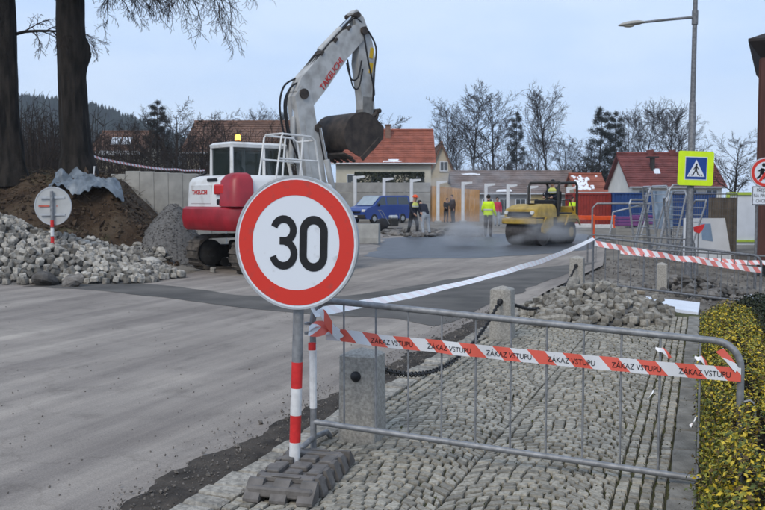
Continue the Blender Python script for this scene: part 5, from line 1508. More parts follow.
def gable_house(label, x0, x1, y0, y1, zb, ze, zr, wall, roofm, ridge='x', over=0.4, wins=(), chimney=None, group=None, snow=None, seed=1, rows=14):
    root = thing('house', label, 'house', ((x0 + x1) / 2, (y0 + y1) / 2, zb), 0, group)
    mb = MB()
    if ridge == 'x':
        ym = (y0 + y1) / 2
        mb.prism([(y0, zb), (y1, zb), (y1, ze), (ym, zr), (y0, ze)], x0, x1, 'x')
        mb.build('wall', wall, root, True)
        k = (zr - ze) / (ym - y0)
        e = ze - over * k + 0.06
        tiled_roof(root, (x0 - over, y0 - over, e), (x1 + over, y0 - over, e), (x0 - over, ym, zr + .06), (x1 + over, ym, zr + .06), roofm, rows, seed=seed)
        tiled_roof(root, (x0 - over, y1 + over, e), (x1 + over, y1 + over, e), (x0 - over, ym, zr + .055), (x1 + over, ym, zr + .055), roofm, rows, seed=seed + 1)
        mb = MB(); mb.tube([(x0 - over, ym, zr + .1), (x1 + over, ym, zr + .1)], 0.14, 6); mb.build('ridge', roofm, root, True)
        mb = MB(); mb.tube([(x0 - over, y0 - over - .06, e - .05), (x1 + over, y0 - over - .06, e - .05)], 0.08, 6); mb.build('gutter', M_signgrey, root, True)
    else:
        xm = (x0 + x1) / 2
        mb.prism([(x0, zb), (x1, zb), (x1, ze), (xm, zr), (x0, ze)], y0, y1, 'y')
        mb.build('wall', wall, root, True)
        k = (zr - ze) / (xm - x0); e = ze - over * k + .06
        tiled_roof(root, (x0 - over, y0 - over, e), (x0 - over, y1 + over, e), (xm, y0 - over, zr + .06), (xm, y1 + over, zr + .06), roofm, rows, seed=seed)
        tiled_roof(root, (x1 + over, y0 - over, e), (x1 + over, y1 + over, e), (xm, y0 - over, zr + .055), (xm, y1 + over, zr + .055), roofm, rows, seed=seed + 1)
        mb = MB(); mb.tube([(xm, y0 - over, zr + .1), (xm, y1 + over, zr + .1)], 0.14, 6); mb.build('ridge', roofm, root, True)
    for w_ in wins: windows(root, *w_)
    if chimney:
        cx, cy, cz0, cz1, cw = chimney
        mb = MB(); mb.box((cx, cy, (cz0 + cz1) / 2), (cw, cw, cz1 - cz0)); mb.box((cx, cy, cz1 + 0.05), (cw + .16, cw + .16, 0.1)); mb.build('chimney', mat('chimney_brick', (0.20, 0.12, 0.09), 0.9, 0.2, 4), root, True)
    return root
def snow_patch(root, pts, n=1, name='snow_patch', th=0.05):
    o = []; k = len(pts)
    mb = MB(); c = sum((Vector(p) for p in pts), Vector()) / k
    vs = [Vector(p) for p in pts] + [c + Vector((0, 0, th))] + [Vector(p) - Vector((0, 0, .1)) for p in pts]
    mb.add(vs, [(i, (i + 1) % k, k) for i in range(k)] + [(i, k + 1 + i, k + 1 + (i + 1) % k, (i + 1) % k) for i in range(k)])
    return mb.build(name, M_snow, root, True, True)

# central red-roofed house
D = 85.0
hx0, hx1 = P(336, 170, D).x, P(431, 170, D).x
zR, zE = P(384, 131, D + 4.2).z, P(384, 163, D).z
hs = gable_house('cream house with bright red tiled roof behind the concrete wall', hx0, hx1, D, D + 8.4, -0.1, zE + 0.25, zR, M_plaster, M_tilered, 'x', 0.45,
    wins=[((hx0, D, 0), (1, 0, 0), (0, -1, 0), [(1.6, 3.3, 1.1, 1.3), (4.4, 3.3, 2.2, 1.3), (7.6, 3.3, 1.1, 1.3)])], chimney=(P(388, 140, D + 3).x, D + 3.2, zR - 1.6, zR + 0.45, 0.5), rows=18)
def roof_pt(px, py, y0=D - 0.45):   # point on the front slope
    k = (zR - (zE + .25)) / 4.2; d = ray(px, py)
    # solve z = zE+.25 + (y-D)*k
    t = (zE + .25 + .10 - D * k - CAMZ) / (d.z - d.y * k); return Vector((0, 0, CAMZ)) + d * t
snow_patch(hs, [roof_pt(382, 162), roof_pt(384, 160), roof_pt(390, 159), roof_pt(398, 159), roof_pt(402, 161), roof_pt(401, 162.5)])
# ivy hedge in front of it, seen over the wall
iv = P(384, 190, 83.4)
ivy = thing('ivy_hedge', 'dark clipped hedge in front of the red-roofed house wall', 'hedge', (iv.x, 83.4, -0.1))
def box_sampler(c, s):
    def f(n, r):
        p = r.uniform(-1, 1, (n, 3)); ax_ = r.integers(0, 3, n); p[np.arange(n), ax_] = np.sign(p[np.arange(n), ax_]) * (1 - np.abs(r.normal(0, .06, n)))
        pos = np.array(c) + p * np.array(s); nl = np.zeros((n, 3)); nl[np.arange(n), ax_] = np.sign(p[np.arange(n), ax_]); return pos, nl, (p[:, 2] + 1) / 2
    return f
leaf_cloud('foliage', 12000, box_sampler((iv.x + .5, 83.4, 2.0), (3.2, 0.45, 2.1)), M_dk, lambda h: (.6, .4), 0.11, ivy, 4)
mb = MB()
for i in range(12): x = iv.x - 2.5 + i * 0.5; mb.tube([(x, 83.4, -.1), (x, 83.4, 3.2)], 0.05, 5)
mb.build('stems', M_twig, ivy, True)
# second house, gable end to the street
D2 = 98.0
gable_house('beige house with brown roof right behind the red-roofed house', P(429, 170, D2).x, P(454, 170, D2).x, D2, D2 + 12, -0.1, P(440, 172, D2).z, P(440, 143, D2).z, M_beige, M_tilebrown, 'y', 0.35,
    wins=[((P(441, 170, D2).x, D2, 0), (1, 0, 0), (0, -1, 0), [(0.3, 5.2, 0.8, 1.0)])], rows=10)
# long low building
D3 = 92.0
lx0, lx1 = P(456, 190, D3).x, P(576, 190, D3).x
lb = gable_house('long low building with grey-brown tiled roof behind the white posts', lx0, lx1, D3, D3 + 8, -0.3, P(500, 192, D3).z, P(500, 172.5, D3 + 4).z, M_greyplaster, M_tilegrey, 'x', 0.4,
    wins=[((lx0, D3, 0), (1, 0, 0), (0, -1, 0), [(1.4, 1.1, 1.0, 1.1), (3.2, 1.1, 1.0, 1.1), (4.9, 0.8, 0.9, 1.7), (6.6, 1.1, 1.0, 1.1), (9.6, 1.1, 0.9, 1.0), (11.2, 1.1, 0.9, 1.0)])], rows=10, seed=9)
yw0, yw1 = P(529, 190, D3).x, P(552, 190, D3).x
mb = MB(); mb.box(((yw0 + yw1) / 2, D3 - 0.06, 0.95), (yw1 - yw0, 0.1, 2.5)); mb.build('ochre_wall_panel', M_yplaster, lb, True)
snow_patch(lb, [P(458, 173.8, D3 + 3.6), P(470, 173.2, D3 + 3.7), P(482, 173.4, D3 + 3.7), P(480, 174.8, D3 + 3.3), P(462, 175, D3 + 3.3)], th=0.1)
snow_patch(lb, [P(496, 191.2, D3 - .5), P(512, 190.8, D3 - .4), P(511, 189.4, D3 - .1), P(498, 189.6, D3 - .1)], th=0.1)
# outbuilding with snow on a red roof
D4 = 88.0
ox0, ox1 = P(577, 190, D4).x, P(606, 190, D4).x
ob_ = gable_house('small outbuilding with patchy snow on its red roof beside the red container', ox0, ox1, D4, D4 + 6, -0.3, P(590, 191.5, D4).z, P(590, 175, D4 + 3).z, M_beige, M_tilered, 'x', 0.25, rows=9, seed=4)
ez, rz_ = P(590, 191.5, D4).z, P(590, 175, D4 + 3).z
rr = random.Random(3)
def oroof(u, v): return Vector((ox0 + (ox1 - ox0) * u, D4 + 3 * v - .02, ez + (rz_ - ez) * v + 0.16))
for i in range(60):
    u0 = min(.86, abs(rr.gauss(.28, .2))); v0 = rr.uniform(.03, .86); du, dv = rr.uniform(.03, .09), rr.uniform(.03, .08); k = 7
    snow_patch(ob_, [oroof(min(.98, u0 + du * math.cos(6.283 * q / k) * rr.uniform(.75, 1)), min(.97, max(.02, v0 + dv * math.sin(6.283 * q / k) * rr.uniform(.75, 1)))) for q in range(k)], th=0.03)
# right white house
D5 = 75.0
wx0, wx1 = P(632.5, 180, D5).x, P(722, 180, D5).x
wh = gable_house('white house with dark red roof behind the blue container', wx0, wx1, D5, D5 + 8, -0.4, P(680, 186, D5).z + 0.1, P(680, 154.5, D5 + 4).z, M_white, M_tiledark, 'x', 0.35,
    wins=[((wx0, D5, 0), (1, 0, 0), (0, -1, 0), [(0.9, 2.05, 0.7, 0.65), (4.9, 2.05, 0.9, 0.65), (6.6, 2.05, 0.9, 0.65)])], rows=15, seed=12)
dx = P(652, 163, D5 + 2).x
mb = MB(); mb.box((dx, D5 + 1.9, 4.4), (0.28, 0.5, 1.5)); mb.box((dx, D5 + 1.9, 5.2), (0.9, 0.7, 0.1)); mb.build('vent_stack', M_xdark, wh, True)
dx = P(653, 172, D5 + 1.6).x; 
mb = MB(); mb.box((dx + .3, D5 + 1.5, P(653, 172, D5 + 1.5).z), (0.5, 0.12, 0.75), Euler((R(-45), 0, 0))); mb.build('skylight', M_signwhite, wh, True)
for k, (px) in enumerate((650, 672)):
    cx = P(px, 155, D5 + 4).x; mb = MB(); mb.box((cx, D5 + 4, zR * 0 + P(680, 154.5, D5 + 4).z + .12), (0.5, 0.5, 0.55)); mb.build('chimney', M_tiledark, wh, True)
# houses beyond the left bank
gz = 2.2
gable_house('house with brown-red roof and two skylights beyond the left bank', P(92, 150, 75).x, P(142, 150, 75).x, 75, 83, gz, P(110, 152, 75).z, P(110, 133, 79).z, M_beige, M_tilebrown, 'x', 0.35, seed=21, rows=10)
hl = bpy.data.objects['house.005'] if 'house.005' in bpy.data.objects else None
for px in (116, 127):
    c = P(px, 142.5, 76.7); mb = MB(); mb.box(c + Vector((0, 0, 0.12)), (0.75, 0.1, 0.95), Euler((R(-48), 0, 0))); s_ = mb.build('skylight', M_signwhite, hl, True)
c0 = P(96, 153, 74.5); c1 = P(140, 153, 74.5)
mb = MB(); mb.box((c0 + c1) / 2, (c1.x - c0.x, 0.5, 0.35), None, 0, 0.06); mb.build('snow_on_eave', M_snow, hl, True)
gable_house('brown roofed house behind the bare trees above the excavator cab', P(186, 150, 66).x, P(282, 150, 66).x, 66, 76, gz, P(230, 151, 66).z, P(230, 123, 71).z, M_beige, M_tilebrown, 'x', 0.4,
    wins=[((P(186, 150, 66).x, 66, 0), (1, 0, 0), (0, -1, 0), [(1.5, 4.0, 1.0, 1.0), (3.6, 4.0, 1.0, 1.0)])], seed=22, rows=12)
gable_house('small gabled house with pale front right of the excavator cab', P(272, 150, 62).x, P(293, 150, 62).x, 62, 68, gz, P(280, 150, 62).z, P(280, 134, 62).z, M_plaster, M_tilebrown, 'y', 0.2, seed=23, rows=8)
# dark brown building at the right edge
D6 = 22.5
bx0 = P(758.5, 150, D6).x
bb = thing('building', 'dark brown building with broad dark eaves at the right edge', 'building', (bx0, D6, -0.1), -math.atan2(bx0, D6) - R(1.5))
zt = P(758, 57, D6).z + 0.1
mb = MB(); mb.box((3, 3, zt / 2), (6, 6, zt)); mb.build('wall', M_brownbld, bb)
for i in range(24):
    mb = MB(); mb.box((0.12 + i * 0.25, -0.02, zt / 2), (0.235, 0.04, zt - 0.1), None, 0, 0.006); mb.build('plank', M_brownbld, bb)
    mb = MB(); mb.box((-0.02, 0.12 + i * 0.25, zt / 2), (0.04, 0.235, zt - 0.1), None, 0, 0.006); mb.build('plank', M_brownbld, bb)
ov = 0.29
zt2 = P(747, 40, D6 - ov).z + 0.1
def sq(a, b): return [(a, a), (b, a), (b, b), (a, b)]
mb = MB(); loft(mb, [(zt - 0.02, sq(0, 6)), (zt2, sq(-ov, 6 + ov)), (zt2 + 0.06, sq(-ov, 6 + ov)), (zt2 + 1.5, sq(2.9, 3.1))]); mb.build('roof', M_brownroof, bb)

# ================================================================== WALLS, POSTS, FENCES
cw = thing('concrete_wall', 'grey concrete panel wall behind the blue van', 'wall', (P(380, 200, 69).x, 69, -0.1))
wx = P(300, 200, 69).x
while wx < P(424, 200, 69).x:
    zt = P(380, 182.5, 69).z
    for r_ in range(4):
        hh = (zt + 0.1) / 4; mb = MB(); mb.box((wx + 1.0, 69, -0.1 + hh * (r_ + .5)), (1.96, 0.10, hh - 0.02), None, 0, 0.012); mb.build('wall_panel', M_concrete, cw, True)
    mb = MB(); mb.box((wx, 69, zt / 2), (0.14, 0.16, zt + 0.16)); mb.build('wall_post', M_concrete, cw, True)
    wx += 2.0
tf = thing('timber_fence', 'orange-brown board fence right of the concrete wall', 'fence', (P(450, 200, 69.2).x, 69.2, -0.1))
x = P(424.5, 200, 69.2).x; xe = P(478, 200, 69.2).x; rr = random.Random(2)
while x < xe:
    w_ = rr.uniform(0.17, 0.21); zt = P(450, 187.5 + rr.uniform(-.3, .3), 69.2).z - 0.25 * (x - tf.location.x) / 3
    mb = MB(); mb.box((x + w_ / 2, 69.2 + rr.uniform(-.01, .01), (zt - .1) / 2), (w_ - 0.012, 0.03, zt + 0.1)); mb.build('plank', M_wood, tf, True); x += w_
for z in (0.5, 1.9):
    mb = MB(); mb.box((tf.location.x, 69.27, z), (xe - P(424.5, 200, 69.2).x, 0.06, 0.1)); mb.build('rail', M_wood, tf, True)
pp = None
names_ = ['leftmost', 'second', 'third', 'fourth', 'fifth', 'sixth', 'seventh', 'eighth', 'ninth']
for i, (px, py) in enumerate(((355, 176), (384, 178), (411.5, 179.2), (438, 181), (463, 182), (486, 183.7), (508, 184.6), (529, 186), (568, 187))):
    dd = 65.0 + i * 0.45; p = P(px, py, dd); h = p.z + 0.1
    root = thing('angled_post', 'white concrete post with angled arm, %s from the left in its row' % names_[i], 'post', (p.x, dd, -0.1), 0, 'white angled posts')
    mb = MB(); mb.box((0, 0, h / 2), (0.23, 0.22, h), None, 0, 0.02); mb.build('shaft', M_postwhite, root)
    mb = MB(); mb.prism([(0.117, h - 0.22), (0.68, h - 0.10), (0.68, h + 0.02), (0.117, h)], -0.1, 0.1, 'y'); mb.build('arm', M_postwhite, root)
    mb = MB(); mb.box((0, 0, 0.06), (0.5, 0.45, 0.14), None, 0, 0.02); mb.build('footing', M_concrete, root)
# low retaining wall on the bank
lw_ = thing('retaining_wall', 'low pale concrete wall on the earth bank left of the excavator', 'wall', (P(158, 180, 31).x, 31, 2.0))
x = P(112, 180, 31).x; xe = P(212, 180, 31).x
i = 0
while x < xe:
    zb = P(150, 187 - 0, 31).z; zt = P(150, 172.5 + 4 * (1 - sm((x - P(112, 180, 31).x) / .6)) , 31).z - 0.10 * (x - lw_.location.x) / 2
    mb = MB(); mb.box((x + .245, 31, (zb - 2.2 + zt) / 2), (0.485, 0.24, zt - zb + 2.2), None, 0, 0.015); mb.build('block', M_concrete_l, lw_, True); x += 0.49
# concrete block by the fresh asphalt
p = G(368, 243.5, -0.04)
mb = MB(); mb.prism([(-0.30, 0), (0.30, 0), (0.30, 0.2), (0.18, 0.72), (-0.18, 0.72), (-0.30, 0.2)], -0.62, 0.42, 'x')
o = mb.build('concrete_block', M_concrete_l); o.location = (p.x, p.y + .3, -0.04); o.rotation_euler = (0, 0, R(-8)); tag(o, 'beige concrete block on the road just right of the 30 sign', 'concrete block')

# ================================================================== CONTAINERS AND SITE THINGS
def container(label, px0, px1, py, D, H, m, zb, group='site containers', depth=2.4):
    x0, x1 = P(px0, py, D).x, P(px1, py, D).x; zt = P(px0, py, D).z; L = x1 - x0
    root = thing('site_container', label, 'container', ((x0 + x1) / 2, D + depth / 2, zb), 0, group)
    mb = MB(); n = int(L / 0.22); prof = []
    for i in range(n):
        a = x0 + 0.1 + (L - 0.2) * i / n; s = (L - 0.2) / n
        prof += [(a, D + .05), (a + s * .3, D + .05), (a + s * .5, D + .01), (a + s * .8, D + .01)]
    prof += [(x1 - 0.1, D + .05), (x1 - 0.1, D + depth), (x0 + .1, D + depth)]
    mb.prism(prof, zb + 0.12, zt - 0.1, 'z'); mb.build('corrugated_wall', m, root, True)
    mb = MB(); mb.box(((x0 + x1) / 2, D + depth / 2, zt - .05), (L, depth + .06, 0.1)); mb.build('roof', m, root, True)
    mb = MB(); mb.box(((x0 + x1) / 2, D + depth / 2, zb + .06), (L, depth + .06, 0.12)); mb.build('floor_frame', m, root, True)
    for (x, y) in ((x0 + .06, D + .03), (x1 - .06, D + .03), (x0 + .06, D + depth - .03), (x1 - .06, D + depth - .03)):
        mb = MB(); mb.box((x, y, (zb + zt) / 2), (0.14, 0.14, zt - zb - 0.01)); mb.build('corner_post', m, root, True)
    return root
container('dark red corrugated site container behind the road roller', 573, 611, 193, 58, 2.2, M_rustred, -0.25)
container('long dark blue corrugated site container in front of the white house', 612.5, 715, 192.5, 57.5, 2.2, M_contblue, -0.25)
def gz_(x, y): return base_z(x, y) + 0.01
# orange plastic barriers near the containers
for i, (px, D, lab) in enumerate(((583, 36, 'orange plastic road barrier, left of two beside the roller'), (604, 35, 'orange plastic road barrier, right of two below the red container'))):
    p = P(px, 215, D); z = -0.1
    root = thing('plastic_barrier', lab, 'barrier', (p.x, D, z), R(10 * i), 'orange plastic barriers')
    for zz in (0.95, 0.62):
        mb = MB(); mb.box((0, 0, zz), (0.95, 0.05, 0.17), None, 0, 0.015); mb.build('board', M_orange if zz > .7 else M_bandwhite, root)
    for sx in (-.42, .42):
        mb = MB(); mb.box((sx, 0, 0.53), (0.09, 0.07, 1.06), None, 0, 0.015); mb.build('upright', M_orange, root)
        mb = MB(); mb.box((sx, 0, 0.03), (0.12, 0.5, 0.06), None, 0, 0.015); mb.build('foot', M_rubber, root)
# second (far) crowd barrier standing on the slope of the dug ground, with tapes
q0 = Vector((3.56, 15.2, 0.0)); q1 = Vector((6.22, 14.75, -0.30))
b2, QB2 = barrier(q0, q1, 0.93, 13, 'crowd barrier on the sloping dug-up ground behind the small cobble heap', M_galv_d, 0.15, r=0.020, rb=0.008, tiltv=Vector((0.0, 0, 1)))
L2 = (q1 - q0).length
b3, QB3 = barrier(Vector((5.6, 19.2, -0.5)), Vector((8.05, 18.6, -0.62)), 1.0, 12, 'crowd barrier further back, right of the lamp post foot', M_galv_d, 0.15)
b4, QB4 = barrier(Vector((5.25, 23.0, -0.35)), Vector((7.7, 22.2, -0.45)), 1.02, 12, 'crowd barrier standing behind the stack of leaning panels', M_galv_d, 0.15)
f2 = -(q1 - q0).normalized().cross(Vector((0, 0, 1))); f2 = f2 if f2.y < 0 else -f2
t2 = tape_line(QB2(0.02, 0.83) + f2 * .03, QB2(L2, 0.70) + f2 * .03, 50, 0.02, 0.02, 6)
tag(ribbon('barrier_tape', t2, [Vector((0, 0.01 * math.sin(i * .5), 0.045)) for i in range(51)], M_tape_mid), 'crumpled red-white tape along the top of the far barrier', 'tape')
f3 = Vector((-0.2, -1, 0)).normalized()
t3 = tape_line(QB3(-0.5, 0.92) + f3 * .03, QB3(2.5, 0.86) + f3 * .03, 40, 0.03, 0.02, 8)
tag(ribbon('barrier_tape', t3, [Vector((0, 0.01, 0.045)) for i in range(41)], M_tape_mid), 'striped tape on the barrier row behind the far barrier', 'tape')
# white board on the ground in front of the far barrier
def gslope(px, py):
    """point of the terrain along a pixel ray"""
    d = ray(px, py); lo = 6.0
    for i in range(800):
        y = lo + i * 0.03; p = Vector((0, 0, CAMZ)) + d * (y / d.y)
        if p.z <= base_z(p.x, p.y): return p
    return p
c = [P(619, 293.5, 14.85), P(700, 302.5, 14.75), P(698, 312.5, 13.9), P(645, 304, 14.05)]
mb = MB(); zz = [p.z for p in c]
vs = [Vector((p.x, p.y, z)) for p, z in zip(c, zz)]; mb.add(vs + [v - Vector((0, 0, .05)) for v in vs], [(0, 1, 2, 3), (7, 6, 5, 4), (0, 4, 5, 1), (1, 5, 6, 2), (2, 6, 7, 3), (3, 7, 4, 0)])
tag(mb.build('white_board', M_board), 'flat white board lying on the ground in front of the far barrier', 'board')
for i, k in enumerate((.2, .8)):
    p = (c[0].lerp(c[1], k) + c[3].lerp(c[2], k)) / 2; g0 = base_z(p.x, p.y); hh = p.z - 0.055 - g0
    mb = MB(); mb.box((0, 0, 0), (0.14, 0.5, max(.04, hh)), None, 0, .008); o = mb.build('timber_bearer', mat('weathered_wood', (0.27, 0.22, 0.16), 0.9, 0.2, 9)); o.location = (p.x, p.y, g0 + hh / 2); tag(o, 'timber bearer under the %s end of the white board' % ('left', 'right')[i], 'timber', 'bearers under the board')
# rubble heap and scraps in the pit
rr = random.Random(14)
def chunk(name, c, r, m, lab=None, parent=None, off=None, seed=0):
    mb = MB(); r2 = random.Random(seed); big = name == 'boulder'; mb.sphere((0, 0, 0), r, 16 if big else 6, 10 if big else 4, 0, (r2.uniform(.8, 1.5), r2.uniform(.7, 1.2), r2.uniform(.5, .8)))
    so = Vector((seed * 3.1, 0, 0))
    for v in mb.v: v *= (1 + .32 * noise.noise(v / r * 1.1 + so) + .12 * noise.noise(v / r * 3.1 + so)) if big else r2.uniform(.75, 1.15)
    o = mb.build(name, m, parent); o.location = Vector(c) - (off or Vector((0, 0, 0))); o.rotation_euler = (r2.uniform(-.4, .4), r2.uniform(-.4, .4), r2.uniform(0, 6)); return o
def rubble(label, pts, rad, m, group, seed):
    c = sum((Vector(p) for p in pts), Vector()) / len(pts); root = thing('rubble_heap', label, 'rubble', c, 0, group)
    for i, p in enumerate(pts): chunk('rubble_chunk', p, rad * random.Random(seed + i).uniform(.5, 1.4), m, parent=root, off=Vector(c), seed=seed + i)
    return root
pts = []
for i in range(90):
    x = 6.05 + rr.gauss(0, .62); y = 17.3 + rr.gauss(0, .5); h = 0.38 * math.exp(-((x - 6.05) / .75) ** 2 - ((y - 17.3) / .6) ** 2); pts.append((x, y, base_z(x, y) + h * rr.uniform(.6, 1.1)))
rubble('heap of broken stones in the dug-up ground behind the far barrier', pts, 0.085, M_rubble, None, 100)
pts = []
for i in range(110):
    p = G(rr.uniform(382, 486), 0, 0) if False else None
    px = rr.uniform(384, 484); D = rr.uniform(38.5, 46); q = P(px, 200, D); pts.append((q.x, D, -0.05 + rr.uniform(0, .12)))
rubble('scattered broken asphalt lumps behind the fresh asphalt and workers', pts, 0.16, M_rubble, None, 400)
mb = MB()
for i in range(900):
    y = rr.uniform(14.6, 25); px = rr.uniform(585, 800); x = (px - CXP) / FPX * y; z = base_z(x, y); r = rr.uniform(.012, .05) * (1.8 if rr.random() < .06 else 1); pebble(mb, (x, y, z + r * .3), r, rr)
tag(mb.build('pit_debris', M_rubble), kind='stuff')
# timber scraps in the pit
for i, (x, y, l, a, lab) in enumerate(((4.55, 16.4, 0.55, 20, 'short weathered timber offcut in the pit left of the granite post'), (4.5, 15.7, 0.8, -8, 'long weathered timber offcut lying just behind the far barrier'), (7.2, 16.0, 0.3, 60, 'short pale timber offcut at the right of the stone rubble'), (6.3, 16.2, 0.28, -35, 'short pale timber offcut in front of the stone rubble'))):
    mb = MB(); mb.box((0, 0, 0), (l, 0.09, 0.06), None, 0, 0.006); o = mb.build('timber_offcut', mat('weathered_wood', (0.27, 0.22, 0.16), 0.9, 0.2, 9)); o.location = (x, y, base_z(x, y) + 0.05); o.rotation_euler = (R(5), R(6), R(a)); tag(o, lab, 'timber', 'timber offcuts in the pit')
mb = MB(); pa = []
for j in range(5):
    for i in range(8):
        x = 6.55 + i * 0.07; y = 15.9 + j * 0.09; pa.append((x, y, base_z(x, y) + 0.16 + 0.05 * noise.noise(Vector((i * .7, j * .7, 3)))))
mb.add(pa, [(j * 8 + i, j * 8 + i + 1, (j + 1) * 8 + i + 1, (j + 1) * 8 + i) for j in range(4) for i in range(7)]); mb.add([Vector(q) - Vector((0, 0, .012)) for q in pa], [(j * 8 + i, (j + 1) * 8 + i, (j + 1) * 8 + i + 1, j * 8 + i + 1) for j in range(4) for i in range(7)])
tag(mb.build('plastic_sheet', M_board, smooth=True), 'crumpled white plastic sheet lying on the stone rubble', 'plastic sheet')
# stack of leaning barrier panels, fence panels and sheeting round the lamp foot
lean_specs = [(632, 27.0, 2.2, 0.20, 12, 'leftmost'), (645, 26.5, 2.0, 0.42, -18, 'second'), (655, 26.2, 2.3, 0.30, 22, 'third'), (664, 25.8, 2.1, 0.16, 30, 'fourth'), (672, 25.5, 2.0, 0.35, 12, 'fifth'), (640, 27.4, 2.3, 0.24, 40, 'sixth'), (668, 26.6, 2.25, 0.1, -30, 'seventh'), (680, 25.2, 1.9, 0.3, 25, 'eighth')]
for i, (px, D, h, ln, a, nm_) in enumerate(lean_specs):
    p = P(px, 230, D); a = R(a + 65)
    root = thing('leaning_barrier', 'upended steel barrier panel in the stack left of the lamp post, %s one' % nm_, 'barrier', (p.x, D, -0.25), 0, 'upended panels in the stack')
    ax = Vector((math.cos(a), math.sin(a), 0)); upv = Vector((0.38 * (-1 if i in (1, 2, 4) else 1) * (ln + .25), -ln, 1)).normalized()
    def Qp(u, z): return Vector((p.x, D, -0.24)) + ax * u + upv * z
    mb = MB(); mb.tube([Qp(-.5, 0), Qp(-.5, h - .12), Qp(-.38, h), Qp(.38, h), Qp(.5, h - .12), Qp(.5, 0), Qp(-.5, 0.02)], 0.028, 8); mb.build('frame', M_galv_l, root, True, True)
    for k in range(1, 9):
        mb = MB(); z = h * k / 9; mb.tube([Qp(-.5, z), Qp(.5, z)], 0.011, 5, 0, False); mb.build('bar', M_galv_l, root, True, True)
# trestle of tube
p = P(620, 215, 30)
root = thing('tube_trestle', 'tall steel tube trestle in front of the blue container', 'trestle', (p.x, 30, -0.25))
xa, xb = P(592.5, 203, 30).x, P(650, 203, 30).x; zt = P(620, 203.5, 30).z
mb = MB(); mb.tube([(xa, 30, -.25), (xa, 30, zt - .15), (xa + .15, 30, zt), (xb, 30, zt)], 0.03, 8); mb.build('frame', M_galv, root, True, True)
for px0, py0, px1, py1 in ((610, 233, 613, 212), (613, 212, 648, 203.5), (650, 203, 641, 236)):
    mb = MB(); mb.tube([P(px0, py0, 30.1), P(px1, py1, 30.1)], 0.028, 8); mb.build('strut', M_galv_l, root, True, True)
# faded sheet hung over panels
p = P(660, 210, 27.5)
mb = MB(); n1, n2 = 14, 10; vs = []
for j in range(n2 + 1):
    for i in range(n1 + 1):
        u, v = i / n1, j / n2; q = P(653 + 20 * u, 191 + 38 * v, 27.4 - v * .5); vs.append(q + Vector((0, 0.12 * noise.noise(Vector((u * 4, v * 3, 2))), 0)))
g = [(j * (n1 + 1) + i, j * (n1 + 1) + i + 1, (j + 1) * (n1 + 1) + i + 1, (j + 1) * (n1 + 1) + i) for j in range(n2) for i in range(n1)]
mb.add(vs, g); mb.add([v + Vector((0, .02, 0)) for v in vs], [f[::-1] for f in g])
tag(mb.build('faded_sheet', M_bluetarp, smooth=True), 'faded blue sheet hanging behind the stacked steel panels', 'tarpaulin')
# white and blue board leaning at the lamp post
p = P(706, 218, 25)
root = thing('propped_board', 'white panel with a blue patch leaning right of the lamp post', 'panel', (p.x, 25, -0.3))
mb = MB(); w_ = 0.62; mb.prism([(-w_, 0), (w_ + .15, 0), (w_ - .1, 1.35), (-w_, 1.35)], -0.02, 0.02, 'y'); mb.build('board', M_board, root)
mb = MB(); mb.prism([(-.1, .75), (.2, .7), (.12, 1.2), (-.15, 1.2)], -0.03, -0.021, 'y'); mb.build('blue_patch', mat('patch_blue', (0.25, 0.36, 0.52), 0.5, 0.1, 5), root)
# mesh fence panels right of it
p = P(716, 215, 28)
root = thing('mesh_fence_panel', 'weathered mesh site fence panel with brown screening, right of the lamp post', 'fence', (p.x, 28, -0.3))
xa, xb = P(672, 200, 28).x, P(737, 200, 28).x; za, zb = -0.28, P(700, 194, 28).z
mb = MB(); mb.tube([(xa, 28, za), (xa, 28, zb), (xb, 28, zb), (xb, 28, za), (xa, 28, za + .02)], 0.025, 8); mb.build('frame', M_galv_d, root, True, True)
mb = MB()
for k in range(1, 28): x = xa + (xb - xa) * k / 28; mb.tube([(x, 28, za), (x, 28, zb)], 0.006, 4, 0, False)
for k in range(1, 9): z = za + (zb - za) * k / 9; mb.tube([(xa, 28, z), (xb, 28, z)], 0.006, 4, 0, False)
tag(mb.build('wire_mesh', M_galv_d, root, True), kind='stuff')
xs = P(708, 200, 28.15).x; xs2 = P(736, 200, 28.15).x; k = 0
while xs < xs2:
    mb = MB(); mb.box((xs + .05, 28.1, (za + zb - .1) / 2), (0.094, 0.02, zb - za - .12)); mb.build('slat', per_object_var(mat('screen_slat', (0.17, 0.145, 0.12), 0.9, 0.2, 5), .2) if k == 0 else MATS['screen_slat'], root, True); xs += 0.1; k += 1
# white panel with lime edge
p = P(741, 215, 33)
root = thing('lime_edged_board', 'white display board with lime-green edge left of the brown building', 'board', (p.x, 33, -0.3))
xa, xb, zt, zb = P(729, 200, 33).x, P(757, 200, 33).x, P(740, 195, 33).z, -0.2
mb = MB(); mb.box(((xa + xb) / 2, 33, (zt + zb) / 2), (xb - xa, 0.05, zt - zb)); mb.build('panel', M_board, root, True)
for (c, s) in ((((xa + xb) / 2, 32.97, zt + .05), (xb - xa + .2, .1, .1)), ((xa - .05, 32.97, (zt + zb) / 2), (.1, .1, zt - zb)), (((xa + xb) / 2, 32.97, zb + .25), (xb - xa, .1, .08))):
    mb = MB(); mb.box(c, s); mb.build('edge_strip', mat('lime_edge', (0.42, 0.55, 0.08), 0.6, 0.1, 5), root, True)
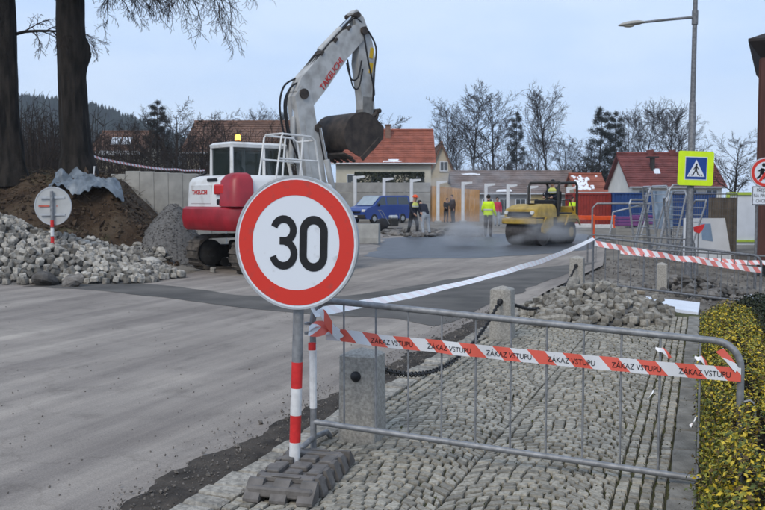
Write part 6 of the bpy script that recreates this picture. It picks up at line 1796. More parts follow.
# purple crates and pallets
for i, (px, py, D, lab) in enumerate(((627, 221, 33, 'purple plastic crate on the site, left of two'), (642, 219.5, 33.5, 'purple plastic crate on the site, right of two'))):
    p = P(px, py, D); root = thing('plastic_crate', lab, 'crate', (p.x, D, p.z - .18), R(12 * i), 'purple crates')
    for zz in range(3):
        for sy in (-.24, .24):
            mb = MB(); mb.box((0, sy, .06 + zz * .12), (0.78, .03, .09), None, 0, .01); mb.build('slat', M_purple, root)
        for sx in (-.38, .38):
            mb = MB(); mb.box((sx, 0, .06 + zz * .12), (0.03, .46, .09), None, 0, .01); mb.build('slat', M_purple, root)
    mb = MB(); mb.box((0, 0, .02), (.74, .44, .03)); mb.build('bottom', M_purple, root)
    mb = MB(); root2 = thing('pallet_stack', 'stack of grey boards carrying the %s purple crate' % ('left', 'right')[i], 'pallet', (p.x, D, -0.2), R(12 * i), 'board stacks under crates')
    hh = p.z - .18 + .2
    for k in range(max(1, int(hh / .12))):
        for j in range(4):
            mb = MB(); mb.box((0, -.3 + j * .2, .06 + k * .12), (1.0, .16, .09 + .025)); mb.build('board', M_concrete, root2)
# red scrap flag near the lamp
p = P(697, 229, 20.5)
mb = MB(); mb.prism([(-.12, .05), (.14, .12), (.10, -.0), (.02, -.10), (-.10, -.06)], -0.012, 0.012, 'y'); o = mb.build('red_flag', M_bandred); o.location = (p.x, 20.4, p.z); tag(o, 'small red plastic marker flag beside the lamp post', 'flag')
mb = MB(); mb.tube([(0, .02, .08), (0, .02, -(p.z + .6))], 0.012, 6); mb.build('stick', M_galv_d, o)
# small machine and bag near the workers
p = G(393, 229.5, -.05)
root = thing('plate_compactor', 'small grey plate compactor standing between van and workers', 'compactor', (p.x, p.y, -0.05), R(25))
mb = MB(); mb.prism([(-.5, .12), (-.38, .02), (.38, .02), (.5, .12), (.38, .10), (-.38, .10)], -.3, .3, 'y'); mb.build('base_plate', M_steel, root)
mb = MB(); mb.box((0, 0, .38), (.5, .42, .4), None, 0, .04); mb.build('engine', M_xdark, root)
mb = MB(); mb.box((.02, 0, .68), (.44, .4, .2), None, 0, .06); mb.build('fuel_tank', M_signgrey, root)
mb = MB(); mb.tube([(-.3, -.2, .3), (-.7, -.2, .95), (-.8, -.2, 1.05), (-.8, .2, 1.05), (-.7, .2, .95), (-.3, .2, .3)], .02, 7); mb.build('handle', M_galv, root, False, True)
mb = MB(); mb.tube([(.3, -.25, .2), (.3, -.25, .85), (.3, .25, .85), (.3, .25, .2)], .02, 7); mb.build('guard', M_galv, root, False, True)
p = G(382, 231, -.05); mb = MB(); mb.sphere((0, 0, .33), .42, 10, 7, 0, (.85, .7, .85))
for v in mb.v: v += Vector((noise.noise(v * 4), noise.noise(v * 4 + Vector((9, 0, 0))), 0)) * .1; v.z = max(0, v.z)
o = mb.build('rubbish_sack', M_darkcloth, smooth=True); o.location = (p.x, p.y, -.06); tag(o, 'black filled sack on the ground left of the plate compactor', 'sack')

# ================================================================== STREET LAMP AND SIGNS
LD = 20.0
p0 = P(688.5, 250, LD); zb_ = -0.5
root = thing('street_lamp', 'tall grey street lamp with a long side arm, right of centre', 'street lamp', (p0.x, LD, zb_))
def lx(py): return P(688.2 + (235 - py) * 0.012, py, LD)   # small lean
a0 = P(688.2, 235, LD); top_ = P(697.0, -60, LD)
def lp_(z): return Vector((p0.x, LD, zb_)).lerp(top_, (z - zb_) / (top_.z - zb_))
z1 = P(690, 103, LD).z
mb = MB(); mb.tube([lp_(zb_), lp_(z1), lp_(z1 + .03)], [.078, .075, .058], 16); mb.build('lower_pole', M_galv_d, root, True, True)
mb = MB(); mb.tube([lp_(z1), lp_(top_.z)], [.056, .044], 14); mb.build('upper_pole', M_galv_d, root, True, True)
za = P(697, 17, LD).z
mb = MB(); mb.tube([lp_(za), P(668, 19.5, LD), P(640, 22.5, LD)], [.030, .028, .026], 10); mb.build('arm', M_galv_d, root, True, True)
mb = MB(); mb.tube([lp_(za - .16), lp_(za + .14)], .068, 14); mb.build('collar', M_galv_d, root, True, True)
ha, hb = P(645, 22, LD), P(618.5, 25.5, LD); d = (hb - ha).normalized(); mb = MB(); k = 9; pts, rs = [], []
mb.tube([ha + d * ((hb - ha).length * i / k) for i in range(k + 1)], [.03, .055, .078, .085, .088, .088, .084, .075, .055, .02], 14)
cz = (ha.z + hb.z) / 2
for v in mb.v:
    q = ha.z + (hb.z - ha.z) * ((v - ha).dot(d) / (hb - ha).length); v.z = q + (v.z - q) * (0.75 if v.z > q else 0.45); v.y = LD + (v.y - LD) * 1.3
hdl = mb.build('lamp_head', mat('lamp_shell', (0.33, 0.32, 0.29), 0.5, 0.1, 5), root, True, True)
c = ha.lerp(hb, .62); mb = MB(); mb.sphere(c + Vector((0, 0, -.03)), .085, 12, 6, 0, (1.5, 1.0, .45)); g_ = mb.build('lamp_glass', mat('lamp_lens', (0.5, 0.47, 0.38), 0.2, 0.1, 5), hdl); g_.data.transform(Matrix.Translation(-root.location))
# pedestrian crossing sign
sd_ = LD - 0.13; cs = P(696, 168.3, sd_)
root = thing('pedestrian_crossing_sign', 'square pedestrian crossing sign with fluorescent yellow-green border on the lamp post', 'road sign', (cs.x, sd_, cs.z))
hw = 0.405; 
tl_ = R(1.5)
Ms = Matrix.Rotation(R(6), 3, 'Z') @ Matrix.Rotation(tl_, 3, 'Y')
def sp2(x, z, o=0.0): return Ms @ Vector((x, -o, z))
mb = MB(); pl = rounded_rect(-hw, hw, -hw * .93, hw * .93, .05); n = len(pl)
vs = [sp2(x, z, 0) for x, z in pl] + [sp2(x, z, -.02) for x, z in pl]; mb.add(vs, [tuple(range(n)), tuple(range(n, 2 * n))[::-1]] + [(i, (i + 1) % n, n + (i + 1) % n, n + i) for i in range(n)]); mb.build('border_plate', M_lime, root)
h2 = .255; mb = MB(); mb.add([sp2(-h2, -h2, .003), sp2(h2, -h2, .003), sp2(h2, h2, .003), sp2(-h2, h2, .003)], [(0, 1, 2, 3)]); mb.build('white_edge', M_signwhite, root, fixn=False)
h3 = .240; mb = MB(); mb.add([sp2(-h3, -h3, .006), sp2(h3, -h3, .006), sp2(h3, h3, .006), sp2(-h3, h3, .006)], [(0, 1, 2, 3)]); mb.build('blue_field', M_blue, root, fixn=False)
mb = MB(); mb.add([sp2(-.205, -.185, .009), sp2(.205, -.185, .009), sp2(0, .19, .009)], [(0, 1, 2)]); mb.build('white_triangle', M_signwhite, root, fixn=False)
mb = MB(); K = .012
def st(pts, wd):
    for q in stroke_poly(pts, wd): mb.add([sp2(p[0], p[1], K) for p in q], [(0, 1, 2, 3)])
hc = [(.005 + .024 * math.cos(6.283 * i / 10), .085 + .024 * math.sin(6.283 * i / 10)) for i in range(10)]
mb.add([sp2(p[0], p[1], K) for p in hc], [tuple(range(10))])
st([(0, .06), (-.005, -.04)], .05); st([(-.005, -.03), (-.04, -.09), (-.07, -.15)], .026); st([(0, -.03), (.03, -.09), (.05, -.15)], .026); st([(.005, .045), (.045, .0), (.06, -.02)], .018); st([(-.005, .045), (-.045, .0), (-.055, -.03)], .018)
for x in (-.15, -.10, .08, .13): st([(x, -.165), (x + .012, -.135)], .022)
mb.build('walking_figure', M_black, root, fixn=False)
for zz in (-.2, .2):
    m2 = MB(); m2.box(sp2(-.06, zz, -.05), (.5, .05, .03), Ms); m2.build('bracket', M_galv_d, root)
# no pedestrians sign with text plate
nd = 19.5; cs = P(765.0, 172.5, nd)
root = thing('no_pedestrians_sign', 'round red-ringed prohibition sign above a text plate at the right edge', 'road sign', (cs.x, nd, -0.55))
o_ = Vector((cs.x, nd, -0.55)); cz = cs.z + .55
mb = MB(); mb.tube([(-.14, .05, 0), (-.14, .05, cz + .2)], .03, 12); mb.build('pole', M_galv_d, root, False, True)
mb = MB(); mb.disc((0, 0, cz), (0, -1, 0), .315, .012, 40); mb.build('sign_plate', M_signwhite, root, False, True)
mb = MB(); mb.ring((0, -.012, cz), (0, -1, 0), .235, .30, .003, 40); mb.build('red_ring', M_signred, root)
mb = MB(); mb.ring((0, .012, cz), (0, -1, 0), .312, .325, .026, 40); mb.build('rim', M_signgrey, root, False, True)
def st2(name, strokes, m, K):
    mb = MB()
    for pts, wd in strokes:
        for q in stroke_poly(pts, wd): mb.add([Vector((p[0], -K, cz + p[1])) for p in q], [(0, 1, 2, 3)])
    return mb, name, m
mb, _, _ = st2('', [([(-.05, .09), (-.08, -.02)], .085), ([(-.07, -.01), (-.02, -.07), (-.03, -.15)], .045), ([(-.09, -.02), (-.12, -.09), (-.18, -.13)], .045), ([(-.05, .08), (.03, .02)], .035), ([(-.07, .08), (-.15, .03)], .035)], M_black, .016)
mb.add([Vector((-.035 + .042 * math.cos(6.283 * i / 12), -.016, cz + .165 + .042 * math.sin(6.283 * i / 12))) for i in range(12)], [tuple(range(12))]); mb.build('walking_figure', M_black, root, fixn=False)
mb, _, _ = st2('', [([(-.12, -.19), (.0, -.02), (.19, .12)], .06)], M_signred, .018); mb.build('red_bar', M_signred, root, fixn=False)
pz = P(765, 195.5, nd).z + .55
mb = MB(); mb.box((0, 0.0, pz), (.56, .02, .42), None, 0, .008); tpz = mb.build('text_plate', M_signwhite, root)
mb = MB()
for (c, s) in (((0, -.0125, pz + .19), (.52, .004, .012)), ((0, -.0125, pz - .19), (.52, .004, .012)), ((-.26, -.0125, pz), (.012, .004, .39)), ((.26, -.0125, pz), (.012, .004, .39))): mb.box(c, s)
mb.build('plate_border', M_black, tpz)
for k, tx_ in enumerate(('PŘEJDĚTE', 'NA PROTĚJŠÍ', 'CHODNÍK')):
    tm = text_mesh(tx_, .105, M_black, 0, 'CENTER', .78); o = meshobj('plate_lettering', tm, tpz); o.matrix_local = Matrix.Translation((0, -.0135, pz + .11 - k * .115)) @ Matrix.Rotation(R(90), 4, 'X')
# roadside 30 sign seen from behind, in the left heap
sp0 = P(53, 277, 18.0)
root = thing('speed_limit_sign', 'back of a round road sign on striped pole in the left cobble heap', 'road sign', (sp0.x, 18.0, -0.045))
cz = P(54, 206, 18).z; bz = lambda py: P(53, py, 18).z
sign_pole(root, (sp0.x, 18.0, -0.04), (sp0.x + .01, 18.0, cz + .3), .032, [(bz(227), bz(220), M_bandred), (bz(236), bz(228.5), M_bandwhite), (bz(244), bz(236.5), M_bandred), (bz(253), bz(245), M_bandwhite), (bz(262), bz(254), M_bandred), (bz(272), bz(263), M_bandwhite)])
c = Vector((sp0.x + .01, 18.06, cz)); nb_ = Vector((.08, 1, 0)).normalized()
mb = MB(); mb.disc(c, nb_, .375, .012, 40); mb.build('sign_plate', mat('sign_back_pale', (0.40, 0.41, 0.41), 0.5, 0.1, 4), root, True, True)
mb = MB(); mb.ring(c - nb_ * .008, nb_, .365, .385, .028, 40); mb.build('rim', M_signgrey, root, True, True)
for zz in (.17, -.17):
    mb = MB(); mb.box(c + Vector((0, -.02, zz)), (.5, .03, .04)); mb.build('bracket', M_signgrey, root, True)
mb = MB(); mb.box(c + Vector((-.18, -.004, 0)), (.22, .006, .035)); mb.box(c + Vector((.18, -.004, -.0)), (.22, .006, .035)); mb.build('red_sticker', mat('faded_red', (0.45, 0.10, 0.07), 0.6, 0.2, 9), root, True)
plastic_base(root, (sp0.x, 18.0, -0.045), R(8), .6, .4, .1)
#==PART5==
# ================================================================== BANK DETAILS
# tarpaulin over the edge of the cut
mb = MB(); n1, n2 = 44, 18; vs = []
for j in range(n2 + 1):
    for i in range(n1 + 1):
        u, v = i / n1, j / n2
        px = 55 + 68 * u + 3 * math.sin(v * 4) - 4 * v; y = 23.1 - 0.95 * v * (1 - .5 * u) + .1 * noise.noise(Vector((u * 5, v, 8))) + 0.12 * math.sin(u * 9) - .2 * u
        x = (px - CXP) / FPX * y
        hx, hy = x + 7.2, y - 22.0; z = base_z(x, y) + 1.2 * math.exp(-(hx / 0.42) ** 2 - (hy / 0.55) ** 2)
        z += .12 + .18 * noise.noise(Vector((u * 5, v * 2.5, 4))) + .10 * noise.noise(Vector((u * 16, v * 4, 1))) + .03 * noise.noise(Vector((u * 40, v * 9, 2)))
        vs.append(Vector((x, y, z)))
g = [(j * (n1 + 1) + i, j * (n1 + 1) + i + 1, (j + 1) * (n1 + 1) + i + 1, (j + 1) * (n1 + 1) + i) for j in range(n2) for i in range(n1)]
mb.add(vs, g); mb.add([v - Vector((0, 0, .01)) for v in vs], [f[::-1] for f in g])
tag(mb.build('tarpaulin', M_tarp, smooth=True, fixn=False), 'crumpled blue-grey tarpaulin over the edge of the earth bank', 'tarpaulin')
# clods and roots on the bank face
rr = random.Random(77); mb = MB()
for i in range(2600):
    px, y = rr.uniform(-30, 200), rr.uniform(19.0, 26.0); x = (px - CXP) / FPX * y; z = base_z(x, y)
    if z < 0.0: continue
    r = rr.uniform(.02, .07) * (1.8 if rr.random() < .08 else 1); pebble(mb, (x, y, z + r * .3), r, rr)
tag(mb.build('earth_clods', M_soil), kind='stuff')
mb = MB()
for i in range(1500):
    px, y = rr.uniform(-30, 200), rr.uniform(20.0, 29.0); x = (px - CXP) / FPX * y; z = base_z(x, y)
    if z < 0.6: continue
    a = rr.random() * 6.28; l = rr.uniform(.08, .35); p = Vector((x, y, z)); d = Vector((math.cos(a), math.sin(a), rr.uniform(-.1, .7))) * l
    mb.tube([p, p + d * .5 + Vector((0, 0, .03)), p + d], [.008, .006, .003], 3, 0, False)
tag(mb.build('dead_stems', mat('dead_grass', (0.10, 0.075, 0.045), .9, .4, 3)), kind='stuff')
# dead leaves lying on the bank
r_ = np.random.default_rng(5); n = 9000
pxs = r_.uniform(-30, 205, n); ys = r_.uniform(21.0, 31.0, n); xs_ = (pxs - CXP) / FPX * ys
lv = MB()
for x, y in zip(xs_, ys):
    z = base_z(x, y)
    if z < 1.0: continue
    a = rr.random() * 6.28; s = rr.uniform(.02, .05); d = Vector((math.cos(a), math.sin(a), rr.uniform(-.3, .3))) * s; e = Vector((-math.sin(a), math.cos(a), rr.uniform(-.3, .3))) * s * .6
    p = Vector((x, y, z + .015)); k = len(lv.v); lv.v += [p - d, p - e, p + d, p + e]; lv.f.append((k, k + 1, k + 2, k + 3)); lv.m.append(0)
tag(lv.build('leaf_litter', mat('leaf_litter', (0.09, 0.055, 0.03), .9, .5, 3), fixn=False), kind='stuff')
# gravel heap beside the excavator
def gravel_h(x, y): 
    u = (x + 5.35) / 1.3; v = (y - 22.7) / 1.7; d = math.sqrt(u * u + v * v); return 1.5 * sm(1 - d) * (1 + .15 * noise.noise(Vector((x * 1.5, y * 1.5, 3)))) - .06
mb = MB(); nn_ = 40
for j in range(nn_ + 1):
    for i in range(nn_ + 1):
        x = -6.8 + 2.9 * i / nn_; y = 20.9 + 3.6 * j / nn_; h = gravel_h(x, y); mb.v.append(Vector((x, y, h + (.03 * noise.noise(Vector((x * 9, y * 9, 0))) if h > 0 else -.05))))
mb.f = [(j * (nn_ + 1) + i, j * (nn_ + 1) + i + 1, (j + 1) * (nn_ + 1) + i + 1, (j + 1) * (nn_ + 1) + i) for j in range(nn_) for i in range(nn_)]; mb.m = [0] * len(mb.f)
gh = mb.build('gravel_heap', M_gravel, smooth=True); tag(gh, 'smooth heap of grey gravel behind the excavator tracks', 'gravel heap')
mb = MB()
for i in range(1800):
    x, y = rr.uniform(-6.7, -4.0), rr.uniform(21.0, 23.4); h = gravel_h(x, y)
    if h > -.04: pebble(mb, (x, y, h + .01), rr.uniform(.012, .035), rr)
tag(mb.build('gravel_stones', M_gravel, gh), kind='stuff')
# boulders by the heap
for i, (px, py, D, r, m, lab) in enumerate(((150, 229, 19.0, .2, M_concrete_l, 'pale boulder on the right slope of the left cobble heap'), (44, 270, 16.75, .24, M_rubble, 'dark boulder at the foot of the left heap by the striped pole'), (72, 273, 16.6, .19, M_rubble, 'smaller dark boulder right of the striped pole foot'))):
    p = P(px, py, D); p.z = max(base_z(p.x, p.y), hf_left(p.x, p.y), gravel_h(p.x, p.y), -.05) + r * .45; o = chunk('boulder', p, r, m, seed=50 + i); tag(o, lab, 'boulder')
pts = []
for i in range(70):
    px = rr.gauss(140, 11); y = rr.uniform(20.2, 21.6); x = (px - CXP) / FPX * y; pts.append((x, y, base_z(x, y) + .05 + rr.uniform(0, .12)))
rubble('pale grey broken concrete pieces between bank and gravel heap', pts, .11, M_sett2, None, 700)
# red-white tape and stakes on the bank
st0, st1, st2_ = P(73, 172, 24.0), P(79.5, 152, 24.0), P(91, 180, 23.2)
for (a, b, lab) in ((P(72, 173, 24), P(79, 152, 24), 'slanted thin stake with tape on the bank in front of the thick tree'), (P(92.5, 181, 23.0), P(94.5, 166, 23.0), 'short stake wrapped in tape at the upper edge of the tarpaulin')):
    mb = MB(); mb.tube([a - Vector((0, 0, .15)), b], .018, 6); o = mb.build('stake', M_tape_mid if False else M_bandwhite); tag(o, lab, 'stake')
    mb = MB(); mb.tube([a.lerp(b, .05), a.lerp(b, .35)], .026, 6); mb.build('tape_wrap', M_bandred, o)
tpts = tape_line(P(79, 152.5, 24), P(205, 170, 30), 40, .15, .04, 12)
tag(ribbon('barrier_tape', tpts, [Vector((0, .01, .03)) for i in range(41)], M_tape_mid), 'thin red-white tape strung across the bank towards the excavator', 'tape')

# ================================================================== TREES
def grow(mbs, p, d, L, r, lev, rr, prm):
    """recursive branch; mbs[0] thick wood, mbs[1] twigs"""
    nseg = prm['seg'][lev]; pts = [Vector(p)]; rs = [r]; dd = Vector(d).normalized()
    for i in range(nseg):
        w_ = prm['wander'][lev]
        dd = (dd + Vector((rr.gauss(0, w_), rr.gauss(0, w_), rr.gauss(0, w_) + prm['grav'][lev])))
        dd.normalize(); pts.append(pts[-1] + dd * (L / nseg)); rs.append(max(prm['rmin'], r * (1 - (1 - prm['taper'][lev]) * (i + 1) / nseg)))
    (mbs[0] if lev <= prm['wood'] else mbs[1]).tube(pts, rs, prm['sides'][lev], 0, False)
    if lev + 1 >= len(prm['seg']): return
    n = prm['kids'][lev]; n = n if isinstance(n, int) else rr.randint(*n)
    for i in range(n):
        k = prm['from'][lev] + (1 - prm['from'][lev]) * (i + rr.random()) / n
        if i == n - 1 and lev > 0: k = 1.0
        x = k * nseg; j = min(nseg - 1, int(x)); q = pts[j].lerp(pts[j + 1], x - j); ax = (pts[j + 1] - pts[j]).normalized()
        o = ax.orthogonal().normalized(); o = Matrix.Rotation(rr.random() * 6.283 if lev else (i * 2.4 + rr.random()), 3, ax) @ o
        an = R(rr.uniform(*prm['ang'][lev]))
        nd_ = ax * math.cos(an) + o * math.sin(an)
        sh = prm['shape'](k) if lev == 0 else 1 - .45 * k
        grow(mbs, q, nd_, L * prm['len'][lev] * sh * rr.uniform(.75, 1.2), max(prm['rmin'], (rs[j] * .62 if lev else rs[j] * .5)), lev + 1, rr, prm)
def tree_meshes(seed, H, r, prm, woodm, twigm):
    rr = random.Random(seed); mbs = [MB(), MB()]
    grow(mbs, (0, 0, -.15), (rr.uniform(-.04, .04), rr.uniform(-.04, .04), 1), H, r, 0, rr, prm)
    return mbs[0].mesh('trunk', woodm, None, True, False), mbs[1].mesh('crown', twigm, None, False, False)
P_tall = dict(seg=[9, 6, 4, 3], wander=[.035, .10, .14, .16], grav=[.02, .05, .03, .0], taper=[.12, .2, .3, .5], sides=[7, 5, 3, 3], kids=[22, 10, 9], ang=[(18, 48), (22, 55), (25, 60)], len=[.36, .45, .42], rmin=.014, wood=1, shape=lambda k: .45 + .75 * math.sin(math.pi * min(1, .12 + k * .8)) - .35 * max(0, k - .75) * 4)
P_tall['from'] = [.38, .2, .15]
P_round = dict(P_tall, kids=[16, 10, 8], ang=[(35, 75), (25, 60), (25, 65)], len=[.48, .5, .42], shape=lambda k: 1.1 - .5 * k, seg=[7, 6, 4, 3]); P_round['from'] = [.25, .2, .15]
P_pine = dict(P_tall, kids=[36, 8, 6], ang=[(60, 95), (30, 60), (30, 70)], len=[.20, .5, .5], grav=[.02, .02, .02, 0], shape=lambda k: 1.25 - 1.0 * k if k > .3 else .7); P_pine['from'] = [.25, .2, .1]
variants = {}
for nm, prm, seeds, H in (('tall', P_tall, (1, 2, 3), 13.0), ('round', P_round, (4, 5), 9.0), ('pine', P_pine, (6, 7), 13.0)):
    variants[nm] = []
    for s in seeds:
        a, b = tree_meshes(s, H, .17 if nm != 'round' else .2, prm, M_twig_far, M_twig_far)
        variants[nm].append((a, b, H))
# needles for the pine-like ones
def needle_mesh(crown, seed, n=15000):
    r = np.random.default_rng(seed); co = np.empty(len(crown.vertices) * 3); crown.vertices.foreach_get('co', co); co = co.reshape(-1, 3)
    idx = r.integers(0, len(co), n); pos = co[idx] + r.normal(0, .16, (n, 3)); d = r.normal(0, 1, (n, 3)); d /= np.linalg.norm(d, axis=1)[:, None]; e = np.cross(d, r.normal(0, 1, (n, 3))); e /= np.linalg.norm(e, axis=1)[:, None]
    V = np.empty((n, 3, 3)); V[:, 0] = pos - d * .09; V[:, 1] = pos + d * .09; V[:, 2] = pos + e * .05
    me = bpy.data.meshes.new('needles'); me.from_pydata(V.reshape(-1, 3).tolist(), [], np.arange(n * 3).reshape(-1, 3).tolist()); me.materials.append(M_needle); return me
needles = [needle_mesh(v[1], i) for i, v in enumerate(variants['pine'])]
def place_tree(kind, vi, px, D, pytop, label, rz=0.0, zb=None, squash=1.0, group='bare trees behind the site'):
    tr_, cr_, H = variants[kind][vi]; zb = -.2 if zb is None else zb
    top = P(px, pytop, D).z; sc = (top - zb) / (H * (1.02 if kind != 'round' else 1.12)); x = P(px, 200, D).x
    root = thing('tree', label, 'tree', (x, D, zb), rz, group); root.scale = (sc * squash, sc * squash, sc)
    meshobj('trunk', tr_, root); c = meshobj('crown', cr_, root)
    if kind == 'pine': meshobj('needles', needles[vi], root)['kind'] = 'stuff'
    return root
T = [('tall', 0, 449, 120, 116, 'slim bare tree just right of the beige house', .85), ('tall', 1, 474, 118, 100, 'tall spreading bare tree left in the pair right of the beige house', 1.3), ('round', 0, 492, 122, 106, 'bushy bare tree right in the pair right of the beige house', .95),
     ('pine', 0, 516, 125, 112, 'slim sparse conifer in the gap between the two bare tree groups', .8), ('tall', 2, 551, 118, 98, 'tall lone bare tree behind the long low building', .95), ('pine', 1, 598, 110, 108, 'dense dark tall tree left of the white house', 1.15), ('pine', 0, 614, 112, 112, 'second dark tall tree beside the white house gable', 1.0),
     ('tall', 0, 629, 116, 118, 'thin bare tree rising behind the white house gable', .8), ('tall', 1, 645, 118, 114, 'bare tree behind the left half of the white house roof', 1.1), ('tall', 2, 664, 116, 112, 'bare tree behind the middle of the dark red roof', 1.1), ('round', 1, 684, 112, 128, 'low bare tree behind the right half of the dark red roof', 1.0),
     ('round', 1, 733, 70, 136, 'wide bare tree left of the brown building', 1.15), ('round', 0, 585, 122, 140, 'bushy bare tree at the left foot of the dark tall trees', 1.0), ('tall', 1, 536, 128, 140, 'small bare tree left of the lone tall tree', 1.0), ('round', 0, 382, 118, 113, 'round bare tree top behind the red roof ridge', 1.1),
     ('round', 1, 505, 130, 150, 'low bare tree above the low building roof', 1.2), ('tall', 2, 462, 126, 138, 'low thin bare tree behind the gable of the beige house', 1.0), ('tall', 0, 566, 126, 144, 'low bare tree right of the lone tall tree', 1.1)]
rr = random.Random(31)
for (k, vi, px, D, pt, lab, sq) in T: place_tree(k, vi, px, D, pt, lab, rr.random() * 6.28, squash=sq)
TL = [('round', 0, 25, 40, 112, 'dark bare tree between the two thick trunks on the bank', 1.0), ('round', 1, 46, 48, 120, 'low bare shrubby tree behind the thick trunks', 1.2), ('round', 0, 110, 58, 128, 'bare tree in front of the skylight house', .9), ('pine', 0, 158, 62, 101, 'dark conifer in the middle of the left tree group', 1.3), ('round', 1, 150, 56, 112, 'dense bare tree left of the dark conifer', 1.0),
      ('round', 0, 178, 58, 104, 'dense bare tree right of the dark conifer', 1.05), ('round', 1, 202, 54, 116, 'bare tree above the excavator cab, left of two', 1.0), ('round', 0, 228, 57, 112, 'bare tree above the excavator cab, right of two', 1.0), ('tall', 2, 275, 80, 118, 'thin bare tree left of the excavator boom', 1.0), ('tall', 0, 258, 76, 116, 'thin bare tree behind the brown roof above the cab', 1.0), ('round', 1, 132, 60, 120, 'bare shrubby tree right of the skylight house', 1.0)]
for (k, vi, px, D, pt, lab, sq) in TL: place_tree(k, vi, px, D, pt, lab, rr.random() * 6.28, zb=2.2, squash=sq, group='trees beyond the left bank')
# thicket: one mass of bare brush below the trees
mb = MB()
for i in range(1500):
    px = rr.uniform(436, 640); D = rr.uniform(112, 134); x = P(px, 200, D).x; h = rr.uniform(2.5, 6.5) * (.75 + .4 * noise.noise(Vector((px * .05, 0, 0))))
    p = Vector((x, D, -.2)); tp_ = p + Vector((rr.uniform(-.8, .8), rr.uniform(-.5, .5), h + 1.5))
    mb.tube([p, p.lerp(tp_, .5) + Vector((rr.uniform(-.2, .2), 0, 0)), tp_], [.05, .04, .015], 3, 0, False)
    for k in range(7):
        q = p.lerp(tp_, rr.uniform(.25, 1)); mb.tube([q, q + Vector((rr.uniform(-1, 1), rr.uniform(-.6, .6), rr.uniform(.2, 1.2)))], [.025, .012], 3, 0, False)
tag(mb.build('thicket', M_twig_far, fixn=False), kind='stuff')
mb = MB()
for i in range(2300):
    px = rr.uniform(-40, 300); D = rr.uniform(34, 64); x = P(px, 200, D).x; 
    if px > 95 and D < 48: continue
    h = rr.uniform(.8, 3.8); p = Vector((x, D, 2.1)); tp_ = p + Vector((rr.uniform(-.5, .5), rr.uniform(-.5, .5), h))
    mb.tube([p, p.lerp(tp_, .5) + Vector((rr.uniform(-.15, .15), 0, 0)), tp_], [.025, .018, .008], 3, 0, False)
    for k in range(6):
        q = p.lerp(tp_, rr.uniform(.25, 1)); mb.tube([q, q + Vector((rr.uniform(-.5, .5), rr.uniform(-.4, .4), rr.uniform(.1, .6)))], [.012, .006], 3, 0, False)
tag(mb.build('bank_brush', M_twig, fixn=False), kind='stuff')

# the two thick trunks on the bank, crowns above the frame with hanging twigs
def big_tree(label, px_b, py_b, px_t, D, rb, rt, seed, limbs, bump=None):
    rr = random.Random(seed); b = P(px_b, py_b, D); b.z = base_z(b.x, D) - .2; t = P(px_t, 0, D)
    root = thing('old_tree', label, 'tree', b, 0, 'old trees on the bank')
    H = 13.0; d = (t - b); pts, rs = [], []; n = 16
    for i in range(n + 1):
        k = i / n; z = b.z + H * k; q = b + d * ((z - b.z) / d.z); q = q + Vector((.05 * math.sin(k * 9 + seed), .05 * math.cos(k * 7), 0))
        pts.append(q); rr_ = (rb * (1 + .55 * math.exp(-k * H / .45))) * (1 - k) + rt * .3 * k if k > .62 else rb * (1 + .5 * math.exp(-k * H / .4)) * (1 - k / .62) + rt * (k / .62); rs.append(rr_)
    mb = MB(); mb.tube([pts[i // 3].lerp(pts[min(n, i // 3 + 1)], (i % 3) / 3) for i in range(3 * n + 1)], [rs[i // 3] + (rs[min(n, i // 3 + 1)] - rs[i // 3]) * (i % 3) / 3 for i in range(3 * n + 1)], 36)
    for v in mb.v:
        a = noise.noise(Vector((v.x * 3.5, v.y * 3.5, v.z * .5))) * .08 + noise.noise(Vector((v.x * 12, v.y * 12, v.z * .9))) * .05; c = pts[min(n, max(0, int((v.z - b.z) / H * n)))]; v += (v - Vector((c.x, c.y, v.z))).normalized() * a
        if bump:
            bp_ = P(*bump[:2], D); g_ = math.exp(-((v.z - bp_.z) / .35) ** 2) * max(0, (v.x - c.x)) / max(rb, .01); v.x += bump[2] * g_
    mb.build('trunk', M_bark, root, True, True)
    wood, tw = MB(), MB()
    prm = dict(seg=[7, 6, 5, 4], wander=[.10, .15, .2, .24], grav=[-.07, -.13, -.16, -.12], taper=[.3, .3, .35, .5], sides=[6, 5, 3, 3], kids=[10, 9, 8], ang=[(25, 60), (25, 60), (25, 65)], len=[.42, .48, .5], rmin=.0045, wood=0, shape=lambda k: 1.0)
    prm['from'] = [.25, .15, .1]
    for (z, az, el, L, r) in limbs:
        k = (z - b.z) / H; q = pts[min(n, int(k * n))]; q = Vector((q.x, q.y, z)); dr = Vector((math.cos(R(az)) * math.cos(R(el)), math.sin(R(az)) * math.cos(R(el)), math.sin(R(el))))
        grow([wood, tw], q, dr, L, r, 0, rr, prm)
    wood.build('limbs', M_bark, root, True); tw.build('crown', M_twig, root, True, fixn=False)
    return root
big_tree('thick dark tree trunk with hanging bare twigs, on the bank in front of the houses', 77.5, 167, 70, 23.5, .36, .32, 3,
    [(7.6, -10, 22, 4.0, .10), (7.9, 25, 25, 3.9, .09), (7.2, -50, 15, 3.2, .08), (7.3, 5, 20, 4.0, .07), (7.5, -30, 25, 3.6, .08), (8.2, 160, 25, 3.0, .08), (8.6, -20, 25, 3.9, .1), (7.0, 60, 10, 2.8, .06), (8.9, 100, 30, 3.5, .08), (9.2, -90, 30, 3.2, .08), (6.9, -5, 12, 2.4, .05), (9.8, 10, 40, 4.0, .08), (10.5, 200, 40, 3.4, .08)], bump=(83, 52, .18))
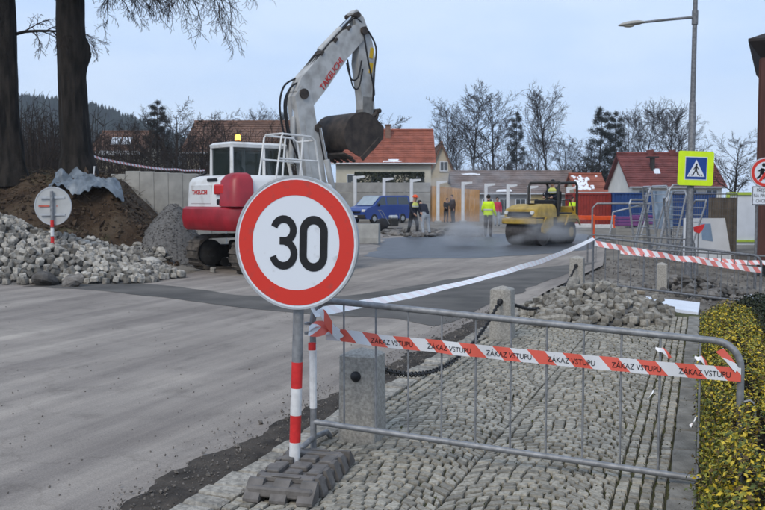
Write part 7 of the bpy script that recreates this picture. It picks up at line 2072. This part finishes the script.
big_tree('thick dark tree trunk cut off by the left picture edge', 9, 168, 3, 23.0, .33, .28, 9,
    [(5.6, 10, 20, 2.0, .05), (7.4, 15, 20, 3.2, .08), (7.8, -30, 20, 3.0, .08), (8.4, 150, 30, 3.2, .09), (8.8, 70, 30, 3.0, .08), (9.5, -80, 35, 3.0, .08), (6.6, -20, 25, 2.2, .05), (10.2, 0, 45, 3.0, .07)])

# ================================================================== WOODED HILL
D7 = 620.0
hp_ = [(-260, 60), (-120, 84), (-40, 98), (0, 99), (40, 99), (80, 103), (110, 111), (140, 122), (170, 134), (210, 150), (260, 172), (330, 205)]
def ridge(px):
    for (a, za), (b, zb) in zip(hp_, hp_[1:]):
        if a <= px <= b: return za + (zb - za) * (px - a) / (b - a)
    return 205
mb = MB(); cols = list(range(-260, 331, 10)); rows = 8
for j in range(rows + 1):
    for px in cols:
        v = j / rows; D_ = 380 + (D7 - 380) * v; q = P(px, 200, D7).x / D7 * D_ ; top = P(px, ridge(px), D7).z - 9
        mb.v.append(Vector((q, D_, -1 + max(0, top) * sm(v) + 2 * noise.noise(Vector((q * .02, D_ * .02, 0))))))
nc = len(cols)
for px in cols: top = P(px, ridge(px), D7).z - 9; mb.v.append(Vector((P(px, 200, D7).x * 1.1, D7 + 160, -4)))
mb.f = [(j * nc + i, j * nc + i + 1, (j + 1) * nc + i + 1, (j + 1) * nc + i) for j in range(rows + 1) for i in range(nc - 1)]; mb.m = [0] * len(mb.f)
M_hill = mat('forest_floor', (0.028, 0.036, 0.032), .95, .3, .05)
tag(mb.build('hill', M_hill, smooth=True), kind='structure')
mb = MB(); rr = random.Random(8)
for i in range(2600):
    px = rr.uniform(-60, 230); v = 1 - abs(rr.gauss(0, .28))
    if v < 0.05: continue
    D_ = 380 + (D7 - 380) * v; x = P(px, 200, D7).x / D7 * D_; top = max(0, P(px, ridge(px), D7).z - 9); z = -1 + top * sm(v); h = rr.uniform(7, 13); w_ = h * rr.uniform(.16, .26)
    for k in range(3):
        z0 = z + h * (.1 + .27 * k); z1 = z0 + h * .42; ww = w_ * (1 - .28 * k); n = 6; a0 = rr.random()
        vs = [Vector((x + ww * math.cos(a0 + 6.283 * q / n) * rr.uniform(.8, 1.15), D_ + ww * math.sin(a0 + 6.283 * q / n), z0 + rr.uniform(-.3, .3))) for q in range(n)] + [Vector((x, D_, z1))]
        mb.add(vs, [(q, (q + 1) % n, n) for q in range(n)])
tag(mb.build('forest', mat('hill_forest', (0.022, 0.032, 0.027), .95, .45, .12), fixn=False), kind='stuff')

# ================================================================== STEAM OVER THE FRESH ASPHALT
def steam(c, s, dens, seed):
    mb = MB(); mb.sphere((0, 0, 0), 1.0, 16, 10, 0, s); m = bpy.data.materials.new('steam'); m.use_nodes = True; t = m.node_tree; t.nodes.remove(t.nodes['Principled BSDF'])
    vol = t.nodes.new('ShaderNodeVolumePrincipled'); vol.inputs['Color'].default_value = (.95, .95, .97, 1); vol.inputs['Anisotropy'].default_value = .1
    co = t.nodes.new('ShaderNodeTexCoord'); n1 = t.nodes.new('ShaderNodeTexNoise'); n1.inputs['Scale'].default_value = 1.3; n1.inputs['Detail'].default_value = 4; n1.noise_dimensions = '4D'; n1.inputs['W'].default_value = seed
    mpn = t.nodes.new('ShaderNodeMapping'); mpn.inputs['Scale'].default_value = (.6, .6, 1.3); t.links.new(co.outputs['Object'], mpn.inputs['Vector']); t.links.new(mpn.outputs[0], n1.inputs['Vector'])
    mr = t.nodes.new('ShaderNodeMapRange'); mr.inputs['From Min'].default_value = .48; mr.inputs['From Max'].default_value = .72; mr.inputs['To Max'].default_value = dens; t.links.new(n1.outputs['Fac'], mr.inputs['Value'])
    ln = t.nodes.new('ShaderNodeVectorMath'); ln.operation = 'LENGTH'; sc = t.nodes.new('ShaderNodeMapping'); sc.inputs['Scale'].default_value = (1 / s[0], 1 / s[1], 1 / s[2]); t.links.new(co.outputs['Object'], sc.inputs['Vector']); t.links.new(sc.outputs[0], ln.inputs[0])
    fo = t.nodes.new('ShaderNodeMapRange'); fo.inputs['From Min'].default_value = 1.0; fo.inputs['From Max'].default_value = .35; t.links.new(ln.outputs['Value'], fo.inputs['Value'])
    mu = t.nodes.new('ShaderNodeMath'); mu.operation = 'MULTIPLY'; t.links.new(mr.outputs[0], mu.inputs[0]); t.links.new(fo.outputs[0], mu.inputs[1]); t.links.new(mu.outputs[0], vol.inputs['Density'])
    t.links.new(vol.outputs[0], t.nodes['Material Output'].inputs['Volume'])
    o = mb.build('steam', m); o.location = c; tag(o, kind='stuff'); return o
steam((G(500, 246).x, 31.0, .55), (3.6, 1.7, .75), 2.2, 1.0)
steam((P(480, 190, 60).x, 60.0, 2.6), (5.5, 3.0, 1.9), .35, 4.0)

# ================================================================== HAZE (thin winter air)
mb = MB(); mb.box((0, 480, 60), (2200, 1200, 130))
hm = bpy.data.materials.new('haze'); hm.use_nodes = True; t = hm.node_tree; t.nodes.remove(t.nodes['Principled BSDF'])
hv = t.nodes.new('ShaderNodeVolumePrincipled'); hv.inputs['Color'].default_value = (.80, .88, 1.0, 1); hv.inputs['Density'].default_value = 0.00032
t.links.new(hv.outputs[0], t.nodes['Material Output'].inputs['Volume'])
tag(mb.build('haze', hm), kind='stuff')
